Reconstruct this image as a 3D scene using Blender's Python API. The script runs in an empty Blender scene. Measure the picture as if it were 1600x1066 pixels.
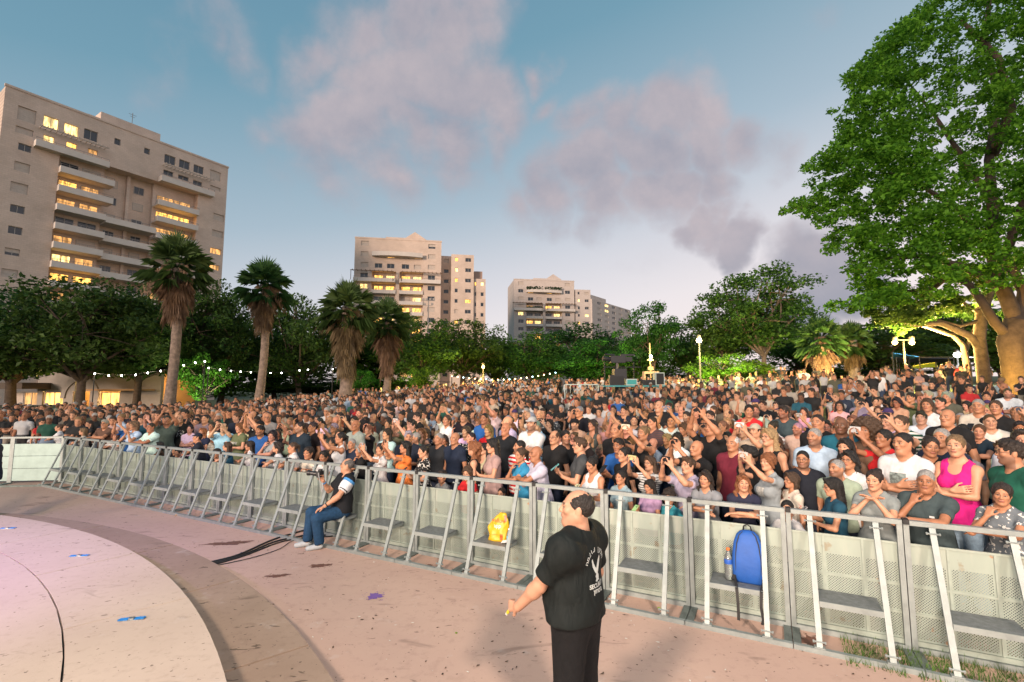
import bpy, bmesh, math, random
import numpy as np
from mathutils import Vector, Matrix
R = math.radians
rnd = random.Random(7)
npr = np.random.RandomState(7)
SC = bpy.context.scene
COL = SC.collection

# ------------------------------------------------------------------ camera
F, H, HY = 755.0, 2.5, 608.0          # focal length in photo pixels, eye height, horizon row (photo 1600 wide)
PITCH = math.atan((HY - 533) / F)
cam_d = bpy.data.cameras.new('camera'); cam = bpy.data.objects.new('camera', cam_d); COL.objects.link(cam)
cam_d.sensor_width = 36; cam_d.lens = F / 1600 * 36; cam_d.clip_end = 3000; cam_d.clip_start = .05
cam.location = (0, 0, H); cam.rotation_euler = (R(90) + PITCH, 0, 0)
SC.camera = cam
SC.render.resolution_x, SC.render.resolution_y = 1024, 682

# ------------------------------------------------------------------ sky
SUN_AZ, SUN_EL = R(214), R(9)     # low sun behind and to the left of the camera
world = bpy.data.worlds.new('World'); SC.world = world; world.use_nodes = True
def build_world():
    nt = world.node_tree; N = nt.nodes; Lk = nt.links; N.clear()
    out = N.new('ShaderNodeOutputWorld'); bg = N.new('ShaderNodeBackground')
    sky = N.new('ShaderNodeTexSky'); sky.sky_type = 'NISHITA'; sky.sun_disc = False
    sky.sun_elevation = SUN_EL; sky.sun_rotation = SUN_AZ; sky.air_density = 1.0; sky.dust_density = 1.2; sky.ozone_density = 2.0
    tc = N.new('ShaderNodeTexCoord')
    sep = N.new('ShaderNodeSeparateXYZ'); Lk.new(tc.outputs['Generated'], sep.inputs[0])
    def math_(op, a, b=None, c=None, clamp=False):
        n = N.new('ShaderNodeMath'); n.operation = op; n.use_clamp = clamp
        for i, v in enumerate((a, b, c)):
            if v is None: continue
            if isinstance(v, (int, float)): n.inputs[i].default_value = v
            else: Lk.new(v, n.inputs[i])
        return n.outputs[0]
    def mix(f, a, b):
        n = N.new('ShaderNodeMix'); n.data_type = 'RGBA'
        for s, v in ((n.inputs[0], f), (n.inputs[6], a), (n.inputs[7], b)):
            if isinstance(v, (int, float)): s.default_value = v
            elif isinstance(v, tuple): s.default_value = v
            else: Lk.new(v, s)
        return n.outputs[2]
    # dusk gradient by elevation
    ramp = N.new('ShaderNodeValToRGB'); cr = ramp.color_ramp
    cr.elements[0].position = 0.0; cr.elements[0].color = (1.0, .86, .84, 1)
    cr.elements[1].position = .95; cr.elements[1].color = (.08, .22, .34, 1)
    for p, c in ((.12, (.90, .82, .83, 1)), (.24, (.70, .70, .75, 1)), (.38, (.42, .53, .62, 1)), (.60, (.185, .36, .47, 1))):
        e = cr.elements.new(p); e.color = c
    # the glow stays brighter towards the right of the view
    az = math_('MULTIPLY', sep.outputs['X'], -.20)
    zz = math_('ADD', sep.outputs['Z'], az)
    Lk.new(zz, ramp.inputs[0])
    sk = N.new('ShaderNodeMix'); sk.data_type = 'RGBA'; sk.blend_type = 'MULTIPLY'; sk.inputs[0].default_value = 1
    Lk.new(sky.outputs[0], sk.inputs[6]); sk.inputs[7].default_value = (.12, .12, .12, 1)
    base = mix(.9, sk.outputs[2], ramp.outputs[0])
    # clouds on a flat layer overhead
    den = math_('ADD', math_('MAXIMUM', sep.outputs['Z'], 0.0), .16)
    cx = math_('DIVIDE', sep.outputs['X'], den); cy = math_('DIVIDE', sep.outputs['Y'], den)
    comb = N.new('ShaderNodeCombineXYZ'); Lk.new(cx, comb.inputs[0]); Lk.new(cy, comb.inputs[1])
    mp = N.new('ShaderNodeMapping'); mp.inputs['Location'].default_value = (3.1, 1.7, .4); mp.inputs['Scale'].default_value = (.85, .62, 1)
    Lk.new(comb.outputs[0], mp.inputs[0])
    n1 = N.new('ShaderNodeTexNoise'); n1.inputs['Scale'].default_value = 1.6; n1.inputs['Detail'].default_value = 7; n1.inputs['Roughness'].default_value = .52; n1.inputs['Distortion'].default_value = .25
    Lk.new(mp.outputs[0], n1.inputs['Vector'])
    n1b = N.new('ShaderNodeTexNoise'); n1b.inputs['Scale'].default_value = 9; n1b.inputs['Detail'].default_value = 6; n1b.inputs['Roughness'].default_value = .6
    Lk.new(tc.outputs['Generated'], n1b.inputs['Vector'])
    nd = N.new('ShaderNodeTexNoise'); nd.inputs['Scale'].default_value = 5; nd.inputs['Detail'].default_value = 5; Lk.new(tc.outputs['Generated'], nd.inputs['Vector'])
    wv = N.new('ShaderNodeVectorMath'); wv.operation = 'MULTIPLY_ADD'; Lk.new(nd.outputs['Color'], wv.inputs[0]); wv.inputs[1].default_value = (.22, .22, .22)
    off = N.new('ShaderNodeVectorMath'); off.operation = 'SUBTRACT'; Lk.new(tc.outputs['Generated'], off.inputs[0]); off.inputs[1].default_value = (.11, .11, .11); Lk.new(off.outputs[0], wv.inputs[2])
    blob_sum = None
    # cloud banks: (photo x, photo y, radius)
    for px, py, rad, amt in BLOBS:
        u, fw, up = ray(px, py); l = math.sqrt(u * u + fw * fw + up * up)
        dp = N.new('ShaderNodeVectorMath'); dp.operation = 'DISTANCE'
        Lk.new(wv.outputs[0], dp.inputs[0]); dp.inputs[1].default_value = (u / l, fw / l, up / l)
        g = math_('MULTIPLY', math_('SUBTRACT', 1.0, math_('DIVIDE', dp.outputs['Value'], rad), clamp=True), amt)
        blob_sum = g if blob_sum is None else math_('MAXIMUM', blob_sum, g)
    n1c = N.new('ShaderNodeTexNoise'); n1c.inputs['Scale'].default_value = 4.5; n1c.inputs['Detail'].default_value = 8; n1c.inputs['Roughness'].default_value = .5; n1c.inputs['Distortion'].default_value = .4
    Lk.new(tc.outputs['Generated'], n1c.inputs['Vector'])
    n1b.inputs['Scale'].default_value = 11; n1b.inputs['Detail'].default_value = 9; n1b.inputs['Roughness'].default_value = .62
    fine_ = math_('ADD', math_('MULTIPLY', n1b.outputs[0], .20), math_('MULTIPLY', n1c.outputs[0], .50))
    dens = math_('ADD', math_('ADD', math_('MULTIPLY', n1.outputs[0], .30), fine_), math_('MULTIPLY', blob_sum, .50))
    m = N.new('ShaderNodeMapRange'); m.interpolation_type = 'SMOOTHSTEP'; m.inputs[1].default_value = .555; m.inputs[2].default_value = .85
    Lk.new(dens, m.inputs[0])
    # relief: compare the cloud with itself a little higher up, so tops catch the pink afterglow
    mp2 = N.new('ShaderNodeMapping'); mp2.inputs['Location'].default_value = (.012, 0, .035); Lk.new(tc.outputs['Generated'], mp2.inputs[0])
    n2 = N.new('ShaderNodeTexNoise'); n2.inputs['Scale'].default_value = 4.5; n2.inputs['Detail'].default_value = 8; n2.inputs['Roughness'].default_value = .5; n2.inputs['Distortion'].default_value = .4; Lk.new(mp2.outputs[0], n2.inputs['Vector'])
    n3 = N.new('ShaderNodeTexNoise'); n3.inputs['Scale'].default_value = 11; n3.inputs['Detail'].default_value = 9; n3.inputs['Roughness'].default_value = .62; Lk.new(mp2.outputs[0], n3.inputs['Vector'])
    rel = math_('SUBTRACT', fine_, math_('ADD', math_('MULTIPLY', n3.outputs[0], .20), math_('MULTIPLY', n2.outputs[0], .50)))
    m2 = N.new('ShaderNodeMapRange'); m2.inputs[1].default_value = -.11; m2.inputs[2].default_value = .12; Lk.new(rel, m2.inputs[0])
    lowc = N.new('ShaderNodeMapRange'); lowc.inputs[1].default_value = .14; lowc.inputs[2].default_value = .34; Lk.new(sep.outputs['Z'], lowc.inputs[0])
    ccol = mix(m2.outputs[0], (.33, .33, .40, 1), (.58, .49, .51, 1))
    ccol = mix(lowc.outputs[0], mix(m2.outputs[0], (.22, .255, .335, 1), (.36, .355, .42, 1)), ccol)
    fac = math_('MULTIPLY', m.outputs[0], .88)
    fin = mix(fac, base, ccol)
    Lk.new(fin, bg.inputs[0]); bg.inputs[1].default_value = SKY_STRENGTH
    Lk.new(bg.outputs[0], out.inputs[0])
def ray(px, py):
    u = (px - 800) / F; v = (py - 533) / F
    return u, math.cos(PITCH) + v * math.sin(PITCH), math.sin(PITCH) - v * math.cos(PITCH)
BLOBS = [(505, 110, .10, .7), (560, 60, .13, .8), (640, 40, .13, .9), (700, 70, .14, 1), (650, 120, .14, 1), (590, 150, .12, .9), (720, 150, .15, 1), (790, 165, .12, .9), (640, 200, .13, .9), (700, 230, .13, 1), (560, 215, .13, .8), (500, 230, .12, .7), (440, 235, .11, .55), (600, 265, .12, .8), (520, 285, .12, .6), (780, 230, .10, .7), (430, 290, .1, .4),
         (850, 110, .05, .8), (880, 160, .06, .7), (935, 190, .09, .8), (990, 200, .10, .9), (1060, 165, .11, 1), (1110, 175, .10, .9), (1180, 225, .09, .9), (1100, 235, .10, .9), (1020, 250, .11, 1), (950, 265, .11, 1), (880, 290, .10, .9), (830, 310, .08, .6), (960, 320, .10, 1), (1040, 315, .10, 1.1), (1110, 300, .08, .9), (1100, 360, .07, 1.1), (1075, 385, .05, 1), (1150, 375, .06, 1.1), (1120, 335, .06, 1),
         (1270, 395, .11, 1.3), (1215, 410, .07, 1.1), (1320, 440, .10, 1.2), (1180, 440, .05, 1.0), (1320, 330, .10, .5), (340, 25, .10, .5), (380, 60, .10, .5), (400, 100, .08, .4), (1265, 40, .07, .4), (300, 110, .12, .3), (1250, 480, .08, 1.1), (1210, 470, .07, 1.0)]
SKY_STRENGTH = .80
build_world()

# ------------------------------------------------------------------ sun and exposure
sun_d = bpy.data.lights.new('sun', 'SUN'); sun = bpy.data.objects.new('sun', sun_d); COL.objects.link(sun)
sun_d.energy = 2.9; sun_d.angle = R(14); sun_d.color = (1.0, .77, .60)
sdir = Vector((math.sin(SUN_AZ) * math.cos(SUN_EL), math.cos(SUN_AZ) * math.cos(SUN_EL), math.sin(SUN_EL)))
sun.rotation_euler = sdir.to_track_quat('Z', 'Y').to_euler()
# stage lights on the rig above and behind the camera: they light the crowd as in the photograph
def stage_lamp(loc, target, energy, col, size=R(90), rad=.35, blend=.5):
    d = bpy.data.lights.new('stage_light', 'SPOT'); o = bpy.data.objects.new('stage_light', d); COL.objects.link(o)
    d.energy = energy; d.color = col; d.spot_size = size; d.spot_blend = blend; d.shadow_soft_size = rad
    o.location = loc; o.rotation_euler = (Vector(loc) - Vector(target)).to_track_quat('Z', 'Y').to_euler()
    return o
stage_lamp((-5, -4, 9), (1, 9, 0), 4000, (1.0, .81, .66), R(125), .7)
stage_lamp((4, -9, 11), (-2, 16, 0), 7800, (1.0, .82, .68), R(115), .9)
stage_lamp((-8.0, 1.2, 5.0), (-7.6, 4.4, .4), 1900, (.55, .30, 1.0), R(75), .2, 1)
SC.view_settings.view_transform = 'Standard'; SC.view_settings.look = 'None'
SC.view_settings.exposure = 0.36; SC.view_settings.gamma = 1.0
SC.view_settings.use_curve_mapping = False
SC.cycles.max_bounces = 5; SC.cycles.diffuse_bounces = 2; SC.cycles.glossy_bounces = 2; SC.cycles.transparent_max_bounces = 8
SC.cycles.transmission_bounces = 3; SC.cycles.use_denoising = True; SC.cycles.caustics_reflective = False; SC.cycles.caustics_refractive = False
SC.cycles.sample_clamp_indirect = 4

# ------------------------------------------------------------------ pixel helpers (photo pixel -> place on the ground plan)
def atz(px, py, z):
    u, f, w = ray(px, py); t = (z - H) / w
    return Vector((u * t, f * t, z))
def atd(px, py, D):
    u, f, w = ray(px, py); t = D / f
    return Vector((u * t, D, H + w * t))
# crowd barrier line: front base line runs through two points on the plaza
BA = Vector((3.58, 4.49)); BB = Vector((-12.28, 12.83))
BD = (BB - BA).normalized()              # along the barrier, to the left
BN = Vector((-BD.y, BD.x)) if Vector((-BD.y, BD.x)).y > 0 else Vector((BD.y, -BD.x))   # towards the crowd
RAIL_S = .47
def sdist(x, y):                          # distance behind the barrier's top rail
    return (Vector((x, y)) - BA).dot(BN) - RAIL_S
def sm(x, a, b):
    t = min(1, max(0, (x - a) / (b - a))); return t * t * (3 - 2 * t)
def ground_z(x, y):
    s = sdist(x, y)
    if s <= .6 or y < .5: return 0.0
    a = x / max(y, 3.0)
    k = .050 * sm(a, -.85, .05) + .030 * sm(a, .1, .9)
    s2 = s - .6
    return k * (s2 if s2 < 34 else 34 + (s2 - 34) * .25)

# ------------------------------------------------------------------ object helpers
def link(o, parent=None):
    COL.objects.link(o)
    if parent is not None: o.parent = parent
    return o
def tag(o, label=None, cat=None, group=None, kind=None):
    if label: o['label'] = label
    if cat: o['category'] = cat
    if group: o['group'] = group
    if kind: o['kind'] = kind
    return o
def empty(name, loc=(0, 0, 0), rz=0, label=None, cat=None, group=None):
    o = bpy.data.objects.new(name, None); o.empty_display_size = .2; link(o)
    o.location = loc; o.rotation_euler = (0, 0, rz)
    return tag(o, label, cat, group)
class MB:
    """collects simple solids; build() links them as one mesh object"""
    def __init__(s): s.v = []; s.f = []; s.mi = []
    def add(s, vs, fs, mi=0):
        n = len(s.v); s.v += [tuple(v) for v in vs]; s.f += [tuple(i + n for i in f) for f in fs]; s.mi += [mi] * len(fs); return s
    def box(s, x0, x1, y0, y1, z0, z1, mi=0):
        return s.add([(x0, y0, z0), (x1, y0, z0), (x1, y1, z0), (x0, y1, z0), (x0, y0, z1), (x1, y0, z1), (x1, y1, z1), (x0, y1, z1)],
                     [(3, 2, 1, 0), (4, 5, 6, 7), (0, 1, 5, 4), (1, 2, 6, 5), (2, 3, 7, 6), (3, 0, 4, 7)], mi)
    def bar(s, a, b, w, t, up=(0, 0, 1), mi=0):
        a = Vector(a); b = Vector(b); d = (b - a).normalized(); sd = d.cross(Vector(up))
        if sd.length < 1e-4: sd = d.cross(Vector((1, 0, 0)))
        sd.normalize(); u = sd.cross(d).normalized()
        vs = []
        for p in (a, b):
            for i, j in ((-1, -1), (1, -1), (1, 1), (-1, 1)): vs.append(p + sd * (i * w / 2) + u * (j * t / 2))
        return s.add(vs, [(3, 2, 1, 0), (4, 5, 6, 7), (0, 1, 5, 4), (1, 2, 6, 5), (2, 3, 7, 6), (3, 0, 4, 7)], mi)
    def tube(s, pts, rad, n=8, mi=0, cap=True):
        pts = [Vector(p) for p in pts]
        if not isinstance(rad, (list, tuple)): rad = [rad] * len(pts)
        b0 = len(s.v); ref = None
        for i, p in enumerate(pts):
            d = (pts[min(i + 1, len(pts) - 1)] - pts[max(i - 1, 0)]).normalized()
            if ref is None: ref = d.orthogonal().normalized()
            e1 = (ref - d * ref.dot(d)); e1 = e1.normalized() if e1.length > 1e-5 else d.orthogonal().normalized(); ref = e1
            e2 = d.cross(e1)
            for k in range(n):
                a = 2 * math.pi * k / n; s.v.append(tuple(p + (e1 * math.cos(a) + e2 * math.sin(a)) * rad[i]))
        for i in range(len(pts) - 1):
            for k in range(n):
                k2 = (k + 1) % n
                s.f.append((b0 + i * n + k, b0 + i * n + k2, b0 + (i + 1) * n + k2, b0 + (i + 1) * n + k)); s.mi.append(mi)
        if cap:
            s.f.append(tuple(b0 + k for k in reversed(range(n)))); s.mi.append(mi)
            m = b0 + (len(pts) - 1) * n; s.f.append(tuple(m + k for k in range(n))); s.mi.append(mi)
        return s
    def lathe(s, prof, n=12, mi=0, c=(0, 0, 0)):
        return s.tube([(c[0], c[1], c[2] + z) for r, z in prof], [max(r, 1e-4) for r, z in prof], n, mi)
    def mesh(s, name):
        me = bpy.data.meshes.new(name); me.from_pydata(s.v, [], s.f); me.polygons.foreach_set('material_index', s.mi); me.update(); return me
    def build(s, name, mats, parent=None, smooth=False, bevel=0):
        me = s.mesh(name)
        for m in (mats if isinstance(mats, (list, tuple)) else [mats]): me.materials.append(m)
        if smooth: me.polygons.foreach_set('use_smooth', [True] * len(me.polygons))
        o = bpy.data.objects.new(name, me); link(o, parent)
        if bevel:
            bv = o.modifiers.new('bevel', 'BEVEL'); bv.width = bevel; bv.segments = 2; bv.limit_method = 'ANGLE'
        return o
def np_mesh(name, v, f, mats=(), smooth=True):
    me = bpy.data.meshes.new(name); v = np.asarray(v, np.float32); f = np.asarray(f, np.int32); k = f.shape[1]
    me.vertices.add(len(v)); me.vertices.foreach_set('co', v.ravel())
    me.loops.add(f.size); me.loops.foreach_set('vertex_index', f.ravel())
    me.polygons.add(len(f)); me.polygons.foreach_set('loop_start', np.arange(0, f.size, k, dtype=np.int32))
    me.polygons.foreach_set('use_smooth', np.full(len(f), smooth))
    for m in mats: me.materials.append(m)
    me.update(calc_edges=True); me.validate()
    return me
def vcol(me, cols, name='Col'):
    a = me.color_attributes.new(name, 'FLOAT_COLOR', 'POINT')
    a.data.foreach_set('color', np.asarray(cols, np.float32).ravel())
def mesh_obj(name, me, parent=None):
    return link(bpy.data.objects.new(name, me), parent)

# ------------------------------------------------------------------ materials
def mat(name, col, rough=.8, metal=0, noise=0, nscale=8, bump=0, bscale=60, emit=None, estr=0, spec=.5, trans=0, detail=4, coat=0, sub=None):
    m = bpy.data.materials.new(name); m.use_nodes = True; nt = m.node_tree; N = nt.nodes; L = nt.links
    b = N['Principled BSDF']; b.inputs['Roughness'].default_value = rough; b.inputs['Metallic'].default_value = metal
    b.inputs['Base Color'].default_value = (*col, 1); b.inputs['Specular IOR Level'].default_value = spec
    if trans: b.inputs['Transmission Weight'].default_value = trans
    if coat: b.inputs['Coat Weight'].default_value = coat
    if noise or bump: tc = N.new('ShaderNodeTexCoord')
    if noise:
        n = N.new('ShaderNodeTexNoise'); n.inputs['Scale'].default_value = nscale; n.inputs['Detail'].default_value = detail; n.inputs['Roughness'].default_value = .6
        L.new(tc.outputs['Object'], n.inputs['Vector'])
        mr = N.new('ShaderNodeMapRange'); mr.inputs[1].default_value = .3; mr.inputs[2].default_value = .7; mr.inputs[3].default_value = 1 - noise; mr.inputs[4].default_value = 1 + noise
        L.new(n.outputs[0], mr.inputs[0])
        mx = N.new('ShaderNodeMix'); mx.data_type = 'RGBA'; mx.blend_type = 'MULTIPLY'; mx.inputs[0].default_value = 1
        mx.inputs[6].default_value = (*col, 1); L.new(mr.outputs[0], mx.inputs[7]); L.new(mx.outputs[2], b.inputs['Base Color'])
    if bump:
        n = N.new('ShaderNodeTexNoise'); n.inputs['Scale'].default_value = bscale; n.inputs['Detail'].default_value = 5; L.new(tc.outputs['Object'], n.inputs['Vector'])
        bp = N.new('ShaderNodeBump'); bp.inputs['Strength'].default_value = bump; bp.inputs['Distance'].default_value = .02
        L.new(n.outputs[0], bp.inputs['Height']); L.new(bp.outputs[0], b.inputs['Normal'])
    if emit:
        b.inputs['Emission Color'].default_value = (*emit, 1); b.inputs['Emission Strength'].default_value = estr
    return m
def obj_color_mat(name, rough=.85, noise=.12, nscale=14, bump=.25, bscale=18, attr=False, spec=.3, stripes=None, floral=None, chest=None):
    """colour comes from each object's own colour"""
    m = mat(name, (.5, .5, .5), rough, spec=spec); nt = m.node_tree; N = nt.nodes; L = nt.links; b = N['Principled BSDF']
    oi = N.new('ShaderNodeObjectInfo'); tc = N.new('ShaderNodeTexCoord'); col = oi.outputs['Color']
    def mixn(f, a, bb, mode='MIX'):
        x = N.new('ShaderNodeMix'); x.data_type = 'RGBA'; x.blend_type = mode
        for s, v in ((x.inputs[0], f), (x.inputs[6], a), (x.inputs[7], bb)):
            if isinstance(v, (int, float)): s.default_value = v
            elif isinstance(v, tuple): s.default_value = v
            else: L.new(v, s)
        return x.outputs[2]
    if stripes:
        w = N.new('ShaderNodeTexWave'); w.bands_direction = 'Z'; w.inputs['Scale'].default_value = stripes[0]
        L.new(tc.outputs['Object'], w.inputs['Vector'])
        cr = N.new('ShaderNodeMath'); cr.operation = 'GREATER_THAN'; cr.inputs[1].default_value = stripes[2]; L.new(w.outputs['Fac'], cr.inputs[0])
        col = mixn(cr.outputs[0], col, (*stripes[1], 1))
    if floral:
        v = N.new('ShaderNodeTexNoise'); v.inputs['Scale'].default_value = floral[0]; v.inputs['Detail'].default_value = 2; L.new(tc.outputs['Object'], v.inputs['Vector'])
        cr = N.new('ShaderNodeMath'); cr.operation = 'GREATER_THAN'; cr.inputs[1].default_value = floral[2]; L.new(v.outputs[0], cr.inputs[0])
        col = mixn(cr.outputs[0], col, (*floral[1], 1))
    if chest:      # a faded print on the chest: (scale, colour, threshold, half width, z0, z1)
        sp = N.new('ShaderNodeSeparateXYZ'); L.new(tc.outputs['Object'], sp.inputs[0])
        def mm(op, a, b_):
            q = N.new('ShaderNodeMath'); q.operation = op
            for i, v in enumerate((a, b_)):
                if isinstance(v, (int, float)): q.inputs[i].default_value = v
                else: L.new(v, q.inputs[i])
            return q.outputs[0]
        ab = N.new('ShaderNodeMath'); ab.operation = 'ABSOLUTE'; L.new(sp.outputs['X'], ab.inputs[0])
        v = N.new('ShaderNodeTexNoise'); v.inputs['Scale'].default_value = chest[0]; v.inputs['Detail'].default_value = 3; L.new(tc.outputs['Object'], v.inputs['Vector'])
        k = mm('GREATER_THAN', v.outputs[0], chest[2])
        for t in (mm('LESS_THAN', ab.outputs[0], chest[3]), mm('GREATER_THAN', sp.outputs['Z'], chest[4]), mm('LESS_THAN', sp.outputs['Z'], chest[5]), mm('LESS_THAN', sp.outputs['Y'], -.02)): k = mm('MULTIPLY', k, t)
        col = mixn(mm('MULTIPLY', k, .8), col, (*chest[1], 1))
    if noise:
        n = N.new('ShaderNodeTexNoise'); n.inputs['Scale'].default_value = nscale; n.inputs['Detail'].default_value = 4; L.new(tc.outputs['Object'], n.inputs['Vector'])
        mr = N.new('ShaderNodeMapRange'); mr.inputs[1].default_value = .3; mr.inputs[2].default_value = .7; mr.inputs[3].default_value = 1 - noise; mr.inputs[4].default_value = 1 + noise
        L.new(n.outputs[0], mr.inputs[0]); col = mixn(1.0, col, mr.outputs[0], 'MULTIPLY')
    if attr:
        at = N.new('ShaderNodeAttribute'); at.attribute_name = 'Col'; col = mixn(at.outputs['Alpha'], col, at.outputs['Color'])
    L.new(col, b.inputs['Base Color'])
    if bump:
        n = N.new('ShaderNodeTexNoise'); n.inputs['Scale'].default_value = bscale; n.inputs['Detail'].default_value = 3; n.inputs['Distortion'].default_value = .6
        mp = N.new('ShaderNodeMapping'); mp.inputs['Scale'].default_value = (1, 1, .55) if not attr else (1, 1, 1); L.new(tc.outputs['Object'], mp.inputs[0]); L.new(mp.outputs[0], n.inputs['Vector'])
        bp = N.new('ShaderNodeBump'); bp.inputs['Strength'].default_value = bump; bp.inputs['Distance'].default_value = .03
        L.new(n.outputs[0], bp.inputs['Height']); L.new(bp.outputs[0], b.inputs['Normal'])
    return m
# ================================================================== GROUND, PLAZA, STAGE
def ground_mat(name, c1, c2, c3, scale, stains=True):
    m = mat(name, c1, .88, spec=.25); nt = m.node_tree; N = nt.nodes; L = nt.links; b = N['Principled BSDF']
    tc = N.new('ShaderNodeTexCoord')
    def noise(s, d=6, r=.6, w=0, stretch=None):
        n = N.new('ShaderNodeTexNoise'); n.inputs['Scale'].default_value = s; n.inputs['Detail'].default_value = d; n.inputs['Roughness'].default_value = r; n.inputs['Distortion'].default_value = w
        if stretch:
            mp = N.new('ShaderNodeMapping'); mp.inputs['Scale'].default_value = stretch; mp.inputs['Rotation'].default_value = (0, 0, R(25)); L.new(tc.outputs['Object'], mp.inputs[0]); L.new(mp.outputs[0], n.inputs['Vector'])
        else: L.new(tc.outputs['Object'], n.inputs['Vector'])
        return n.outputs[0]
    def rng(x, a, b_, c=0, d=1):
        n = N.new('ShaderNodeMapRange'); n.inputs[1].default_value = a; n.inputs[2].default_value = b_; n.inputs[3].default_value = c; n.inputs[4].default_value = d; L.new(x, n.inputs[0]); return n.outputs[0]
    def mixc(f, a, bb):
        x = N.new('ShaderNodeMix'); x.data_type = 'RGBA'; L.new(f, x.inputs[0])
        for s, v in ((x.inputs[6], a), (x.inputs[7], bb)):
            if isinstance(v, tuple): s.default_value = (*v, 1)
            else: L.new(v, s)
        return x.outputs[2]
    col = mixc(rng(noise(scale), .35, .65), c1, c2)
    col = mixc(rng(noise(scale * 14, 4, .7), .52, .70, 0, .45), col, c3)
    if stains:
        col = mixc(rng(noise(1.1, 5, .55, .8, (1, 2.6, 1)), .63, .71, 0, .55), col, tuple(x * .50 for x in c3))
        col = mixc(rng(noise(7, 3, .5, .4, (1, 2.2, 1)), .675, .715, 0, .7), col, tuple(x * .30 for x in c3))
        col = mixc(rng(noise(22, 2, .5), .70, .735, 0, .75), col, tuple(x * .3 for x in c3))
        col = mixc(rng(noise(3.2, 6, .6), .62, .75, 0, .35), col, (.62, .55, .5))
    L.new(col, b.inputs['Base Color'])
    n = noise(90, 6, .7); bp = N.new('ShaderNodeBump'); bp.inputs['Strength'].default_value = .25; bp.inputs['Distance'].default_value = .01
    L.new(n, bp.inputs['Height']); L.new(bp.outputs[0], b.inputs['Normal'])
    return m
M_PLAZA = ground_mat('plaza_concrete', (.58, .40, .315), (.52, .35, .28), (.40, .265, .21), .55)
M_DECK = ground_mat('stage_deck', (.55, .44, .36), (.49, .385, .315), (.40, .30, .245), .8)
M_STEP = ground_mat('stage_step', (.39, .28, .21), (.32, .225, .165), (.23, .16, .115), .9)
M_GRASSG = mat('lawn_soil', (.05, .075, .02), .95, noise=.5, nscale=3, bump=.5, bscale=40)
M_ASPH = mat('far_land', (.06, .07, .04), .95, noise=.3, nscale=.05)

def build_terrain():
    # one sheet reaching the horizon
    xs = np.unique(np.concatenate([np.linspace(-900, -90, 10), np.linspace(-90, 90, 121), np.linspace(90, 900, 10)]))
    ys = np.unique(np.concatenate([np.linspace(-300, -12, 6), np.linspace(-12, 90, 86), np.linspace(90, 1500, 14)]))
    X, Y = np.meshgrid(xs, ys, indexing='ij')
    Z = np.vectorize(ground_z)(X, Y) - .02
    v = np.stack([X, Y, Z], -1).reshape(-1, 3)
    i = np.arange(len(xs) - 1)[:, None] * len(ys) + np.arange(len(ys) - 1)[None]
    f = np.stack([i, i + len(ys), i + len(ys) + 1, i + 1], -1).reshape(-1, 4)
    o = mesh_obj('ground', np_mesh('ground', v, f, [M_GRASSG])); tag(o, kind='structure')
    # plaza sheet in front of and just behind the barrier
    a = BA - BD * 12 + BN * 1.0; b = BB + BD * 8 + BN * 1.0
    m = MB(); m.add([(-26, -14, 0), (16, -14, 0), (16, a.y - .3, 0), (a.x, a.y, 0), (b.x, b.y, 0), (-26, b.y, 0)], [(0, 1, 2, 3, 4, 5)])
    o = m.build('plaza', M_PLAZA); tag(o, kind='structure')
build_terrain()

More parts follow.
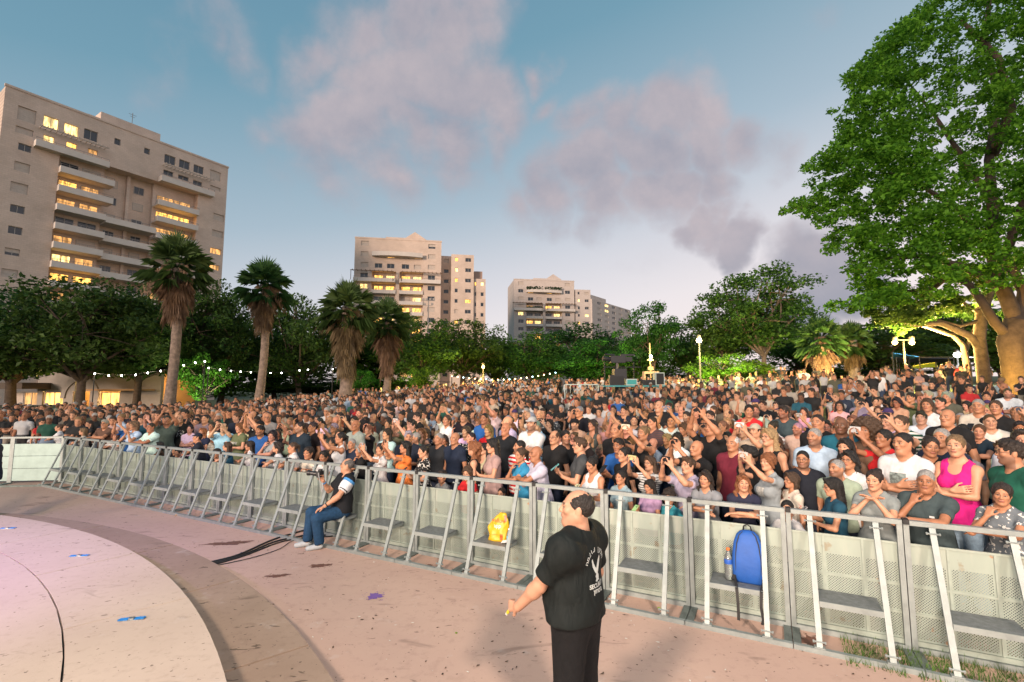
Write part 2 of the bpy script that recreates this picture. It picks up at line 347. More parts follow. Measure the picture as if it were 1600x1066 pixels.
def circ3(p, q, r):
    ax, ay = p; bx, by = q; cx, cy = r
    d = 2 * (ax * (by - cy) + bx * (cy - ay) + cx * (ay - by))
    ux = ((ax * ax + ay * ay) * (by - cy) + (bx * bx + by * by) * (cy - ay) + (cx * cx + cy * cy) * (ay - by)) / d
    uy = ((ax * ax + ay * ay) * (cx - bx) + (bx * bx + by * by) * (ax - cx) + (cx * cx + cy * cy) * (bx - ax)) / d
    return ux, uy, math.hypot(ax - ux, ay - uy)
DECK_Z, STEP_Z = .44, .22
def build_stage():
    p = [atz(x, y, DECK_Z) for x, y in ((10, 806), (235, 878), (354, 1060))]
    cx, cy, r = circ3(*[(q.x, q.y) for q in p])
    q = atz(465, 985, STEP_Z); r2 = math.hypot(q.x - cx, q.y - cy)
    q3 = atz(98, 985, DECK_Z); r0 = math.hypot(q3.x - cx, q3.y - cy)
    print('stage', cx, cy, r, r2, r0)
    root = empty('stage', (cx, cy, 0)); tag(root, 'round pale stage platform with a lower curved step', 'stage'); root['kind'] = 'structure'
    def ring(ra, rb, z, th, a0, a1, n, name, m, gap=.004):
        mb = MB(); vs = []; fs = []
        for i in range(n + 1):
            a = a0 + (a1 - a0) * i / n
            for rr in (ra + gap, rb - gap):
                for zz in (z - th, z): vs.append((rr * math.cos(a), rr * math.sin(a), zz))
        for i in range(n):
            b0 = i * 4; b1 = b0 + 4
            fs += [(b0 + 1, b0 + 3, b1 + 3, b1 + 1), (b0 + 2, b1 + 2, b1 + 3, b0 + 3), (b0, b0 + 1, b1 + 1, b1)]
        fs += [(0, 2, 3, 1), (n * 4, n * 4 + 1, n * 4 + 3, n * 4 + 2)]
        mb.add(vs, fs); return mb.build(name, m, root)
    # outer ring of deck boards, inner disc, step ring
    nseg = 40
    for i in range(nseg):
        a0 = 2 * math.pi * i / nseg; a1 = 2 * math.pi * (i + 1) / nseg
        g = .0012
        mid = Vector((cx + r * math.cos((a0 + a1) / 2), cy + r * math.sin((a0 + a1) / 2)))
        ring(r0, r, DECK_Z, .05, a0 + g * .5, a1 - g * .5, 6, 'deck_panel', M_DECK)
        ring(r - .25, r2, STEP_Z, .05, a0 + g + .06, a1 - g * .5 + .06, 6, 'step_panel', M_STEP)
    mb = MB(); mb.lathe([(r0 - .008, 0), (r0 - .008, DECK_Z)], 128); mb.build('inner_deck', M_DECK, root)
    mb = MB(); mb.lathe([(r - .03, 0), (r - .03, DECK_Z - .052)], 96); mb.build('deck_core', mat('stage_core', (.12, .10, .09)), root)
    mb = MB(); mb.lathe([(r2 - .03, 0), (r2 - .03, STEP_Z - .052)], 96); mb.build('step_core', mat('step_core', (.2, .15, .11)), root)
    return cx, cy, r, r2
SCX, SCY, SR, SR2 = build_stage()
M_BLUETAPE = mat('blue_tape', (.02, .22, .62), .5); M_PLATE = mat('steel_plate', (.35, .36, .36), .4, .8, noise=.2)
for k, (px, py) in enumerate(((206, 968), (124, 869), (12, 826))):
    p = atz(px, py, DECK_Z)
    o = empty('floor_socket', (p.x, p.y, DECK_Z), R(12 - k * 4), ('blue-taped floor socket on the stage deck, nearest the camera', 'blue-taped floor socket, middle of the three on the stage deck', 'blue-taped floor socket at the left edge of the picture, farthest of three')[k], 'floor socket', 'taped floor sockets'); o.scale = (.75, .75, 1)
    m = MB(); m.tube([(-.105, 0, .0), (-.105, 0, .006)], .045, 14); m.box(-.105, .105, -.045, .045, 0, .006); m.tube([(.105, 0, 0), (.105, 0, .006)], .045, 14); m.build('plate', M_PLATE, o)
    for sx in (-1, 1):
        m = MB(); m.box(sx * .085 - .05, sx * .085 + .05, -.032, .032, .006, .010); m.build('tape', M_BLUETAPE, o)
    m = MB(); m.box(-.028, .028, -.024, .024, .006, .016); m.build('lid', M_PLATE, o)

# paint splash, debris and cables on the plaza
def splat(px, py, rad, name, m, label, cat, seed, stretch=(1, 1), rot=0, z=.004):
    rr = random.Random(seed); p = atz(px, py, 0); vs = [(0, 0, 0)]; n = 56
    ph = [rr.uniform(0, 6.28) for _ in range(5)]
    for i in range(n):
        a = 2 * math.pi * i / n
        q = rad * (.8 + .13 * math.sin(3 * a + ph[0]) + .12 * math.sin(7 * a + ph[1]) + .10 * math.sin(13 * a + ph[2]) + .08 * math.sin(23 * a + ph[3]))
        vs.append((q * math.cos(a) * stretch[0], q * math.sin(a) * stretch[1], 0))
    m_ = MB(); m_.add(vs, [(0, i + 1, (i + 1) % n + 1) for i in range(n)])
    for k in range(14):
        a = rr.uniform(0, 6.28); d = rad * rr.uniform(1.0, 1.7); s = rad * rr.uniform(.03, .10)
        m_.add([(d * math.cos(a) * stretch[0] + s * math.cos(t), d * math.sin(a) * stretch[1] + s * math.sin(t), 0) for t in (0, 1, 2.1, 3.1, 4.2, 5.2)], [(0, 1, 2, 3, 4, 5)])
    o = m_.build(name, m); o.location = (p.x, p.y, z); o.rotation_euler = (0, 0, rot)
    return tag(o, label, cat)
splat(586, 932, .105, 'paint_splash', mat('purple_paint', (.19, .10, .33), .7), 'purple paint splash on the plaza floor', 'paint', 3)
M_STAIN = mat('damp_stain', (.165, .075, .05), .7, noise=.3, nscale=20)
for k, (px, py, r_, st, lb) in enumerate(((358, 849, .16, (2.6, .7), 'long brown stain on plaza floor beside the cables'), (500, 884, .10, (1.8, .8), 'reddish brown stain on floor below the seated man'),
        (434, 900, .09, (2, .7), 'faint brown stain left of the seated man\'s feet'), (1268, 1003, .13, (1, 1), 'wet brown stain inside the barrier frame right of the backpack'), (668, 884, .06, (1.6, .8), 'small dark stain inside the barrier left of the yellow bag'))):
    splat(px, py, r_, 'floor_stain', M_STAIN, lb, 'stain', 20 + k, st, R(12), .003)
M_CABLE = mat('cable_rubber', (.012, .012, .012), .55)
def cable(pts, r, label):
    P = [atz(x, y, .012) for x, y in pts]; sp = []
    for i in range(len(P) - 1):
        for t in np.linspace(0, 1, 7)[:-1]:
            a = P[max(i - 1, 0)]; b = P[i]; c = P[i + 1]; d = P[min(i + 2, len(P) - 1)]
            sp.append(.5 * (2 * b + (c - a) * t + (2 * a - 5 * b + 4 * c - d) * t * t + (3 * b - a - 3 * c + d) * t ** 3))
    sp.append(P[-1]); m = MB(); m.tube(sp, r, 6); o = m.build('cable', M_CABLE, smooth=True); tag(o, label, 'cable', 'black cables on the plaza')
cable([(318, 881), (370, 868), (420, 846), (450, 836), (500, 822)], .016, 'thick black cable on the plaza, leftmost of the bundle running to the barrier')
cable([(320, 883), (375, 869), (428, 847), (470, 838), (505, 832)], .014, 'black cable in the middle of the bundle near the seated man')
cable([(324, 885), (380, 869), (432, 849), (466, 842), (520, 838)], .012, 'black cable on the right side of the bundle near the seated man')
cable([(326, 886), (392, 872), (436, 858), (455, 846), (480, 838)], .006, 'thin loose black wire beside the cable bundle')
# scattered leaves and crumbs of dirt
def litter():
    rr = random.Random(11); mb = MB()
    for i in range(420):
        px = rr.uniform(330, 1500); py = rr.uniform(850, 1066)
        p = atz(px, py, 0)
        if (p - Vector((BA.x, BA.y, 0))).to_2d().dot(BN) > .3: continue
        if math.hypot(p.x - SCX, p.y - SCY) < SR2 + .05: continue
        s = rr.choice([.004, .006, .008, .012, .016]); a = rr.uniform(0, 6.28); vs = []
        for k, q in enumerate((1.6, .6, 1.3, .6)):
            t = a + k * math.pi / 2; vs.append((p.x + s * q * math.cos(t), p.y + s * q * math.sin(t), .004 + rr.uniform(0, .006)))
        mb.add(vs, [(0, 1, 2, 3)], 0 if rr.random() < .8 else 1)
    for i in range(60):
        a = rr.uniform(.2, 1.4); q = rr.uniform(SR * .55, SR * .98); x = SCX + q * math.cos(a); y = SCY + q * math.sin(a); s = rr.uniform(.004, .012); t0 = rr.uniform(0, 6)
        mb.add([(x + s * w * math.cos(t0 + k * 1.57), y + s * w * math.sin(t0 + k * 1.57), DECK_Z + .003) for k, w in enumerate((1.8, .5, 1.5, .5))], [(0, 1, 2, 3)])
    o = mb.build('litter', [mat('dry_leaf', (.075, .045, .025), .9), mat('paper_scrap', (.7, .68, .6), .8)]); tag(o, 'dry leaf crumbs and dirt specks scattered on the floor', 'litter', kind='stuff')
litter()
# grass tuft at the right front corner under the barrier
def grass():
    rr = random.Random(5); mb = MB(); 
    for i in range(5200):
        t = rr.uniform(-1.9, .55); w = rr.uniform(.12, 1.1) if rr.random() < .8 else rr.uniform(-.1, .2)
        edge = .45 - .5 * (t + 1.2) if t > -1.2 else -.2
        if w < edge + rr.uniform(-.1, .12): continue
        p = BA + BD * t + BN * w
        h = rr.uniform(.03, .09); a = rr.uniform(0, 6.28); lx = rr.uniform(-.03, .03); ly = rr.uniform(-.03, .03); b = .004
        mb.add([(p.x - b * math.cos(a), p.y - b * math.sin(a), 0), (p.x + b * math.cos(a), p.y + b * math.sin(a), 0), (p.x + lx, p.y + ly, h)], [(0, 1, 2)])
    o = mb.build('grass', mat('grass_blade', (.07, .14, .02), .8, noise=.4, nscale=3)); tag(o, 'green grass growing under the barrier at the right', 'grass', kind='stuff')
grass()

# ================================================================== BUILDINGS
M_STONE = mat('pale_stone', (.68, .53, .44), .85, noise=.12, nscale=.3, bump=.15, bscale=3)
M_STONE2 = mat('grey_stone', (.62, .525, .475), .85, noise=.07, nscale=.5, bump=.15, bscale=3)
def stone_courses(m, sc):
    nt = m.node_tree; N = nt.nodes; L = nt.links; b = N['Principled BSDF']; src = b.inputs['Base Color'].links[0].from_socket
    tc = N.new('ShaderNodeTexCoord'); mp = N.new('ShaderNodeMapping'); mp.inputs['Rotation'].default_value = (R(90), 0, 0); L.new(tc.outputs['Object'], mp.inputs[0])
    br = N.new('ShaderNodeTexBrick'); br.inputs['Scale'].default_value = sc; br.inputs['Color1'].default_value = (1, 1, 1, 1); br.inputs['Color2'].default_value = (.93, .92, .9, 1); br.inputs['Mortar'].default_value = (.8, .78, .76, 1); br.inputs['Mortar Size'].default_value = .012
    L.new(mp.outputs[0], br.inputs['Vector'])
    x = N.new('ShaderNodeMix'); x.data_type = 'RGBA'; x.blend_type = 'MULTIPLY'; x.inputs[0].default_value = 1; L.new(src, x.inputs[6]); L.new(br.outputs[0], x.inputs[7]); L.new(x.outputs[2], b.inputs['Base Color'])
stone_courses(M_STONE, .8); stone_courses(M_STONE2, .8)
M_PARAPET = mat('balcony_render', (.68, .60, .54), .8, noise=.06, nscale=1)
M_FRAME = mat('window_frame', (.42, .38, .35), .6)
M_GLASS = mat('dark_glass', (.03, .04, .055), .12, spec=.6)
M_SHUT = mat('closed_shutter', (.54, .45, .385), .7, noise=.1, nscale=3)
M_LIT = mat('lit_pane', (.5, .3, .1), .6, emit=(1.0, .50, .10), estr=2.0)
M_LITW = mat('lit_pane_pale', (.6, .5, .3), .6, emit=(1.0, .66, .22), estr=1.9)
M_LITD = mat('lit_pane_dim', (.4, .25, .12), .6, emit=(1.0, .48, .14), estr=.8)
M_RAIL = mat('balcony_rail', (.25, .23, .22), .5, .3)
M_TIMBER = mat('pergola_timber', (.17, .10, .06), .8)
for _m in (M_LIT, M_LITW, M_LITD):       # curtains and furniture inside vary the glow
    _nt = _m.node_tree; _b = _nt.nodes['Principled BSDF']; _tc = _nt.nodes.new('ShaderNodeTexCoord'); _mp = _nt.nodes.new('ShaderNodeMapping'); _mp.inputs['Scale'].default_value = (1.6, 1.6, .5); _n = _nt.nodes.new('ShaderNodeTexNoise'); _n.inputs['Scale'].default_value = 1.4; _n.inputs['Detail'].default_value = 3
    _r = _nt.nodes.new('ShaderNodeMapRange'); _r.inputs[1].default_value = .38; _r.inputs[2].default_value = .62; _e = _b.inputs['Emission Strength'].default_value; _r.inputs[3].default_value = _e * .25; _r.inputs[4].default_value = _e * 1.35
    _nt.links.new(_tc.outputs['Object'], _mp.inputs[0]); _nt.links.new(_mp.outputs[0], _n.inputs['Vector']); _nt.links.new(_n.outputs[0], _r.inputs[0]); _nt.links.new(_r.outputs[0], _b.inputs['Emission Strength'])
PANE = {'d': M_GLASS, 'l': M_LIT, 'w': M_LITW, 'm': M_LITD, 's': M_SHUT}
def holed_wall(mb, u0, u1, z0, z1, y, holes, depth=.25):
    us = sorted({u0, u1, *[min(max(h[0], u0), u1) for h in holes], *[min(max(h[1], u0), u1) for h in holes]})
    zs = sorted({z0, z1, *[min(max(h[2], z0), z1) for h in holes], *[min(max(h[3], z0), z1) for h in holes]})
    for a, b in zip(us, us[1:]):
        for c, d in zip(zs, zs[1:]):
            mu = (a + b) / 2; mz = (c + d) / 2
            if any(h[0] < mu < h[1] and h[2] < mz < h[3] for h in holes): continue
            mb.add([(a, y, c), (b, y, c), (b, y, d), (a, y, d)], [(0, 1, 2, 3)])
    for h in holes:
        a, b, c, d = max(h[0], u0), min(h[1], u1), max(h[2], z0), min(h[3], z1); q = y + depth
        mb.add([(a, y, c), (b, y, c), (b, y, d), (a, y, d), (a, q, c), (b, q, c), (b, q, d), (a, q, d)], [(0, 4, 5, 1), (1, 5, 6, 2), (2, 6, 7, 3), (3, 7, 4, 0)])
def window(root, u0, u1, z0, z1, y, kind, depth=.25, sub=True):
    q = y + depth
    m = MB(); t = .07; w = u1 - u0
    m.box(u0, u1, q - .06, q + .05, z0, z0 + t).box(u0, u1, q - .06, q + .05, z1 - t, z1).box(u0, u0 + t, q - .06, q + .05, z0 + t, z1 - t).box(u1 - t, u1, q - .06, q + .05, z0 + t, z1 - t)
    if kind != 's':
        n = max(1, int(round(w / 1.0)))
        for i in range(1, n): m.box(u0 + w * i / n - .035, u0 + w * i / n + .035, q - .05, q + .04, z0 + t, z1 - t)
    fr = m.build('window', M_FRAME, root)
    if kind == 's':
        p = MB(); n = max(5, int((z1 - z0 - .14) / .16)); hh = (z1 - z0 - .14) / n
        for i in range(n): p.box(u0 + t, u1 - t, q - .03 - .012 * (i % 2), q, z0 + t + i * hh, z0 + t + (i + 1) * hh)
        p.build('shutter', M_SHUT, fr)
    else:
        p = MB()
        if kind == 'h':
            zm = z0 + (z1 - z0) * .45; p.box(u0 + t, u1 - t, q - .02, q, zm, z1 - t); p.build('shutter', M_SHUT, fr); p = MB(); p.box(u0 + t, u1 - t, q + .01, q + .03, z0 + t, zm); p.build('pane', M_GLASS, fr)
        else:
            p.box(u0 + t, u1 - t, q + .005, q + .025, z0 + t, z1 - t); p.build('pane', PANE[kind], fr)
    return fr
def facade_uv(root_loc, rz, px, py):
    """pixel -> (u, z) on the facade plane through root_loc along local x"""
    u, f, w = ray(px, py); dx, dy = math.cos(rz), math.sin(rz)
    # root + k*(dx,dy) = t*(u,f)
    det = dx * (-f) - dy * (-u)
    k = ((-root_loc[0]) * (-f) - (-root_loc[1]) * (-u)) / det
    t = (root_loc[0] + k * dx) / u if abs(u) > 1e-6 else (root_loc[1] + k * dy) / f
    return k, H + w * t
def side_box(root, name, u0, u1, y0, y1, z0, z1, m=M_STONE):
    mb = MB(); mb.box(u0, u1, y0, y1, z0, z1); return mb.build(name, m, root)
def balcony(root, u0, u1, z, out, back, kind='solid', roundness=0, planter=False, m=M_PARAPET):
    mb = MB(); mb.box(u0, u1, -out, back, z - .28, z)
    if kind == 'solid':
        mb.box(u0, u1, -out, -out + .14, z, z + .75); mb.box(u0, u0 + .14, -out + .14, -.003, z, z + .75); mb.box(u1 - .14, u1, -out + .14, -.003, z, z + .75)
    b = mb.build('balcony', m, root)
    r_ = MB(); z2 = z + (.75 if kind == 'solid' else 0); z3 = z + 1.1
    for zz in ([z3] if kind == 'solid' else [z + .3, z + .6, z + .85, z3]): r_.bar((u0, -out + .07, zz), (u1, -out + .07, zz), .05, .05)
    n = int((u1 - u0) / 1.2) + 1
    for i in range(n + 1):
        u = u0 + .05 + (u1 - u0 - .1) * i / n; r_.bar((u, -out + .07, z2 - .02), (u, -out + .07, z3), .05, .05)
    r_.build('railing', M_RAIL, b)
    if planter:
        pl = MB(); rr = random.Random(int(u0 * 7 + z))
        for i in range(170):
            c = (rr.uniform(u0, u1), -out - rr.uniform(-.25, .3), z + rr.uniform(.7, 1.5)); s = rr.uniform(.12, .3); a = rr.uniform(0, 6.28); e = rr.uniform(-.8, .8)
            pl.add([(c[0] + s * math.cos(a), c[1], c[2] + s * math.sin(a)), (c[0] - s * math.sin(a), c[1] + e * s, c[2] + s * math.cos(a)), (c[0] - s * math.cos(a), c[1], c[2] - s * math.sin(a)), (c[0] + s * math.sin(a), c[1] - e * s, c[2] - s * math.cos(a))], [(0, 1, 2, 3)])
        pl.build('planting', mat('balcony_plants', (.035, .06, .02), .9, noise=.4), b)
    return b

def tower_left():
    A = atd(8, 142, 70.0); Bq = atd(357, 257, 98.0)
    rz = math.atan2(Bq.y - A.y, Bq.x - A.x); loc = (A.x, A.y, 0); Wd = math.hypot(Bq.x - A.x, Bq.y - A.y); top = (A.z + Bq.z) / 2
    root = empty('apartment_tower', loc, rz, 'tall pale stone apartment tower at the left with stacked lit balconies', 'building')
    def Z(zx, zy): return facade_uv(loc, rz, zx / 3.135, 120 + zy / 3.135)
    fl = 3.15
    uB0 = facade_uv(loc, rz, 88, 300)[0]; uB1 = facade_uv(loc, rz, 166, 300)[0]; uD0 = facade_uv(loc, rz, 243, 330)[0]; uD1 = facade_uv(loc, rz, 308, 330)[0]
    ztop = Z(520, 400)[1] - 1.2        # underside of the full width top storeys
    print('tower', Wd, top, uB0, uB1, uD0, uD1, ztop)
    holes = []; wins = []
    def W(zx0, zy0, zx1, zy1, k, y=0):
        cu, cz = Z((zx0 + zx1) / 2, (zy0 + zy1) / 2); a, _ = Z(zx0, (zy0 + zy1) / 2); b, _ = Z(zx1, (zy0 + zy1) / 2)
        _, c = Z((zx0 + zx1) / 2, zy1 - 6); _, d = Z((zx0 + zx1) / 2, zy0 + 6)
        wins.append((a, b, c, d, k, y))
    for q in ((85, 148, 178, 228, 's'), (212, 192, 288, 258, 'w'), (313, 228, 387, 292, 'w'), (410, 256, 480, 318, 'd'), (560, 298, 592, 340, 'd'), (706, 345, 735, 385, 'd'), (805, 380, 860, 435, 'd'), (877, 405, 930, 457, 'd'), (948, 430, 998, 480, 'd'), (1028, 456, 1082, 512, 's'),
              (75, 245, 165, 290, 's'), (212, 284, 268, 325, 'w'), (325, 318, 378, 355, 'l'), (430, 350, 480, 385, 'm'), (800, 455, 850, 492, 'd'), (872, 480, 925, 512, 'd'), (945, 505, 990, 540, 'd'), (1028, 532, 1080, 562, 's'),
              (88, 325, 156, 372, 'd'), (68, 415, 148, 472, 's'), (50, 515, 138, 576, 's'), (48, 624, 122, 674, 'd'), (38, 728, 110, 778, 'd'), (22, 835, 98, 882, 'h'), (5, 937, 88, 988, 's'), (-12, 1040, 70, 1090, 's'),
              (1050, 592, 1105, 634, 's'), (1045, 668, 1098, 712, 's'), (1038, 748, 1092, 792, 's'), (1030, 835, 1084, 875, 'm'), (1025, 915, 1075, 953, 'm'), (1020, 995, 1070, 1035, 's')):
        W(*q)
    base = 0
    mb = MB()
    walls = [(0, uB0, base, ztop), (uD1, Wd, base, ztop), (0, Wd, ztop, top)]
    for (a, b, c, d) in walls:
        hs = [w[:4] for w in wins if w[0] >= a - .01 and w[1] <= b + .01 and w[2] >= c and w[3] <= d]
        holed_wall(mb, a, b, c, d, 0, hs)
    # recessed centre bays
    holed_wall(mb, uB0, uB1, base, ztop, 1.7, []); holed_wall(mb, uB1, uD0, base, ztop, 2.6, []); holed_wall(mb, uD0, uD1, base, ztop, 1.7, [])
    for u, y0, y1, s in ((uB0, 0, 1.7, 1), (uB1, 1.7, 2.6, 1), (uD0, 1.7, 2.6, -1), (uD1, 0, 1.7, -1)):
        v = [(u, y0, base), (u, y1, base), (u, y1, ztop), (u, y0, ztop)]; mb.add(v, [(0, 1, 2, 3)])
    mb.add([(uB0, 0, ztop), (uD1, 0, ztop), (uD1, 2.6, ztop), (uB0, 2.6, ztop)], [(0, 1, 2, 3)])
    mb.add([(0, 0, base), (0, 20, base), (0, 20, top), (0, 0, top)], [(3, 2, 1, 0)]); mb.add([(Wd, 0, base), (Wd, 20, base), (Wd, 20, top), (Wd, 0, top)], [(0, 1, 2, 3)])
    mb.add([(0, 0, top), (Wd, 0, top), (Wd, 20, top), (0, 20, top)], [(0, 1, 2, 3)]); mb.add([(0, 20, base), (Wd, 20, base), (Wd, 20, top), (0, 20, top)], [(0, 1, 2, 3)])
    mb.build('wall', M_STONE, root)
    for a, b, c, d, k, y in wins: window(root, a, b, c, d, y, k)
    mb = MB(); mb.box(-.1, Wd + .1, -.12, .3, top, top + .35); mb.build('cornice', M_STONE, root)
    r0 = facade_uv(loc, rz, 150, 180)[0]; r1 = facade_uv(loc, rz, 247, 210)[0]
    rb = side_box(root, 'roof_block', r0 + 1.5, r1 + 1.5, 3, 12, top, top + 3.1)
    mb = MB(); mb.box(r0 - .2, r0 + 1.5, 3.2, 6, top, top + 1.9); mb.build('roof_step', M_STONE, rb)
    ant = MB(); ant.bar((r1 - 3, 3.5, top + 3), (r1 - 3, 3.5, top + 5.4), .08, .08); ant.bar((r1 - 3.6, 3.5, top + 5), (r1 - 2.4, 3.5, top + 5), .05, .05); ant.bar((r1 - 3.4, 3.5, top + 4.6), (r1 - 2.6, 3.5, top + 4.6), .05, .05); ant.build('antenna', M_RAIL, root)
    # pergola beams over the top terrace
    for (a, b, zz) in ((facade_uv(loc, rz, 57, 205)[0], facade_uv(loc, rz, 166, 232)[0], Z(300, 290)[1]), (uD0 + .3, uD1 + 2.2, Z(900, 472)[1])):
        pg = MB(); n = 14
        pg.bar((a, -1.5, zz), (b, -1.5, zz), .12, .2); 
        for i in range(n): u = a + (b - a) * (i + .5) / n; pg.bar((u, -1.7, zz + .17), (u, -.004, zz + .17), .09, .14)
        pg.build('pergola', mat('pale_pergola', (.5, .42, .36), .8), root)
        balcony(root, a - .2, b + .3, zz - 3.0, 1.3, -.004)
    k = 0
    lv = [('d', 's'), ('l', 'm'), ('m', 'm'), ('d', 'd'), ('m', 's'), ('w', 'm'), ('l', 'l'), ('m', 's'), ('d', 'd'), ('m', 'l'), ('d', 'd')]
    lr = ['m', 'l', 'm', 's', 's', 'd', 'm', 's', 'd', 'm', 'l']
    z = ztop - fl - .3
    lv = lv * 3; lr = lr * 3
    while z > 1:
        u0 = uB0 + .002; u1 = uB1 + (1.5 if k in (0, 1) else 0)
        balcony(root, uB0 + .004, uB1 - .004 + (.8 if k < 2 else 0), z, 1.0, 1.69)
        um = (uB0 + uB1) / 2
        window(root, uB0 + .5, um - .3, z + .05, z + 2.35, 1.66, lv[k][0], .0); window(root, um + .2, uB1 - .5, z + .05, z + 2.35, 1.66, lv[k][1], .0)
        balcony(root, uD0 + .004, uD1 - .004, z - .9, 1.0, 1.69)
        if lr[k] != 's': window(root, uD0 + .6, uD1 - .6, z - .85, z + 1.4, 1.66, lr[k], .0)
        else: window(root, uD0 + 1.2, uD1 - 1.5, z - .85, z + 1.4, 1.66, 's', .0)
        uc = (uB1 + uD0) / 2
        window(root, uB1 + .7, uB1 + 2.3, z + .6, z + 2.0, 2.56, 'd' if k % 2 else 's', .0); window(root, uc + 1.0, uc + 2.6, z + .7, z + 2.1, 2.56, 's' if k % 3 == 1 else 'd', .0)
        if k >= 2:
            balcony(root, uB1 + .006, uD0 - .006, z - .25, .15 if k != 2 else .9, 2.55)
        z -= fl; k += 1
    col = MB(); col.box((uB1 + uD0) / 2 - .25, (uB1 + uD0) / 2 + .25, 1.9, 2.597, 0, ztop - .004); col.build('pilaster', M_STONE, root)
tower_left()

def tower_mid(x0, x1, ytop, D, label, seed, sidepx, tone, plants):
    """frontal tower: twin loggia stacks in the middle, window columns at both ends, stair wing on the right"""
    A = atd(x0, ytop, D); Bq = atd(x1, ytop, D + 4); rz = math.atan2(Bq.y - A.y, Bq.x - A.x); loc = (A.x, A.y, 0)
    W_ = math.hypot(Bq.x - A.x, Bq.y - A.y); top = A.z; rr = random.Random(seed); fl = 3.05
    root = empty('apartment_tower', loc, rz, label, 'building')
    nf = int(top / fl); z0 = top - nf * fl
    lo0, lm0, lm1, lo1 = W_ * .20, W_ * .475, W_ * .515, W_ * .79
    mb = MB(); holes = []; wins = []
    for i in range(nf):
        z = z0 + i * fl; t = nf - 1 - i
        for a in (W_ * .07, W_ * .845):
            k = rr.choice('sshdd') if t != 4 or a > W_ / 2 else 'w'
            wins.append((a, a + W_ * .085, z + 1.0, z + 2.35, k))
        if t in (1, 2):
            for a in (.23, .37, .54, .68): wins.append((W_ * a, W_ * a + W_ * .085, z + .9, z + 2.2, rr.choice('dsd') if t == 2 else rr.choice('dml')))
    ztop = z0 + (nf - 3) * fl
    holed_wall(mb, 0, lo0, 0, ztop, 0, [w[:4] for w in wins if w[1] < lo0 and w[3] < ztop]); holed_wall(mb, lo1, W_, 0, ztop, 0, [w[:4] for w in wins if w[0] > lo1 and w[3] < ztop])
    holed_wall(mb, lm0, lm1, 0, ztop, 0, []); holed_wall(mb, 0, W_, ztop, top, 0, [w[:4] for w in wins if w[2] > ztop])
    for a, b in ((lo0, lm0), (lm1, lo1)):
        holed_wall(mb, a, b, 0, ztop, 1.8, [])
        for u in (a, b): mb.add([(u, 0, 0), (u, 1.8, 0), (u, 1.8, ztop), (u, 0, ztop)], [(0, 1, 2, 3)])
        mb.add([(a, 0, ztop), (b, 0, ztop), (b, 1.8, ztop), (a, 1.8, ztop)], [(0, 1, 2, 3)])
    dp = 16
    mb.add([(0, 0, 0), (0, dp, 0), (0, dp, top), (0, 0, top)], [(3, 2, 1, 0)]); mb.add([(W_, 0, 0), (W_, dp, 0), (W_, dp, top), (W_, 0, top)], [(0, 1, 2, 3)]); mb.add([(0, 0, top), (W_, 0, top), (W_, dp, top), (0, dp, top)], [(0, 1, 2, 3)])
    mb.build('wall', tone, root)
    for w in wins: window(root, w[0], w[1], w[2], w[3], 0, w[4])
    for i in range(nf - 3):
        z = z0 + i * fl; t = nf - 1 - i
        for j, (a, b) in enumerate(((lo0, lm0), (lm1, lo1))):
            balcony(root, a + .004, b - .004, z, .35, 1.78, planter=plants and t == 3 and j == 0)
            k1, k2 = {3: 'lw', 4: 'll', 5: 'dd' if j == 0 else 'sw', 6: 'll', 7: 'lw', 8: 'ml'}.get(t, rr.choice(['dd', 'ml', 'sd'])) if not plants else {3: 'lw' if j else 'md', 4: 'dd' if j == 0 else 'dw', 5: 'lw' if j == 0 else 'dd', 6: 'dd', 7: 'dl'}.get(t, 'dm')
            m_ = (a + b) / 2
            window(root, a + .5, m_ - .4, z + .05, z + 2.2, 1.76, k1, 0); window(root, m_ + .4, b - .5, z + .05, z + 2.2, 1.76, k2, 0)
    # terrace pergolas one level down and the curved top balcony
    zt = z0 + (nf - 3) * fl
    for a, b in ((-.8, lm0 - .5), (lm1 + .4, W_ + .4)):
        pg = MB(); pg.bar((a, -1.6, zt - .35), (b, -1.6, zt - .35), .15, .18)
        for i in range(10): u = a + (b - a) * (i + .5) / 10; pg.bar((u, -1.9, zt - .16), (u, -.004, zt - .16), .12, .16)
        for u in (a + .2, b - .2): pg.bar((u, -1.6, zt - fl), (u, -1.6, zt - .44), .14, .14)
        pg.build('pergola', M_TIMBER, root)
    balcony(root, 0, lm0 - .2, zt - fl + .0, 1.5, -.004); balcony(root, lm1 + .2, W_ - .1, zt - fl, 1.5, -.004)
    zb = z0 + (nf - 2) * fl + 1.3; mbb = MB(); n = 16; vs = []; c0, c1 = W_ * .20, W_ * .78
    for i in range(n + 1):
        u = c0 + (c1 - c0) * i / n; o_ = 2.2 * math.sin(math.pi * (.12 + .76 * i / n)) ** .6
        vs += [(u, -.004, zb - .3), (u, -o_, zb - .3), (u, -o_, zb + .9), (u, -o_ + .15, zb + .9), (u, -o_ + .15, zb), (u, -.004, zb)]
    fs = []
    for i in range(n):
        for q in range(6): fs.append((i * 6 + q, i * 6 + (q + 1) % 6, i * 6 + 6 + (q + 1) % 6, i * 6 + 6 + q))
    mbb.add(vs, fs); mbb.add([vs[i] for i in range(6)], [(0, 1, 2, 3, 4, 5)]); mbb.add(vs[-6:], [(5, 4, 3, 2, 1, 0)])
    cb = mbb.build('curved_balcony', M_PARAPET, root)
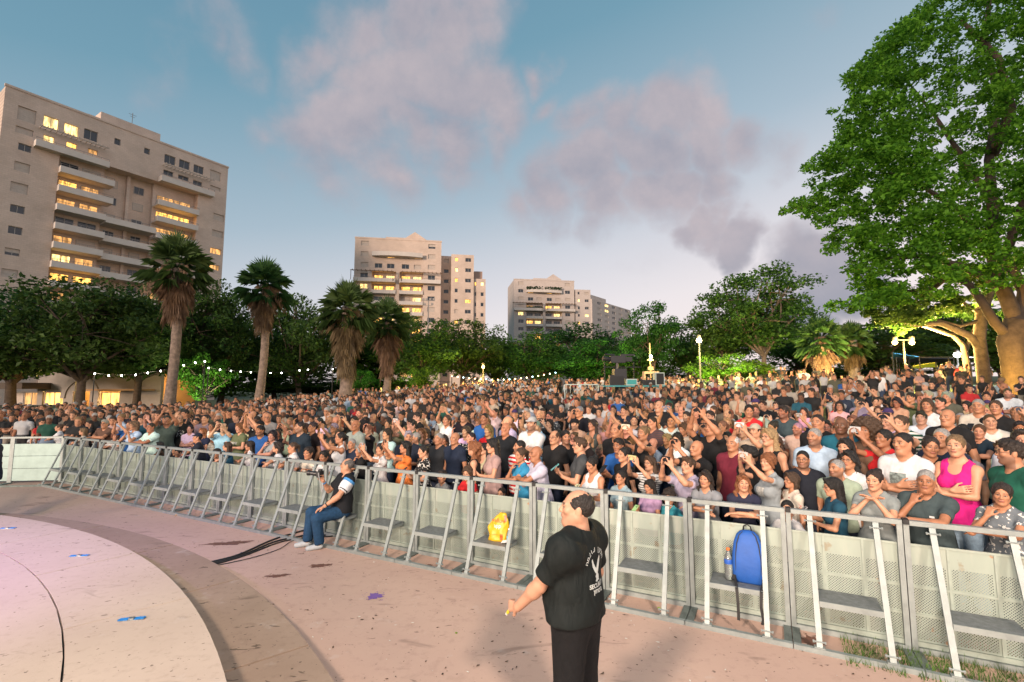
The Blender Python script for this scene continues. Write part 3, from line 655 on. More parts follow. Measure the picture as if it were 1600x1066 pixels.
    if plants:
        pl = MB()
        for i in range(260):
            f_ = rr.random(); c = (c0 + (c1 - c0) * f_, -2.1 * math.sin(math.pi * (.12 + .76 * f_)) ** .6 - .1, zb + rr.uniform(.8, 1.9)); s = rr.uniform(.15, .35); a = rr.uniform(0, 6.28)
            if .30 < f_ < .55 and rr.random() < .7: continue
            pl.add([(c[0] + s * math.cos(a + k * 1.57), c[1] + (k % 2 - .5) * s, c[2] + s * math.sin(a + k * 1.57)) for k in range(4)], [(0, 1, 2, 3)])
        pl.build('planting', mat('terrace_plants', (.03, .05, .02), .9), cb)
    # roof storeys
    side_box(root, 'roof_block', W_ * .34, W_ * .80, 2, 12, top, top + 1.4, tone); 
    g = MB(); g.add([(W_ * .55, 3, top + 1.4), (W_ * .82, 3, top + 1.4), (W_ * .82, 11, top + 1.4), (W_ * .55, 11, top + 1.4), (W_ * .68, 3, top + 3.6), (W_ * .68, 11, top + 3.6)], [(0, 1, 4), (1, 2, 5, 4), (2, 3, 5), (3, 0, 4, 5)]); g.build('roof', tone, root)
    mb = MB(); mb.box(-.1, W_ + .1, -.1, .3, top, top + .4); mb.build('cornice', tone, root)
    # right wing: link bay and stair tower
    u1 = facade_uv(loc, rz, sidepx[1], ytop)[0]; u2 = facade_uv(loc, rz, sidepx[2], ytop)[0]; u3 = facade_uv(loc, rz, sidepx[3], ytop)[0]
    def wing(a, b, y, zt_, cols, name, tn):
        mbw = MB(); ws = []
        n_ = int(zt_ / fl)
        for i in range(n_):
            z = zt_ - (i + 1) * fl
            for cu, cw in cols: ws.append((a + (b - a) * cu, a + (b - a) * cu + cw, z + 1.0, z + 2.1, rr.choice('dddsd') if rr.random() > .16 else rr.choice('lw')))
        holed_wall(mbw, a, b, 0, zt_, y, [w[:4] for w in ws]); mbw.add([(b, y, 0), (b, y + 12, 0), (b, y + 12, zt_), (b, y, zt_)], [(0, 1, 2, 3)]); mbw.add([(a, y, 0), (a, y + 12, 0), (a, y + 12, zt_), (a, y, zt_)], [(3, 2, 1, 0)])
        mbw.add([(a, y, zt_), (b, y, zt_), (b, y + 12, zt_), (a, y + 12, zt_)], [(0, 1, 2, 3)])
        mbw.build(name, tn, root)
        for w in ws: window(root, *w[:4], y, w[4])
    wing(W_ + .003, u1, 3.5, top - 3, [(.3, 1.4)], 'link_bay', tone)
    wing(u1 + .003, u2, .6, top - 3.2 if not plants else top - 3.0, [(.16, .9), (.62, 1.7)], 'stair_wing', tone)
    if u3 > u2 + .5:
        wing(u2 + .003, u3, 1.4, top - 10 if not plants else top - 7, [(.1, .5), (.6, .9)], 'end_wing', tone)
        b_ = side_box(root, 'roof_drum', u2 + .3, u3 - .8, 3, 8, (top - 10 if not plants else top - 7) + .003, (top - 10 if not plants else top - 7) + 2.6, mat('drum_render', (.45, .30, .24), .8))
    return root
tower_mid(555, 690, 372, 132, 'pale stone apartment tower behind the shaggy palms, second tower from the left', 3, (690, 706, 741, 760), M_STONE, False)
tower_mid(803, 897, 437, 189, 'grey stone apartment tower with planted top balcony, third tower from the left', 8, (897, 899, 923, 924), M_STONE2, True)
def tower_far():
    A = atd(925, 467, 300); Bq = atd(985, 479, 345); rz = math.atan2(Bq.y - A.y, Bq.x - A.x); loc = (A.x, A.y, 0); W_ = math.hypot(Bq.x - A.x, Bq.y - A.y); top = A.z
    root = empty('apartment_tower', loc, rz, 'farthest grey apartment block stepping down beside the trees, rightmost of four towers', 'building'); rr = random.Random(2)
    mb = MB(); ws = []
    for i in range(12):
        z = top - (i + 1) * 3.6
        for c in (.12, .3, .48, .66, .84): ws.append((W_ * c, W_ * c + W_ * .09, z + 1.1, z + 2.7, 'w' if rr.random() < .12 else rr.choice('dds')))
    holed_wall(mb, 0, W_, 0, top, 0, [w[:4] for w in ws])
    mb.add([(0, 0, 0), (0, 20, 0), (0, 20, top), (0, 0, top)], [(3, 2, 1, 0)]); mb.add([(W_, 0, 0), (W_, 20, 0), (W_, 20, top), (W_, 0, top)], [(0, 1, 2, 3)]); mb.add([(0, 0, top), (W_, 0, top), (W_, 20, top), (0, 20, top)], [(0, 1, 2, 3)])
    mb.build('wall', M_STONE2, root)
    for w in ws: window(root, *w[:4], 0, w[4])
    side_box(root, 'roof_block', W_ * .02, W_ * .4, 2, 10, top, top + 3.2, M_STONE2)
tower_far()
# ================================================================== TREES
def leaf_mat(name, c_dark, c_light, trans=.35):
    m = bpy.data.materials.new(name); m.use_nodes = True; nt = m.node_tree; N = nt.nodes; L = nt.links; N.clear()
    out = N.new('ShaderNodeOutputMaterial'); d = N.new('ShaderNodeBsdfPrincipled'); t = N.new('ShaderNodeBsdfTranslucent'); mx = N.new('ShaderNodeMixShader')
    g = N.new('ShaderNodeNewGeometry'); rp = N.new('ShaderNodeValToRGB'); rp.color_ramp.elements[0].color = (*c_dark, 1); rp.color_ramp.elements[1].color = (*c_light, 1)
    oi = N.new('ShaderNodeObjectInfo'); hs = N.new('ShaderNodeHueSaturation')
    ma = N.new('ShaderNodeMath'); ma.operation = 'MULTIPLY_ADD'; ma.inputs[1].default_value = .05; ma.inputs[2].default_value = .475; L.new(oi.outputs['Random'], ma.inputs[0]); L.new(ma.outputs[0], hs.inputs['Hue'])
    L.new(g.outputs['Random Per Island'], rp.inputs[0]); L.new(rp.outputs[0], hs.inputs['Color'])
    L.new(hs.outputs[0], d.inputs['Base Color']); d.inputs['Roughness'].default_value = .6; d.inputs['Specular IOR Level'].default_value = .25
    L.new(hs.outputs[0], t.inputs[0]); mx.inputs[0].default_value = trans; L.new(d.outputs[0], mx.inputs[1]); L.new(t.outputs[0], mx.inputs[2]); L.new(mx.outputs[0], out.inputs[0])
    return m
M_LEAF = leaf_mat('tree_leaves', (.028, .080, .014), (.085, .19, .028), .4)
M_LEAF_D = leaf_mat('dark_leaves', (.020, .058, .014), (.055, .125, .022))
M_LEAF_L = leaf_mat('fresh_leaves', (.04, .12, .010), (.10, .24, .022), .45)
M_BARK = mat('bark', (.13, .095, .07), .95, noise=.35, nscale=6, bump=.9, bscale=14)
M_BARK_D = mat('dark_bark', (.07, .05, .038), .95, noise=.35, nscale=6, bump=.9, bscale=14)

def leaves_np(centers, radii, n_per, size, rs, flat=.55, droop=.25):
    """small folded leaf faces spread through clumps"""
    cs = []; 
    for c, r, n in zip(centers, radii, n_per):
        u = rs.normal(size=(n, 3)); u /= np.linalg.norm(u, axis=1)[:, None] + 1e-9
        q = rs.uniform(0, 1, n) ** .45
        cs.append(np.asarray(c)[None] + u * q[:, None] * np.array([r, r, r * flat]))
    P = np.concatenate(cs); n = len(P)
    a = rs.uniform(0, 2 * np.pi, n); el = rs.normal(-droop, .55, n)
    d = np.stack([np.cos(a) * np.cos(el), np.sin(a) * np.cos(el), np.sin(el)], 1)
    up = rs.normal(size=(n, 3)) * .55 + np.array([0, 0, 1.0]); s = np.cross(d, up); s /= np.linalg.norm(s, axis=1)[:, None] + 1e-9
    nn = np.cross(s, d); L_ = (size * rs.uniform(.45, 1.5, n))[:, None]; W_ = L_ * .32
    v = np.stack([P - d * L_ * .5, P + s * W_ + nn * W_ * .3, P + d * L_ * .5, P - s * W_ + nn * W_ * .3], 1).reshape(-1, 3)
    i = np.arange(n) * 4
    f = np.concatenate([np.stack([i, i + 1, i + 2], 1), np.stack([i, i + 2, i + 3], 1)])
    return v, f
def limb_path(a, b, rr, bend=.15, n=5):
    a = Vector(a); b = Vector(b); L_ = (b - a).length; o1 = Vector((rr.uniform(-1, 1), rr.uniform(-1, 1), rr.uniform(-.2, .8))) * L_ * bend
    return [a.lerp(b, t) + o1 * math.sin(math.pi * t) for t in np.linspace(0, 1, n)]
def tree_template(seed, height, spread, trunk_h, trunk_r, n_limbs, n_sub, clump_r, leaves, size, shape='round', forks=1):
    """returns (trunk mesh builder, leaf verts, leaf faces)"""
    rr = random.Random(seed); rs = np.random.RandomState(seed); mb = MB(); cen = []; rad = []
    top = Vector((rr.uniform(-.3, .3), rr.uniform(-.3, .3), trunk_h))
    mb.tube([(0, 0, -.3), (0, 0, .15), (top.x * .3, top.y * .3, trunk_h * .45), top], [trunk_r * 1.5, trunk_r * 1.15, trunk_r * .9, trunk_r * .8], 9)
    for i in range(n_limbs):
        a = 2 * math.pi * (i + rr.uniform(-.3, .3)) / n_limbs; lvl = rr.random()
        if shape == 'round': el = R(18 + 62 * lvl); rad_ = spread * math.cos(el) * rr.uniform(.75, 1.05); ez = trunk_h + (height - trunk_h) * math.sin(el) * rr.uniform(.75, 1.0)
        elif shape == 'canopy': el = R(8 + 70 * lvl); rad_ = spread * math.cos(el) * rr.uniform(.7, 1.05); ez = trunk_h + .5 + (height - trunk_h) * math.sin(el) * rr.uniform(.7, .95)
        elif shape == 'flat': rad_ = spread * rr.uniform(.35, 1.0); ez = trunk_h + (height - trunk_h) * rr.uniform(.45, .95) * (1.05 - .35 * (rad_ / spread) ** 2)
        else: rad_ = spread * rr.uniform(.2, .9) * (1 - .5 * lvl); ez = trunk_h + (height - trunk_h) * (.15 + .85 * lvl)
        e = Vector((rad_ * math.cos(a), rad_ * math.sin(a), ez))
        pth = limb_path(top * rr.uniform(.75, 1.0), e, rr, .12); mb.tube(pth, [trunk_r * .5, trunk_r * .38, trunk_r * .28, trunk_r * .2, trunk_r * .1], 6, cap=False)
        for j in range(n_sub):
            t = rr.uniform(.35, 1.0); b = pth[min(4, int(t * 4))]
            q = b + Vector((rr.gauss(0, 1), rr.gauss(0, 1), rr.gauss(.15, .6))) * spread * .26
            q.z = max(q.z, trunk_h * (.85 if shape != 'canopy' else 1.08))
            mb.tube([b, b.lerp(q, .5) + Vector((0, 0, .1)), q], [trunk_r * .16, trunk_r * .1, trunk_r * .04], 4, cap=False)
            cen.append(q); rad.append(clump_r * rr.uniform(.65, 1.3))
        cen.append(e); rad.append(clump_r * rr.uniform(.8, 1.3))
    w = np.array(rad) ** 2; n_per = np.maximum(8, (leaves * w / w.sum())).astype(int)
    v, f = leaves_np([tuple(c) for c in cen], rad, n_per, size, rs)
    return mb, v, f
def tree_meshes(name, mlf, mbk, *a, **k):
    mb, v, f = tree_template(*a, **k)
    tm = mb.mesh(name + '_trunk'); tm.materials.append(mbk); tm.polygons.foreach_set('use_smooth', [True] * len(tm.polygons))
    return tm, np_mesh(name + '_crown', v, f, [mlf], smooth=False)
TT = {
    'round': tree_meshes('round', M_LEAF, M_BARK_D, 1, 8.5, 4.2, 2.4, .28, 15, 6, 1.05, 13000, .25),
    'dark': tree_meshes('dark', M_LEAF_D, M_BARK_D, 2, 9.0, 4.4, 2.2, .30, 16, 6, 1.1, 14000, .26),
    'bushy': tree_meshes('bushy', M_LEAF, M_BARK_D, 3, 7.0, 3.8, 1.4, .22, 15, 6, 1.0, 12000, .24),
    'airy': tree_meshes('airy', M_LEAF, M_BARK, 4, 9.5, 4.0, 3.4, .18, 15, 5, .95, 9500, .27, shape='canopy'),
    'airy2': tree_meshes('airy2', M_LEAF, M_BARK, 5, 10.5, 4.8, 3.6, .22, 20, 6, 1.0, 15000, .27, shape='canopy'),
    'canopy': tree_meshes('canopy', M_LEAF_D, M_BARK_D, 12, 8.6, 4.6, 3.0, .24, 20, 6, 1.0, 17000, .25, shape='canopy'),
    'fresh': tree_meshes('fresh', M_LEAF_L, M_BARK, 6, 5.5, 3.2, 2.0, .14, 9, 4, .8, 4200, .26, shape='flat'),
}
def tree(kind, px, D, top_py, wid_px, label, group='park trees', rz=None, name='tree'):
    p = atd(px, 600, D); g = ground_z(p.x, p.y); topz = atd(px, top_py, D).z
    base = {'round': (8.5, 4.9), 'dark': (9.0, 5.2), 'canopy': (8.8, 5.4), 'bushy': (7.0, 4.6), 'airy': (9.3, 4.9), 'airy2': (10.3, 5.5), 'fresh': (5.4, 3.8)}[kind]
    sz = (topz - g) / base[0] / 1.0; sx = (wid_px / F * D / 2) / base[1]
    o = empty(name, (p.x, p.y, g), rz if rz is not None else rnd.uniform(0, 6.28), label, 'tree', group); o.scale = (sx, sx, sz)
    mesh_obj('trunk', TT[kind][0], o); mesh_obj('crown', TT[kind][1], o)
    return o
for a in (
    ('canopy', 20, 40, 452, 340, 'broad dark tree at the far left edge in front of the tower'),
    ('canopy', 128, 37, 436, 310, 'leafy green tree below the left tower, left of the tallest palm'),
    ('canopy', 215, 43, 455, 260, 'dark tree directly behind the tallest palm'),
    ('canopy', 318, 46, 440, 200, 'tall dark tree between the two leftmost palms'),
    ('bushy', 345, 56, 480, 220, 'low dark bushy tree behind the second palm from the left'),
    ('dark', 470, 50, 452, 170, 'narrow dark tree right of the second palm'),
    ('bushy', 430, 60, 490, 180, 'bushy tree far behind, between second and third palms'),
    ('bushy', 570, 60, 490, 240, 'dark bushy tree behind the pair of shaggy palms'),
    ('round', 655, 55, 492, 170, 'round green tree at the foot of the second tower'),
    ('round', 722, 60, 497, 170, 'rounded tree left of the gap between the second and third towers'),
    ('bushy', 775, 66, 512, 130, 'low bushy tree filling the gap between second and third towers'),
    ('bushy', 838, 62, 517, 150, 'bushy green tree under the left half of the third tower'),
    ('dark', 905, 74, 500, 190, 'dark crowned tree under the right half of the third tower'),
    ('round', 930, 58, 527, 150, 'light green tree behind the sound desk'),
    ('bushy', 985, 60, 532, 130, 'drooping green tree right of the sound desk'),
    ('airy', 1020, 48, 470, 125, 'airy umbrella-shaped tree with open crown left of the park lamp'),
    ('round', 1075, 56, 500, 160, 'yellow-green lit tree behind the tall park lamp'),
    ('airy2', 1195, 42, 420, 215, 'tall spreading tree with twin trunks right of the park lamp'),
    ('airy', 1135, 46, 455, 150, 'airy tree close behind the park lamp on the right'),
    ('bushy', 1255, 60, 500, 200, 'dark bushy tree behind the two short palms'),
    ('dark', 1375, 48, 500, 230, 'dark tree behind the double-headed lamp'),
    ('dark', 1470, 55, 470, 260, 'dark backdrop tree behind the white floodlight'),
    ('bushy', 1570, 50, 480, 260, 'dark bushy tree at the far right behind the big trunk'),
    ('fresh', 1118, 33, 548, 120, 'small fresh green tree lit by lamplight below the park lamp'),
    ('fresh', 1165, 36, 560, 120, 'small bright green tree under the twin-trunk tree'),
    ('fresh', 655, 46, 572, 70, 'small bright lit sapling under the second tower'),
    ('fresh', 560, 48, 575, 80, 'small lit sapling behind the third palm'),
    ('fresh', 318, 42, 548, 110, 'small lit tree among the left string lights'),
    ('bushy', 520, 66, 585, 420, 'low dark hedge-like tree far behind the left palms'),
    ('bushy', 1010, 72, 575, 300, 'low dark backdrop tree far behind the sound desk'),
    ('bushy', 1330, 64, 570, 330, 'low dark backdrop tree far behind the short palms')):
    tree(*a)
# ---- the big tree at the right: hand laid limbs
def big_tree():
    D = 20.0; b = atd(1592, 612, D); g = ground_z(b.x, b.y)
    root = empty('big_tree', (b.x, b.y, g), 0, 'huge spreading tree with forked trunk filling the right side', 'tree')
    rr = random.Random(42); rs = np.random.RandomState(42); mb = MB()
    def P(px, py, dd=0): q = atd(px, py, D + dd); return Vector((q.x - b.x, q.y - b.y, q.z - g))
    def T(pts, r0, r1, n=10):
        k = len(pts); mb.tube(pts, [r0 + (r1 - r0) * i / (k - 1) for i in range(k)], n, cap=False)
    mb.tube([Vector((0, 0, -.4)), Vector((0, 0, .1)), P(1583, 560), P(1578, 535), P(1590, 505)], [.75, .50, .42, .44, .46], 14, cap=False)
    fork = P(1590, 510)
    T([fork, P(1575, 470), P(1558, 430), P(1548, 380), P(1552, 320)], .30, .20)
    T([P(1590, 512), P(1600, 455), P(1570, 400), P(1596, 330), P(1620, 240)], .24, .15)
    T([P(1580, 530), P(1555, 505), P(1530, 465), P(1515, 445), P(1480, 425)], .20, .11)
    T([P(1552, 330), P(1545, 250), P(1560, 160, 1), P(1540, 60, 1), P(1550, -40, 2)], .20, .08)
    T([P(1552, 440), P(1500, 415), P(1440, 400), P(1390, 405), P(1350, 400)], .15, .05)
    T([P(1548, 390), P(1500, 330, -1), P(1440, 290, -2), P(1390, 270, -2)], .14, .04)
    T([P(1550, 320), P(1500, 240, 1), P(1460, 180, 1), P(1420, 130, 2)], .14, .04)
    T([P(1552, 240), P(1580, 170, -2), P(1560, 90, -3), P(1500, 30, -3)], .2, .06)
    T([P(1500, 415), P(1460, 450, 1), P(1420, 455, 2), P(1370, 445, 2)], .12, .04)
    T([P(1600, 330), P(1640, 200, 2), P(1660, 80, 2)], .25, .1)
    mb.build('trunk', mat('big_bark', (.05, .036, .027), .95, noise=.35, nscale=4, bump=.9, bscale=10), root, smooth=True)
    # crown clumps inside the outline read off the photograph, spread in depth
    outline = [(1440, 20), (1385, 60), (1345, 95), (1325, 130), (1335, 150), (1300, 180), (1320, 220), (1258, 262), (1275, 300), (1232, 328), (1290, 350), (1295, 385), (1330, 400), (1330, 440), (1360, 462), (1300, 478), (1420, 470), (1700, 430), (1700, -160), (1480, -120)]
    def inside(x, y):
        c = False; n = len(outline)
        for i in range(n):
            x1, y1 = outline[i]; x2, y2 = outline[(i + 1) % n]
            if (y1 > y) != (y2 > y) and x < (x2 - x1) * (y - y1) / (y2 - y1) + x1: c = not c
        return c
    cen = []; rad = []; tw = MB()
    for i in range(9000):
        x = rr.uniform(1230, 1700); y = rr.uniform(-150, 478)
        if not inside(x, y): continue
        if 1500 < x and 395 < y: 
            if rr.random() < .45: continue
        if y > 440 and x > 1400 and rr.random() < .4: continue
        if rr.random() > (1.0 if x < 1420 else .75 if y > 250 else .5): continue
        edge = min(1, (x - 1230) / 200)
        c = P(x, y, rr.uniform(-4.5, 4.5) * (.35 + .65 * edge)); cen.append(tuple(c)); rad.append(rr.uniform(.22, .60))
        if len(cen) > 1350: break
    # leafy sprays poking out at the rim
    for (x, y) in outline[:17]:
        for k in range(3): cen.append(tuple(P(x + rr.uniform(-6, 16), y + rr.uniform(-10, 10), rr.uniform(-1, 1)))); rad.append(rr.uniform(.18, .34))
    w = np.array(rad) ** 2; n_per = np.maximum(10, 95000 * w / w.sum()).astype(int)
    v, f = leaves_np(cen, rad, n_per, .165, rs, .55, .3)
    mesh_obj('crown', np_mesh('big_crown', v, f, [leaf_mat('big_leaves', (.055, .14, .010), (.17, .33, .024), .55)], smooth=False), root)
    return root, P
BIG, BIGP = big_tree()
def under_tree(name, D, pts_list, clumps, label, leaves=5000):
    b = atd(pts_list[0][0][0], pts_list[0][0][1], D); g = ground_z(b.x, b.y); b.z = g
    root = empty(name, tuple(b), 0, label, 'tree', 'park trees'); mb = MB(); rr = random.Random(int(D * 10)); rs = np.random.RandomState(int(D * 10))
    def P(px, py, dd=0): q = atd(px, py, D + dd); return q - b
    for pts, r0, r1 in [(p[0:-2] if False else p[:-2], p[-2], p[-1]) for p in pts_list]:
        k = len(pts); q = [P(*x) for x in pts]
        if pts_list[0][0] == pts[0]: q[0].z = -.3
        mb.tube(q, [r0 + (r1 - r0) * i / (k - 1) for i in range(k)], 9, cap=False)
    mb.build('trunk', M_BARK, root, smooth=True)
    cen = []; rad = []
    for (x, y, w, h, n) in clumps:
        for i in range(n): cen.append(tuple(P(rr.gauss(x, w), rr.gauss(y, h), rr.uniform(-2, 2)))); rad.append(rr.uniform(.3, .6))
    w = np.array(rad) ** 2; v, f = leaves_np(cen, rad, np.maximum(8, leaves * w / w.sum()).astype(int), .24, rs, .5, .3)
    mesh_obj('crown', np_mesh('crown', v, f, [M_LEAF], smooth=False), root)
under_tree('leaning_tree', 24.0, [((1541, 612), (1535, 570), (1530, 530), (1535, 480), .30, .24), ((1532, 545), (1515, 525), (1470, 505), (1430, 508), (1400, 498), .20, .08), ((1535, 500), (1500, 510), (1465, 500), .1, .05), ((1535, 490), (1550, 450), (1560, 400), .2, .1), ((1532, 490), (1500, 470), (1470, 462), .1, .04)],
    [(1390, 490, 30, 10, 22), (1450, 470, 40, 12, 20), (1540, 430, 40, 20, 26)], 'orange-lit leaning tree with a long low branch left of the big trunk')
under_tree('slim_tree', 27.0, [((1514, 615), (1512, 575), (1505, 540), (1490, 525), (1440, 508), .20, .10), ((1508, 550), (1520, 520), (1530, 490), .12, .06)],
    [(1430, 500, 30, 10, 16), (1525, 480, 30, 12, 14)], 'slim pale trunk tree beside the red banner', 2600)

# ---- palms
M_FROND = leaf_mat('palm_frond', (.025, .065, .016), (.06, .12, .03), .25)
M_DEAD = leaf_mat('dead_frond', (.12, .075, .045), (.24, .155, .095), .2)
M_PTRUNK = mat('palm_trunk', (.20, .15, .12), .95, noise=.4, nscale=5, bump=1, bscale=9)
def palm_template(seed, n_green, n_dead, skirt, stalks):
    """fan palm crown around the origin, a hanging skirt of dead fronds below"""
    rr = random.Random(seed); gv = []; gf = []; dv = []; df = []; tv = MB()
    def fan(v, f, base, ang, el, stem, rad, n, droop, spread):
        d = Vector((math.cos(ang) * math.cos(el), math.sin(ang) * math.cos(el), math.sin(el))); side = d.cross(Vector((0, 0, 1))).normalized(); up = side.cross(d)
        c = base + d * stem; w = .03
        b = len(v); v += [tuple(base + side * w), tuple(base - side * w), tuple(c - side * w * .6), tuple(c + side * w * .6)]; f += [(b, b + 1, b + 2), (b, b + 2, b + 3)]
        for i in range(n):
            t = (i / (n - 1) - .5) * 2; a = t * spread; dd = (d * math.cos(a) + side * math.sin(a) + up * (.12 * math.cos(2 * a))).normalized()
            L_ = rad * rr.uniform(.8, 1.08) * (1 - .22 * abs(t)); mid = c + dd * L_ * .55; tip = c + dd * L_ * .95 - Vector((0, 0, droop * L_ * rr.uniform(.5, 1.2)))
            s2 = dd.cross(up).normalized() * .05
            b = len(v); v += [tuple(c), tuple(mid + s2), tuple(tip), tuple(mid - s2)]; f += [(b, b + 1, b + 2), (b, b + 2, b + 3)]
    for i in range(n_green):
        q = (i + .5) / n_green; el = R(82) - R(112) * q ** .9 + rr.gauss(0, .08); ang = i * 2.399 + rr.gauss(0, .2)
        fan(gv, gf, Vector((0, 0, -.15 - .5 * q)), ang, el, rr.uniform(.75, 1.05), rr.uniform(1.0, 1.35), 17, .10 + .45 * q, R(78))
    for i in range(n_dead):
        q = (i + .5) / n_dead; ang = i * 2.399 + rr.gauss(0, .2); el = R(-52) - R(32) * min(1, q * 1.6) + rr.gauss(0, .08)
        fan(dv, df, Vector((.2 * math.cos(ang), .2 * math.sin(ang), -.55 - skirt * q)), ang, el, rr.uniform(.5, .8), rr.uniform(.75, 1.15), 9, .35, R(38))
    for i in range(stalks):
        a = rr.uniform(0, 6.28); L_ = rr.uniform(1.2, 2.0)
        for k in range(70):
            t = rr.uniform(.35, 1); x = 1.0 * t * L_ * .8; z = -.2 + .5 * t - 1.9 * t * t * L_ * .5
            c = Vector((math.cos(a) * x + rr.gauss(0, .09), math.sin(a) * x + rr.gauss(0, .09), z - rr.uniform(0, .6) * t)); s = .05
            b = len(dv); dv += [tuple(c + Vector((s, 0, .1))), tuple(c + Vector((-s, 0, .1))), tuple(c + Vector((0, s, -.12)))]; df += [(b, b + 1, b + 2)]
    return np_mesh('palm_green', gv, gf, [M_FROND], False), np_mesh('palm_dead', dv, df, [M_DEAD], False)
PT = {'a': palm_template(1, 46, 90, 1.5, 6), 'b': palm_template(2, 46, 130, 2.6, 10), 'c': palm_template(3, 44, 70, .9, 4)}
def palm(kind, px, D, top_py, crown_px, trunk_r, label, bend=.2):
    p = atd(px, 600, D); g = ground_z(p.x, p.y); topz = atd(px, top_py, D).z; s = (crown_px / F * D) / 4.1
    o = empty('fan_palm', (p.x, p.y, g), 0, label, 'palm', 'fan palms'); hz = topz - g - 1.9 * s
    m = MB(); n = 26; pts = []; rad = []
    for i in range(n + 1):
        t = i / n; pts.append((bend * math.sin(t * 2.6), bend * .4 * math.sin(t * 3), -.3 + (hz + .2) * t)); rad.append(trunk_r * (1.35 - .45 * min(1, t * 3) + (.05 if i % 2 else 0)))
    m.tube(pts, rad, 12); m.build('trunk', M_PTRUNK, o, smooth=True)
    c = mesh_obj('fronds', PT[kind][0], o); c.location = (pts[-1][0], pts[-1][1], hz); c.scale = (s, s, s); c.rotation_euler = (0, 0, rnd.uniform(0, 6))
    c = mesh_obj('dead_skirt', PT[kind][1], o); c.location = (pts[-1][0], pts[-1][1], hz); c.scale = (s * .95, s * .95, s); c.rotation_euler = (0, 0, rnd.uniform(0, 6))
for a in (('a', 264, 30, 358, 118, .30, 'tallest fan palm, leftmost, in front of the left tower'), ('a', 402, 36, 398, 96, .30, 'second fan palm from the left, against open sky', .35),
          ('b', 537, 32, 428, 108, .42, 'thick shaggy fan palm with long brown skirt, left of the palm pair'), ('b', 602, 38, 458, 86, .30, 'smaller shaggy fan palm, right of the palm pair'),
          ('c', 1284, 36, 486, 84, .42, 'short lamplit fan palm at the right, left of its pair'), ('c', 1333, 40, 498, 70, .40, 'short lamplit fan palm at the right, right of its pair')):
    palm(*a)

# ================================================================== PAVILION, LAMPS, STRINGS, TENTS
M_WHITE = mat('white_plaster', (.33, .29, .26), .85, noise=.06, nscale=2)
M_ROOFD = mat('dark_canopy', (.10, .075, .06), .9)
M_POLE = mat('lamp_post', (.03, .03, .03), .7, .0, spec=.2)
M_BULB = mat('warm_bulb', (1, .9, .7), .4, emit=(1, .80, .48), estr=14)
M_BULBW = mat('white_bulb', (1, 1, 1), .4, emit=(1, .97, .9), estr=22)
M_BULBY = mat('sodium_bulb', (1, .8, .4), .4, emit=(1, .62, .16), estr=12)
def pt_light(loc, e, col, r=.15, parent=None):
    d = bpy.data.lights.new('lamp_light', 'POINT'); d.energy = e; d.color = col; d.shadow_soft_size = r
    o = bpy.data.objects.new('lamp_light', d); link(o, parent); o.location = loc; return o
def pavilion():
    A = atd(60, 600, 48); Bq = atd(252, 600, 46); rz = math.atan2(Bq.y - A.y, Bq.x - A.x); g = ground_z(A.x, A.y)
    root = empty('pavilion', (A.x, A.y, g), rz, 'low white pavilion with an arch and lit interior behind the left crowd', 'building'); W_ = math.hypot(Bq.x - A.x, Bq.y - A.y)
    mb = MB(); mb.box(0, W_, 0, .3, 2.3, 4.2)
    for a, b in ((0, .6), (3.0, 4.1), (6.0, 6.9), (9.4, W_)): mb.box(a, b, 0, .3, 0, 2.297)
    # arch over the first opening
    n = 14; vs = []; cx, rr_ = 4.95, 1.7
    mb.build('wall', M_WHITE, root)
    ar = MB()
    for i in range(n):
        a0 = math.pi * i / n; a1 = math.pi * (i + 1) / n
        for (q0, q1) in ((rr_, rr_ + .5),):
            ar.add([(cx + q0 * math.cos(a0), -.12, 1.6 + q0 * math.sin(a0)), (cx + q1 * math.cos(a0), -.12, 1.6 + q1 * math.sin(a0)), (cx + q1 * math.cos(a1), -.12, 1.6 + q1 * math.sin(a1)), (cx + q0 * math.cos(a1), -.12, 1.6 + q0 * math.sin(a1)),
                    (cx + q0 * math.cos(a0), -.003, 1.6 + q0 * math.sin(a0)), (cx + q1 * math.cos(a0), -.003, 1.6 + q1 * math.sin(a0)), (cx + q1 * math.cos(a1), -.003, 1.6 + q1 * math.sin(a1)), (cx + q0 * math.cos(a1), -.003, 1.6 + q0 * math.sin(a1))], [(0, 1, 2, 3), (0, 3, 7, 4), (1, 5, 6, 2)])
    ar.build('arch', M_WHITE, root)
    mb = MB(); mb.box(0, W_, 4, 4.2, 0, 4.2); mb.build('back_wall', mat('ochre_wall', (.55, .33, .14), .8), root)
    mb = MB(); mb.box(-.2, W_ + .2, -.2, 4.4, 4.2, 4.45); mb.build('roof', M_WHITE, root)
    mb = MB(); mb.box(-6, 1.5, -2.5, -.004, 2.5, 3.1); mb.build('canopy', M_ROOFD, root)
    mb = MB(); mb.box(6.8, W_ - .6, -1.6, -.004, 2.35, 2.5); mb.build('awning', mat('awning', (.45, .28, .16), .8), root)
    for a, b, k in ((-3.6, -1.8, 's'), (-1.7, .0, 'm'), (.7, 2.9, 'l'), (7.1, 9.2, 'l')): window(root, a, b, .9, 2.2, .1, k, .1)
    for u in (8.2, 9.0, 7.6): pt_light((u, 1.5, 2.0), 160, (1, .62, .25), .15, root)
    pt_light((2, 2, 2.2), 250, (1, .6, .2), .2, root)
pavilion()
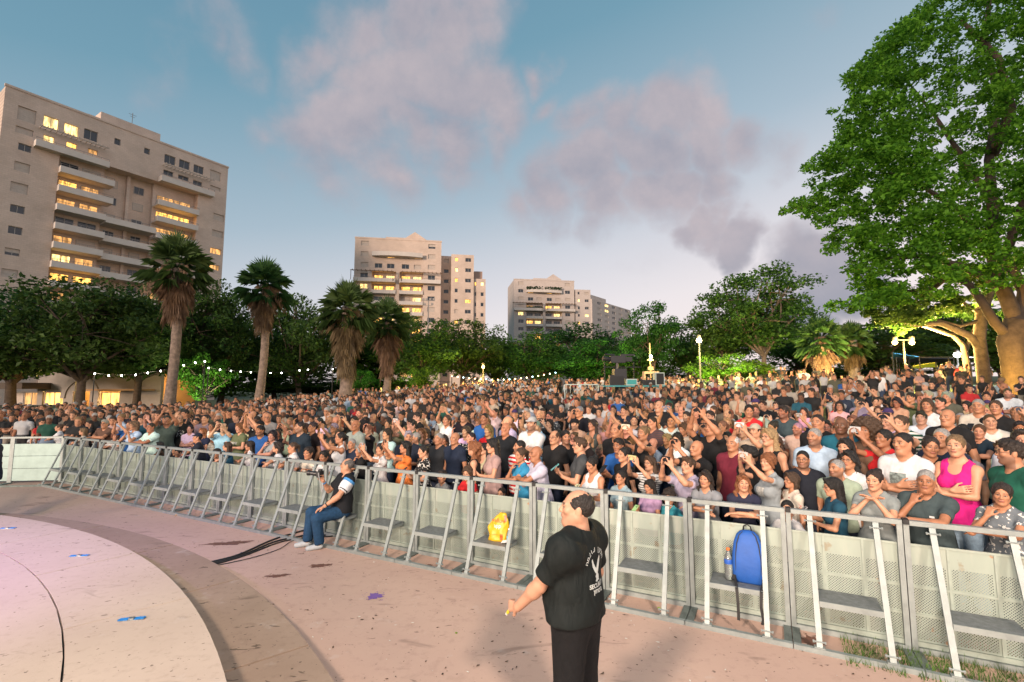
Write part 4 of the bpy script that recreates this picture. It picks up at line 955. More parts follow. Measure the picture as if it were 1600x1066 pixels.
def post_lamp(px, py, D, heads, label, em, energy, col, name='street_lamp', head='globe', sz=.14):
    p = atd(px, py, D); g = ground_z(p.x, p.y); hz = p.z - g
    o = empty(name, (p.x, p.y, g), 0, label, 'lamp'); m = MB(); m.tube([(0, 0, 0), (0, 0, .5), (0, 0, .52), (0, 0, hz - .1)], [.11, .10, .06, .05], 10)
    if heads == 2: m.tube([(-.45, 0, hz - .05), (.45, 0, hz - .05)], .035, 6)
    m.build('post', M_POLE, o, smooth=True)
    for k in range(heads):
        x = 0 if heads == 1 else (-.5, .5)[k]
        h = MB(); h.lathe([(.02, hz - .12), (.13, hz - .06), (.15, hz + .10), (.03, hz + .18)], 10, c=(x, 0, .0)); hd = h.build('lamp_head', M_POLE, o, smooth=True)
        b = MB(); b.lathe([(.01, -sz), (sz * .7, -sz * .7), (sz, 0), (sz * .7, sz * .7), (.01, sz)], 12, c=(x, 0, hz - .2)); b.build('bulb', em, hd, smooth=True)
        if energy: pt_light((x, -1.0, hz - .5), energy, col, .3, o)
    return o
post_lamp(1092, 527, 30, 1, 'bright park lamp post beside the twin-trunk tree', M_BULB, 2200, (1, .80, .30), sz=.17)
post_lamp(1411, 530, 28, 2, 'double-headed sodium lamp post right of the short palms', M_BULBY, 4000, (1, .62, .18))
post_lamp(1495, 550, 34, 1, 'white floodlight on a post behind the red banner', M_BULBW, 900, (.95, .98, 1), 'floodlight', sz=.2)
post_lamp(755, 570, 44, 1, 'warm park lamp post above the coloured string lights', M_BULBY, 2200, (1, .62, .16))
post_lamp(121, 578, 40, 1, 'short lamp post in front of the white pavilion', M_BULBY, 400, (1, .62, .2))
post_lamp(1500, 470, 27, 1, 'small lamp glowing among the branches left of the big tree', M_BULBY, 700, (1, .62, .16), sz=.12)
# added uplights for the tree glow, unseen fixtures on the ground behind the crowd
KEEP_OUT = []
def uplight(px, py, D, target, e, col, label, size=R(100)):
    p = atd(px, py, D); KEEP_OUT.append((p.x, p.y, 1.3)); g = ground_z(p.x, p.y); o = empty('added_ground_spotlight', (p.x, p.y, g), 0, label, 'lamp', 'added ground spotlights')
    m = MB(); m.tube([(0, 0, 0), (0, 0, .25)], .03, 6); m.build('stand', M_POLE, o); m = MB(); m.tube([(-.02, -.1, .27), (.02, .1, .33)], [.10, .13], 10); m.build('housing', M_POLE, o)
    d = bpy.data.lights.new('spot_light', 'SPOT'); d.energy = e; d.color = col; d.spot_size = size; d.spot_blend = .8; d.shadow_soft_size = .1
    s = bpy.data.objects.new('spot_light', d); link(s, o); s.location = (0, -.12, .42); w = target - Vector((p.x, p.y, g + .42)); s.rotation_euler = (-w).to_track_quat('Z', 'Y').to_euler()
uplight(1572, 620, 18.6, atd(1584, 560, 20), 2600, (1, .55, .08), 'added ground spotlight at the foot of the big tree', R(80))
uplight(1500, 620, 22, atd(1470, 440, 23.5), 1700, (1, .70, .22), 'added ground spotlight below the leaning tree')
uplight(1300, 620, 33, atd(1305, 525, 37), 4000, (1, .78, .28), 'added ground spotlight below the two short palms')
uplight(1120, 620, 30, atd(1130, 520, 36), 2600, (.85, 1, .18), 'added greenish ground spotlight below the twin-trunk tree')
uplight(930, 620, 46, atd(930, 550, 56), 5000, (.9, 1, .2), 'added greenish ground spotlight behind the sound desk')
uplight(700, 620, 46, atd(720, 560, 56), 3000, (1, .75, .2), 'added ground spotlight below the coloured string lights')
uplight(620, 615, 42, atd(590, 560, 50), 1500, (.9, 1, .3), 'added ground spotlight behind the palm pair')
uplight(300, 612, 38, atd(315, 560, 42), 2500, (1, .95, .55), 'added ground spotlight among the left string lights')
def string_lights(pts, D, label, em, sag, rad, light=0, name='string_lights'):
    o = empty(name, tuple(atd(pts[0][0], 608, D)), 0, label, 'string lights', 'string lights'); base = Vector(o.location)
    P = [atd(x, y, D + rnd.uniform(-.5, .5)) - base for x, y in pts]; w = MB()
    wp = []
    for a, b in zip(P, P[1:]):
        for t in (0, .33, .66): wp.append(a.lerp(b, t) + Vector((0, 0, rad * 1.2 - sag * math.sin(math.pi * t))))
    wp.append(P[-1] + Vector((0, 0, rad * 1.2))); w.tube(wp, .008, 4, cap=False); w.build('wire', M_CABLE, o)
    for i, p in enumerate(P):
        b = MB(); b.lathe([(.005, -rad), (rad * .75, -rad * .65), (rad, 0), (rad * .7, rad * .65), (rad * .35, rad * 1.2)], 8); e = em[i % len(em)]
        q = b.build('bulb', e, o, smooth=True); q.location = p
        if light and i % 2 == 0: pt_light(tuple(p - Vector((0, .25, 0))), light, (1, .85, .55), .08, o)
    for q in (P[0], P[-1]): 
        m = MB(); m.tube([(q.x, q.y, -2.6), (q.x, q.y, q.z + .1)], .035, 6); m.build('pole', M_POLE, o)
string_lights([(148, 584), (170, 587), (190, 587), (212, 586), (231, 583), (251, 580), (268, 576), (287, 571), (305, 567), (320, 565)], 34, 'string of white bulbs in front of the white pavilion', [M_BULBW], .02, .05, 30)
string_lights([(326, 575), (344, 578), (361, 580), (376, 581), (392, 582), (405, 581), (423, 583), (440, 583), (468, 579), (481, 578), (520, 577)], 38, 'string of white bulbs between the second and third palms', [M_BULBW], .02, .045, 20)
C_ = [mat('bulb_%d' % i, c, .4, emit=c, estr=8) for i, c in enumerate(((1, .5, .25), (1, .85, .5), (.5, .9, 1), (1, .8, .3)))]
string_lights([(706 + i * 9, 588 + 8 * math.sin(math.pi * (i / 18)) - i * .3) for i in range(19)], 40, 'string of small coloured bulbs below the middle trees', C_, .02, .05, 8)

def tents():
    def sail(pts, D, m, name, label, cat):
        P = [atd(x, y, D + d) for x, y, d in pts]; b = P[0].copy(); b.z = ground_z(b.x, b.y)
        o = empty(name, tuple(b), 0, label, cat); mb = MB(); n = len(P); c = sum(P, Vector()) / n + Vector((0, 0, .15)); vs = [c - b] + [p - b for p in P]
        vs2 = [v - Vector((0, 0, .03)) for v in vs]; mb.add(vs + vs2, [(0, i + 1, (i + 1) % n + 1) for i in range(n)] + [(n + 1, n + 1 + (i + 1) % n + 1, n + 2 + i) for i in range(n)] + [(i + 1, n + 2 + i, n + 2 + (i + 1) % n, (i + 1) % n + 1) for i in range(n)]); mb.build('cloth', m, o)
        for k, p in enumerate(P):
            q = MB(); l = p - b; q.tube([(l.x, l.y, 0), tuple(l)], .04, 6); q.build('pole', M_POLE, o)
    sail([(1394, 551, 0), (1436, 557, 0), (1420, 562, 5), (1396, 560, 5)], 36, mat('blue_sail', (.03, .22, .55), .7), 'shade_sail', 'bright blue shade sail right of the double lamp', 'shade sail')
    sail([(1400, 558, 1), (1490, 560, 1), (1485, 566, 6), (1405, 566, 6)], 37, mat('navy_canopy', (.03, .035, .07), .8), 'market_canopy', 'dark navy canopy below the blue shade sail', 'canopy')
    sail([(1425, 572, 0), (1462, 566, 0), (1465, 573, 2), (1428, 575, 2)], 33, mat('yellow_parasol_glow', (.55, .5, .04), .7, emit=(.8, .7, .05), estr=.15), 'market_canopy', 'faintly glowing yellow canopy left of the red banner', 'canopy')  # weak emission puts the light on this cloth into its material
    A = atd(1464, 580, 30); b = Vector((A.x, A.y, ground_z(A.x, A.y))); o = empty('banner', tuple(b), R(-4), 'long red fabric banner between the trunks at the right', 'banner')
    w = (1513 - 1464) / F * 30; h1 = A.z - b.z; mb = MB(); n = 12; vs = []
    for i in range(n + 1):
        t = i / n
        for z in (h1 - .45 - .1 * t, h1 + .22 * t): vs.append((w * t, .05 * math.sin(t * 9), z))
    mb.add(vs, [(2 * i, 2 * i + 2, 2 * i + 3, 2 * i + 1) for i in range(n)]); c = mb.build('cloth', mat('red_banner', (.55, .03, .03), .7), o); s = c.modifiers.new('solid', 'SOLIDIFY'); s.thickness = .02
    q = MB(); q.tube([(0, 0, 0), (0, 0, h1 + .1)], .03, 6); q.tube([(w, 0, 0), (w, 0, h1 + .3)], .03, 6); q.build('pole', M_POLE, o)
    # fence rails behind the crowd
    for k, (x0, x1, D, lb) in enumerate(((540, 700, 44, 'low metal rail fence behind the palm pair'), (370, 480, 42, 'low metal rail fence behind the second palm'), (1440, 1530, 33, 'pale metal fence behind the red banner'), (0, 120, 42, 'low metal rail fence at the far left'))):
        A = atd(x0, 603, D); Bq = atd(x1, 603, D); g = ground_z((A.x + Bq.x) / 2, A.y); o = empty('rail_fence', (A.x, A.y, g), 0, lb, 'fence', 'rail fences'); W_ = Bq.x - A.x
        hgt = 1.1 if k < 2 or k == 3 else 1.9
        for zz in (hgt, hgt * .55):
            m = MB(); m.tube([(0, 0, zz), (W_, 0, zz)], .03, 6); m.build('rail', M_POLE, o)
        for i in range(int(W_ / 2) + 1):
            m = MB(); m.tube([(i * 2.0, 0, 0), (i * 2.0, 0, hgt + .03)], .035, 6); m.build('post', M_POLE, o)
tents()
def sign_pole():
    p = atd(1017, 600, 40); g = ground_z(p.x, p.y); o = empty('information_post', (p.x, p.y, g), 0, 'tall lit post with boxes and a cross-arm right of the sound desk', 'post')
    tz = atd(1017, 536, 40).z - g; m = MB(); m.tube([(0, 0, 0), (0, 0, tz)], .06, 8); m.build('post', mat('lit_post', (.6, .45, .2), .6), o)
    for (y, w, h) in ((563, .5, .10), (576, .42, .28)):
        z = atd(1017, y, 40).z - g; m = MB(); m.box(-w / 2, w / 2, -.12, .12, z - h / 2, z + h / 2); m.build('box', mat('post_box', (.65, .5, .22), .6), o)
    z = atd(1017, 558, 40).z - g; m = MB(); m.lathe([(.01, -.15), (.1, -.1), (.12, .1), (.01, .2)], 8, c=(0, -.2, z)); m.build('lamp', M_BULB, o); pt_light((0, -.5, z), 120, (1, .75, .35), .1, o)
    m = MB(); m.box(-.6, .6, -.3, .3, 0, .12); m.box(-.6, -.5, -.3, .3, .12, 1.9); m.box(.5, .6, -.3, .3, .12, 1.9); m.box(-.6, .6, -.3, .3, 1.9, 2.1); m.build('kiosk_frame', mat('kiosk', (.6, .42, .25), .7), o)
    # floodlight mast far behind, in front of tower two
    q = atd(669, 500, 90); g = ground_z(q.x, q.y); tz = atd(669, 470, 90).z - g; o = empty('floodlight_mast', (q.x, q.y, g), 0, 'thin dark floodlight mast in front of the second tower', 'mast')
    m = MB(); m.tube([(0, 0, 0), (0, 0, tz)], [.16, .09], 8); m.build('mast', M_RAIL, o)
    m = MB(); m.bar((-1.1, 0, tz), (1.1, 0, tz), .1, .1); m.bar((-.8, 0, tz - .9), (.8, 0, tz - .9), .08, .08); m.build('crossarm', M_RAIL, o)
    for x, z in ((-1.0, .2), (-.35, .2), (.35, .2), (1.0, .2), (-.7, -.7), (.7, -.7)):
        m = MB(); m.box(x - .2, x + .2, -.2, .15, tz + z - .1, tz + z + .25); m.build('floodlight', M_RAIL, o)
sign_pole()

# ---- sound desk (front of house) platform
def sound_desk():
    D = 27.0; A = atd(880, 608, D); Bq = atd(1035, 608, D); g = ground_z((A.x + Bq.x) / 2, D); W_ = Bq.x - A.x
    MT = mat('truss_black', (.02, .02, .022), .5, .3); MD = mat('desk_black', (.025, .025, .03), .5); MS = mat('desk_silver', (.42, .5, .47), .5, .3)
    o = empty('sound_desk', (A.x, D, g), 0, 'black sound desk platform with table and flight cases behind the crowd', 'sound desk')
    m = MB(); m.box(-.2, W_ + .2, -.8, 2.4, .55, .75); m.build('platform', MD, o)
    for x in (0, W_ * .33, W_ * .66, W_):
        m = MB(); m.tube([(x, -.7, 0), (x, -.7, .55)], .04, 6); m.build('leg', MT, o)
    m = MB(); m.box(2.0, W_, -.6, .2, 1.6, 1.68); m.build('table_top', mat('desk_top', (.05, .25, .27), .4), o)
    for x in (2.1, W_ * .6, W_ - .1): m = MB(); m.bar((x, -.2, .75), (x, -.2, 1.6), .08, .5); m.build('table_leg', MD, o)
    for k, (x, w, h, d, mm) in enumerate(((2.5, .8, .55, .4, MD), (3.4, .6, .35, .4, MS), (4.3, .7, .3, .4, MD), (.2, .9, .4, .6, MS), (1.2, .7, .3, .6, MS), (5.0, .5, .7, .5, MS))):
        m = MB(); z = 1.683 if x > 2 else .753; m.box(x, x + w, -.5, -.5 + d, z, z + h); q = m.build('flight_case', mm, o); 
        m = MB(); m.box(x + .05, x + w - .05, -.52, -.503, z + .05, z + h - .05); m.build('case_panel', mat('panel_%d' % k, (.05, .3, .3) if k == 1 else (.02, .02, .02), .3), q)
    m = MB(); m.bar((0, -.8, .75), (0, -.8, 1.75), .05, .05); m.bar((1.8, -.8, .75), (1.8, -.8, 1.75), .05, .05); m.bar((0, -.8, 1.72), (1.8, -.8, 1.72), .05, .05)
    for i in range(9): m.bar((.2 * i + .1, -.8, .75), (.2 * i + .1, -.8, 1.7), .02, .02)
    m.build('guard_rail', MS, o)
    c = empty('camera_platform', tuple(atd(968, 608, D + 1.2).xy) + (g + .753,), 0, 'black video camera on a raised stand above the sound desk', 'video camera')
    m = MB()
    for x in (-.85, .85): m.bar((x, 0, 0), (x, 0, 2.3), .06, .06)
    m.bar((-.9, 0, 2.0), (1.3, 0, 2.0), .05, .05); m.build('frame', MT, c)
    m = MB(); m.box(-.35, .35, -.4, .4, 0, 1.9); m.build('pedestal', MD, c)
    m = MB(); m.box(-.5, .35, -.2, .2, 2.25, 2.65); m.box(.35, .75, -.14, .14, 2.32, 2.58); q = m.build('camera_body', MD, c); m = MB(); m.tube([(-.5, 0, 2.45), (-.95, -.1, 2.5)], [.13, .16], 10); m.build('lens', MD, q)
    m = MB(); m.tube([(-.1, 0, 1.9), (-.1, 0, 2.25)], .09, 8); m.build('camera_head', MD, c); m = MB(); m.box(.1, .9, -.1, .1, 2.66, 2.75); m.build('top_handle', MD, q); m = MB(); m.tube([(-.8, .1, 2.75), (-.2, .1, 2.72)], .05, 6); m.build('microphone', MD, q)
sound_desk()
# ================================================================== CROWD BARRIER
M_GALV = mat('galvanised_steel', (.27, .305, .30), .45, .25, noise=.14, nscale=9, bump=.08, bscale=60)
M_STEPP = mat('step_plate', (.20, .215, .225), .55, .4, noise=.25, nscale=20, bump=.5, bscale=160)
M_SIDEP = mat('floor_plate', (.16, .19, .18), .6, .4, noise=.25, nscale=12, bump=.3, bscale=80)
M_BLK = mat('black_rubber', (.015, .015, .016), .6)
def perforated():
    m = mat('perforated_sheet', (.49, .55, .48), .5, .35); nt = m.node_tree; N = nt.nodes; L = nt.links; b = N['Principled BSDF']; out = [n for n in N if n.type == 'OUTPUT_MATERIAL'][0]
    tc = N.new('ShaderNodeTexCoord'); sp = N.new('ShaderNodeSeparateXYZ'); L.new(tc.outputs['Object'], sp.inputs[0])
    def M(op, a, b_=None):
        n = N.new('ShaderNodeMath'); n.operation = op
        for i, v in enumerate((a, b_)):
            if v is None: continue
            if isinstance(v, (int, float)): n.inputs[i].default_value = v
            else: L.new(v, n.inputs[i])
        return n.outputs[0]
    P_ = .0245
    p = M('DIVIDE', M('ADD', sp.outputs['X'], sp.outputs['Z']), P_); q = M('DIVIDE', M('SUBTRACT', sp.outputs['X'], sp.outputs['Z']), P_)
    a = M('SUBTRACT', M('FRACT', p), .5); c = M('SUBTRACT', M('FRACT', q), .5)
    r2 = M('ADD', M('MULTIPLY', a, a), M('MULTIPLY', c, c)); hole = M('LESS_THAN', r2, .080)
    # perforated only inside the framed fields
    zin = M('MULTIPLY', M('GREATER_THAN', sp.outputs['Z'], .115), M('LESS_THAN', sp.outputs['Z'], .80))
    for (u0, u1) in ((.005, .055), (.31, .355), (.645, .69), (.945, 1.0)):
        zin = M('MULTIPLY', zin, M('SUBTRACT', 1.0, M('MULTIPLY', M('GREATER_THAN', sp.outputs['X'], u0), M('LESS_THAN', sp.outputs['X'], u1))))
    for (z0, z1) in ((.325, .36), (.585, .62)):
        zin = M('MULTIPLY', zin, M('SUBTRACT', 1.0, M('MULTIPLY', M('GREATER_THAN', sp.outputs['Z'], z0), M('LESS_THAN', sp.outputs['Z'], z1))))
    hole = M('MULTIPLY', hole, zin)
    tr = N.new('ShaderNodeBsdfTransparent'); mx = N.new('ShaderNodeMixShader'); L.new(hole, mx.inputs[0]); L.new(b.outputs[0], mx.inputs[1]); L.new(tr.outputs[0], mx.inputs[2]); L.new(mx.outputs[0], out.inputs['Surface'])
    # weathering: pale streaks, grime and a little rust
    oi = N.new('ShaderNodeObjectInfo'); ad = N.new('ShaderNodeVectorMath'); ad.operation = 'ADD'; L.new(tc.outputs['Object'], ad.inputs[0])
    cb = N.new('ShaderNodeCombineXYZ'); mm = M('MULTIPLY', oi.outputs['Random'], 40.0); L.new(mm, cb.inputs[0]); L.new(cb.outputs[0], ad.inputs[1])
    def NZ(s, st, d=5):
        mp = N.new('ShaderNodeMapping'); mp.inputs['Scale'].default_value = st; L.new(ad.outputs[0], mp.inputs[0]); n = N.new('ShaderNodeTexNoise'); n.inputs['Scale'].default_value = s; n.inputs['Detail'].default_value = d; L.new(mp.outputs[0], n.inputs['Vector']); return n.outputs[0]
    def RG(x, a_, b_, c_=0, d_=1):
        n = N.new('ShaderNodeMapRange'); n.inputs[1].default_value = a_; n.inputs[2].default_value = b_; n.inputs[3].default_value = c_; n.inputs[4].default_value = d_; L.new(x, n.inputs[0]); return n.outputs[0]
    def MX(f, a_, b_):
        x = N.new('ShaderNodeMix'); x.data_type = 'RGBA'; L.new(f, x.inputs[0])
        for s, v in ((x.inputs[6], a_), (x.inputs[7], b_)):
            if isinstance(v, tuple): s.default_value = (*v, 1)
            else: L.new(v, s)
        return x.outputs[2]
    col = MX(RG(NZ(3, (1, 1, .35)), .35, .68), (.335, .395, .345), (.27, .32, .285))
    col = MX(RG(NZ(9, (1, 1, .12)), .56, .72, 0, .6), col, (.40, .43, .38))
    col = MX(RG(NZ(7, (1, 1, 1), 6), .66, .72, 0, .75), col, (.26, .22, .15))
    col = MX(RG(NZ(4.5, (1, 1, 1), 7), .71, .75, 0, .8), col, (.42, .17, .05))
    L.new(col, b.inputs['Base Color']); return m
M_PERF = perforated()
def barrier_meshes():
    out = []
    def add(name, mb, m, sub=None, smooth=False): me = mb.mesh(name); me.materials.append(m); out.append((name, me, sub))
    W_ = 1.0; g = .004
    m = MB(); m.box(g, W_ - g, 0, .05, 0, .045); m.box(g, W_ - g, .46, .50, 0, .05); add('base_rail', m, M_GALV)
    for x in (g, W_ - g - .07):
        m = MB(); m.box(x, x + .07, .052, .458, .004, .022); add('floor_plate', m, M_SIDEP)
    for x in (.004, W_ - .049):
        m = MB(); m.box(x, x + .045, .452, .497, .052, 1.178); add('post', m, M_GALV)
    m = MB(); m.box(g, W_ - g, .445, .505, 1.18, 1.225); add('top_rail', m, M_GALV)
    m = MB(); m.add([(.05, .505, .075), (.95, .505, .075), (.95, .505, 1.0), (.05, .505, 1.0), (.05, .508, .075), (.95, .508, .075), (.95, .508, 1.0), (.05, .508, 1.0)], [(0, 1, 2, 3), (7, 6, 5, 4), (0, 4, 5, 1), (3, 2, 6, 7), (0, 3, 7, 4), (1, 5, 6, 2)]); add('panel', m, M_PERF)
    m = MB()
    for z in (.34, .602, .99): m.box(.05, .95, .492, .503, z - .010, z + .010)
    for x in (.333, .668): m.box(x - .009, x + .009, .494, .5025, .08, .985)
    m.box(.05, .95, .485, .503, .055, .10); add('panel_frame', m, mat('sheet_rib', (.33, .385, .34), .5, .35, noise=.12, nscale=12))
    for x in (.22, .78):
        m = MB(); m.bar((x, .025, .046), (x, .448, 1.175), .048, .030, up=(0, -1, .4)); add('brace', m, M_GALV)
        k = len(out) - 1; m = MB(); m.box(x - .045, x + .045, .004, .060, .046, .058); add('brace_foot', m, M_GALV, k)
        for zz, yy in ((.10, .03), (1.13, .415)):
            m = MB(); m.tube([(x - .055, yy, zz), (x - .042, yy, zz), (x - .041, yy, zz), (x + .041, yy, zz), (x + .042, yy, zz), (x + .055, yy, zz)], [.013, .013, .008, .008, .013, .013], 6); add('bolt', m, M_GALV, k)
    m = MB(); m.box(.248, .752, .150, .482, .425, .437); add('step', m, M_STEPP); k = len(out) - 1
    m = MB(); m.box(.246, .754, .135, .149, .385, .437); m.bar((.262, .15, .40), (.262, .49, .40), .02, .04); m.bar((.738, .15, .40), (.738, .49, .40), .02, .04); add('step_edge', m, M_GALV, k)
    m = MB(); m.box(.002, .05, .43, .52, 1.19, 1.236); add('clamp', m, M_BLK)
    return out
BM_ = barrier_meshes()
B_RZ = math.atan2(-BD.y, -BD.x)                       # local x runs left to right, local y towards the crowd
B_LAB = {0: 'steel barrier section cut by the right edge of the picture, grass at its foot', 1: 'steel barrier section under the man leaning in dark slate polo', 2: 'steel barrier section just right of the blue backpack', 3: 'steel barrier section holding the blue backpack and large bottle on its step', 4: 'steel barrier section directly right of the standing security guard', 5: 'steel barrier section mostly hidden behind the standing security guard',
         6: 'steel barrier section holding the yellow bag on its step', 7: 'steel barrier section directly left of the yellow bag', 8: 'steel barrier section directly right of the seated man', 9: 'steel barrier section on whose step the man with the camera sits'}
ORD = ['first', 'second', 'third', 'fourth', 'fifth', 'sixth', 'seventh', 'eighth', 'ninth', 'tenth', 'eleventh', 'twelfth']
def make_barrier(origin, rz, label, skip=()):
    o = empty('crowd_barrier', origin, rz, label, 'barrier', 'crowd barrier sections'); ob = []
    for n, me, sub in BM_:
        ob.append(None if n in skip else mesh_obj(n, me, o if sub is None else ob[sub]))
    return o
# a module seam stands at photo x 1232 on the base line: find its place along the line
seam = atz(1240, 1012, .03); t_seam = (seam.xy - BA).dot(BD)
N_BAR = 19
BAR = {}
for i in range(N_BAR):
    # section i spans t in [t0, t0+1] going left; its local origin is the left end
    t1 = t_seam + (i - 1) * 1.0                       # left end
    p = BA + BD * t1
    lab = B_LAB.get(i) or ('steel barrier section in the corner at the far left end of the line' if i == N_BAR - 1 else 'steel barrier section, %s to the left of the seated man' % ORD[i - 10])
    BAR[i] = make_barrier((p.x, p.y, .0), B_RZ, lab)
T_END = t_seam + (N_BAR - 2) * 1.0
def side_barrier():
    c = BA + BD * (T_END + .02) + BN * .48
    for k in range(2):
        rz = R(186); x0 = c.x - 1.25 * (k + 1) * math.cos(R(6)); y0 = c.y - 1.25 * (k + 1) * math.sin(R(6)) 
        o = empty('side_barrier', (x0, y0, 0), R(6), ('solid plate side barrier next to the far left corner', 'solid plate side barrier at the left edge of the picture')[k], 'barrier', 'solid side barriers')
        for q in range(3):
            m = MB(); m.box(.05, 1.2, -.02, .02, .07 + q * .325, .07 + q * .325 + .315); m.build('plate', mat('side_plate', (.30, .40, .38), .5, .3, noise=.12, nscale=4), o)
        for x in (.0, 1.2): m = MB(); m.box(x, x + .05, -.03, .03, 0, 1.178); m.build('post', M_GALV, o)
        m = MB(); m.box(0, 1.25, -.03, .03, 1.18, 1.225); m.build('top_rail', M_GALV, o)
        m = MB(); m.box(.0, 1.25, -.55, -.50, 0, .045); m.box(.0, .06, -.497, -.032, .004, .03); m.box(1.19, 1.25, -.497, -.032, .004, .03); m.build('base_frame', M_SIDEP, o)
side_barrier()

# ================================================================== PEOPLE: smooth solids on a grid, turned into one surface each
def seg(a, b, ra, rb=None, k=.03, reg=0, flat=False, ys=None): return dict(t='c', a=np.array(a, float), b=np.array(b, float), ra=ra, rb=ra if rb is None else rb, k=k, reg=reg, flat=flat)
def ell(c, r, k=.03, reg=0, rot=None): return dict(t='e', c=np.array(c, float), r=np.array(r, float), k=k, reg=reg)
def xf(prims, M):
    o = []
    for p in prims:
        q = dict(p); q['M'] = M @ p['M'] if 'M' in p else M; o.append(q)
    return o
def axis(lo, hi, coarse, fine, spans):
    pts = [lo]; x = lo
    while x < hi:
        st = fine if any(a <= x <= b for a, b in spans) else coarse
        x += st; pts.append(x)
    return np.array(pts)
def field(prims, ax, cuts=(), sub=(), want_reg=False, noise=None):
    X, Y, Z = ax; D = np.full((len(X), len(Y), len(Z)), .25, np.float32); RG_ = np.zeros(D.shape, np.int8) if want_reg else None; B = np.full(D.shape, 9., np.float32) if want_reg else None
    def ev(p, sl, dist_only=False):
        x = X[sl[0]][:, None, None]; y = Y[sl[1]][None, :, None]; z = Z[sl[2]][None, None, :]
        if 'M' in p:
            I = p.setdefault('I', np.linalg.inv(p['M']))
            lx = I[0, 0] * x + I[0, 1] * y + I[0, 2] * z + I[0, 3]; ly = I[1, 0] * x + I[1, 1] * y + I[1, 2] * z + I[1, 3]; lz = I[2, 0] * x + I[2, 1] * y + I[2, 2] * z + I[2, 3]
        else: lx, ly, lz = x, y, z
        if p['t'] == 'c':
            a, b = p['a'], p['b']; ba = b - a; bb = ba @ ba + 1e-12
            h = ((lx - a[0]) * ba[0] + (ly - a[1]) * ba[1] + (lz - a[2]) * ba[2]) / bb; hc = np.clip(h, 0, 1)
            dx = lx - a[0] - hc * ba[0]; dy = ly - a[1] - hc * ba[1]; dz = lz - a[2] - hc * ba[2]
            d = np.sqrt(dx * dx + dy * dy + dz * dz) - (p['ra'] + (p['rb'] - p['ra']) * hc)
            if p['flat']: d = np.maximum(d, (h - .98) * math.sqrt(bb))
            return d
        c, r = p['c'], p['r']; ux = (lx - c[0]) / r[0]; uy = (ly - c[1]) / r[1]; uz = (lz - c[2]) / r[2]
        k0 = np.sqrt(ux * ux + uy * uy + uz * uz) + 1e-6; k1 = np.sqrt((ux / r[0]) ** 2 + (uy / r[1]) ** 2 + (uz / r[2]) ** 2) + 1e-6
        return k0 * (k0 - 1) / k1
    def sl_of(p, mrg):
        pts = [p['a'], p['b']] if p['t'] == 'c' else [p['c']]; rr_ = max(p['ra'], p['rb']) if p['t'] == 'c' else p['r'].max()
        if 'M' in p: pts = [(p['M'] @ np.append(q, 1))[:3] for q in pts]; rr_ *= np.linalg.norm(p['M'][:3, 0])
        lo = np.min(pts, 0) - rr_ - mrg; hi = np.max(pts, 0) + rr_ + mrg
        return tuple(slice(max(0, np.searchsorted(A, lo[i]) - 1), np.searchsorted(A, hi[i]) + 1) for i, A in enumerate((X, Y, Z)))
    for p in prims:
        sl = sl_of(p, .035 + p['k'])
        d = ev(p, sl).astype(np.float32); a = D[sl]; k = max(p['k'], 1e-4)
        if d.size == 0 or a.size == 0: continue
        if want_reg:
            m = d < B[sl]; B[sl] = np.where(m, d, B[sl]); RG_[sl] = np.where(m, p['reg'], RG_[sl])
        h = np.clip(.5 + .5 * (d - a) / k, 0, 1); D[sl] = d + (a - d) * h - k * h * (1 - h)
    if noise is not None: D += noise(X[:, None, None], Y[None, :, None], Z[None, None, :]).astype(np.float32)
    for (n, c, M) in cuts:                           # keep the side where n.(p-c) < 0, in the frame M
        I = np.linalg.inv(M) if M is not None else np.eye(4); nw = np.array(n, float)
        w = I[:3, :3].T @ nw; off = nw @ (I[:3, 3] - np.array(c, float))
        D = np.maximum(D, (w[0] * X[:, None, None] + w[1] * Y[None, :, None] + w[2] * Z[None, None, :] + off).astype(np.float32))
    for p in sub:
        sl = sl_of(p, .05); d = ev(p, sl).astype(np.float32); k = p['k']; a = D[sl]; h = np.clip(.5 - .5 * (a + d) / max(k, 1e-4), 0, 1); D[sl] = a + (-d - a) * h + k * h * (1 - h)
    return D, RG_
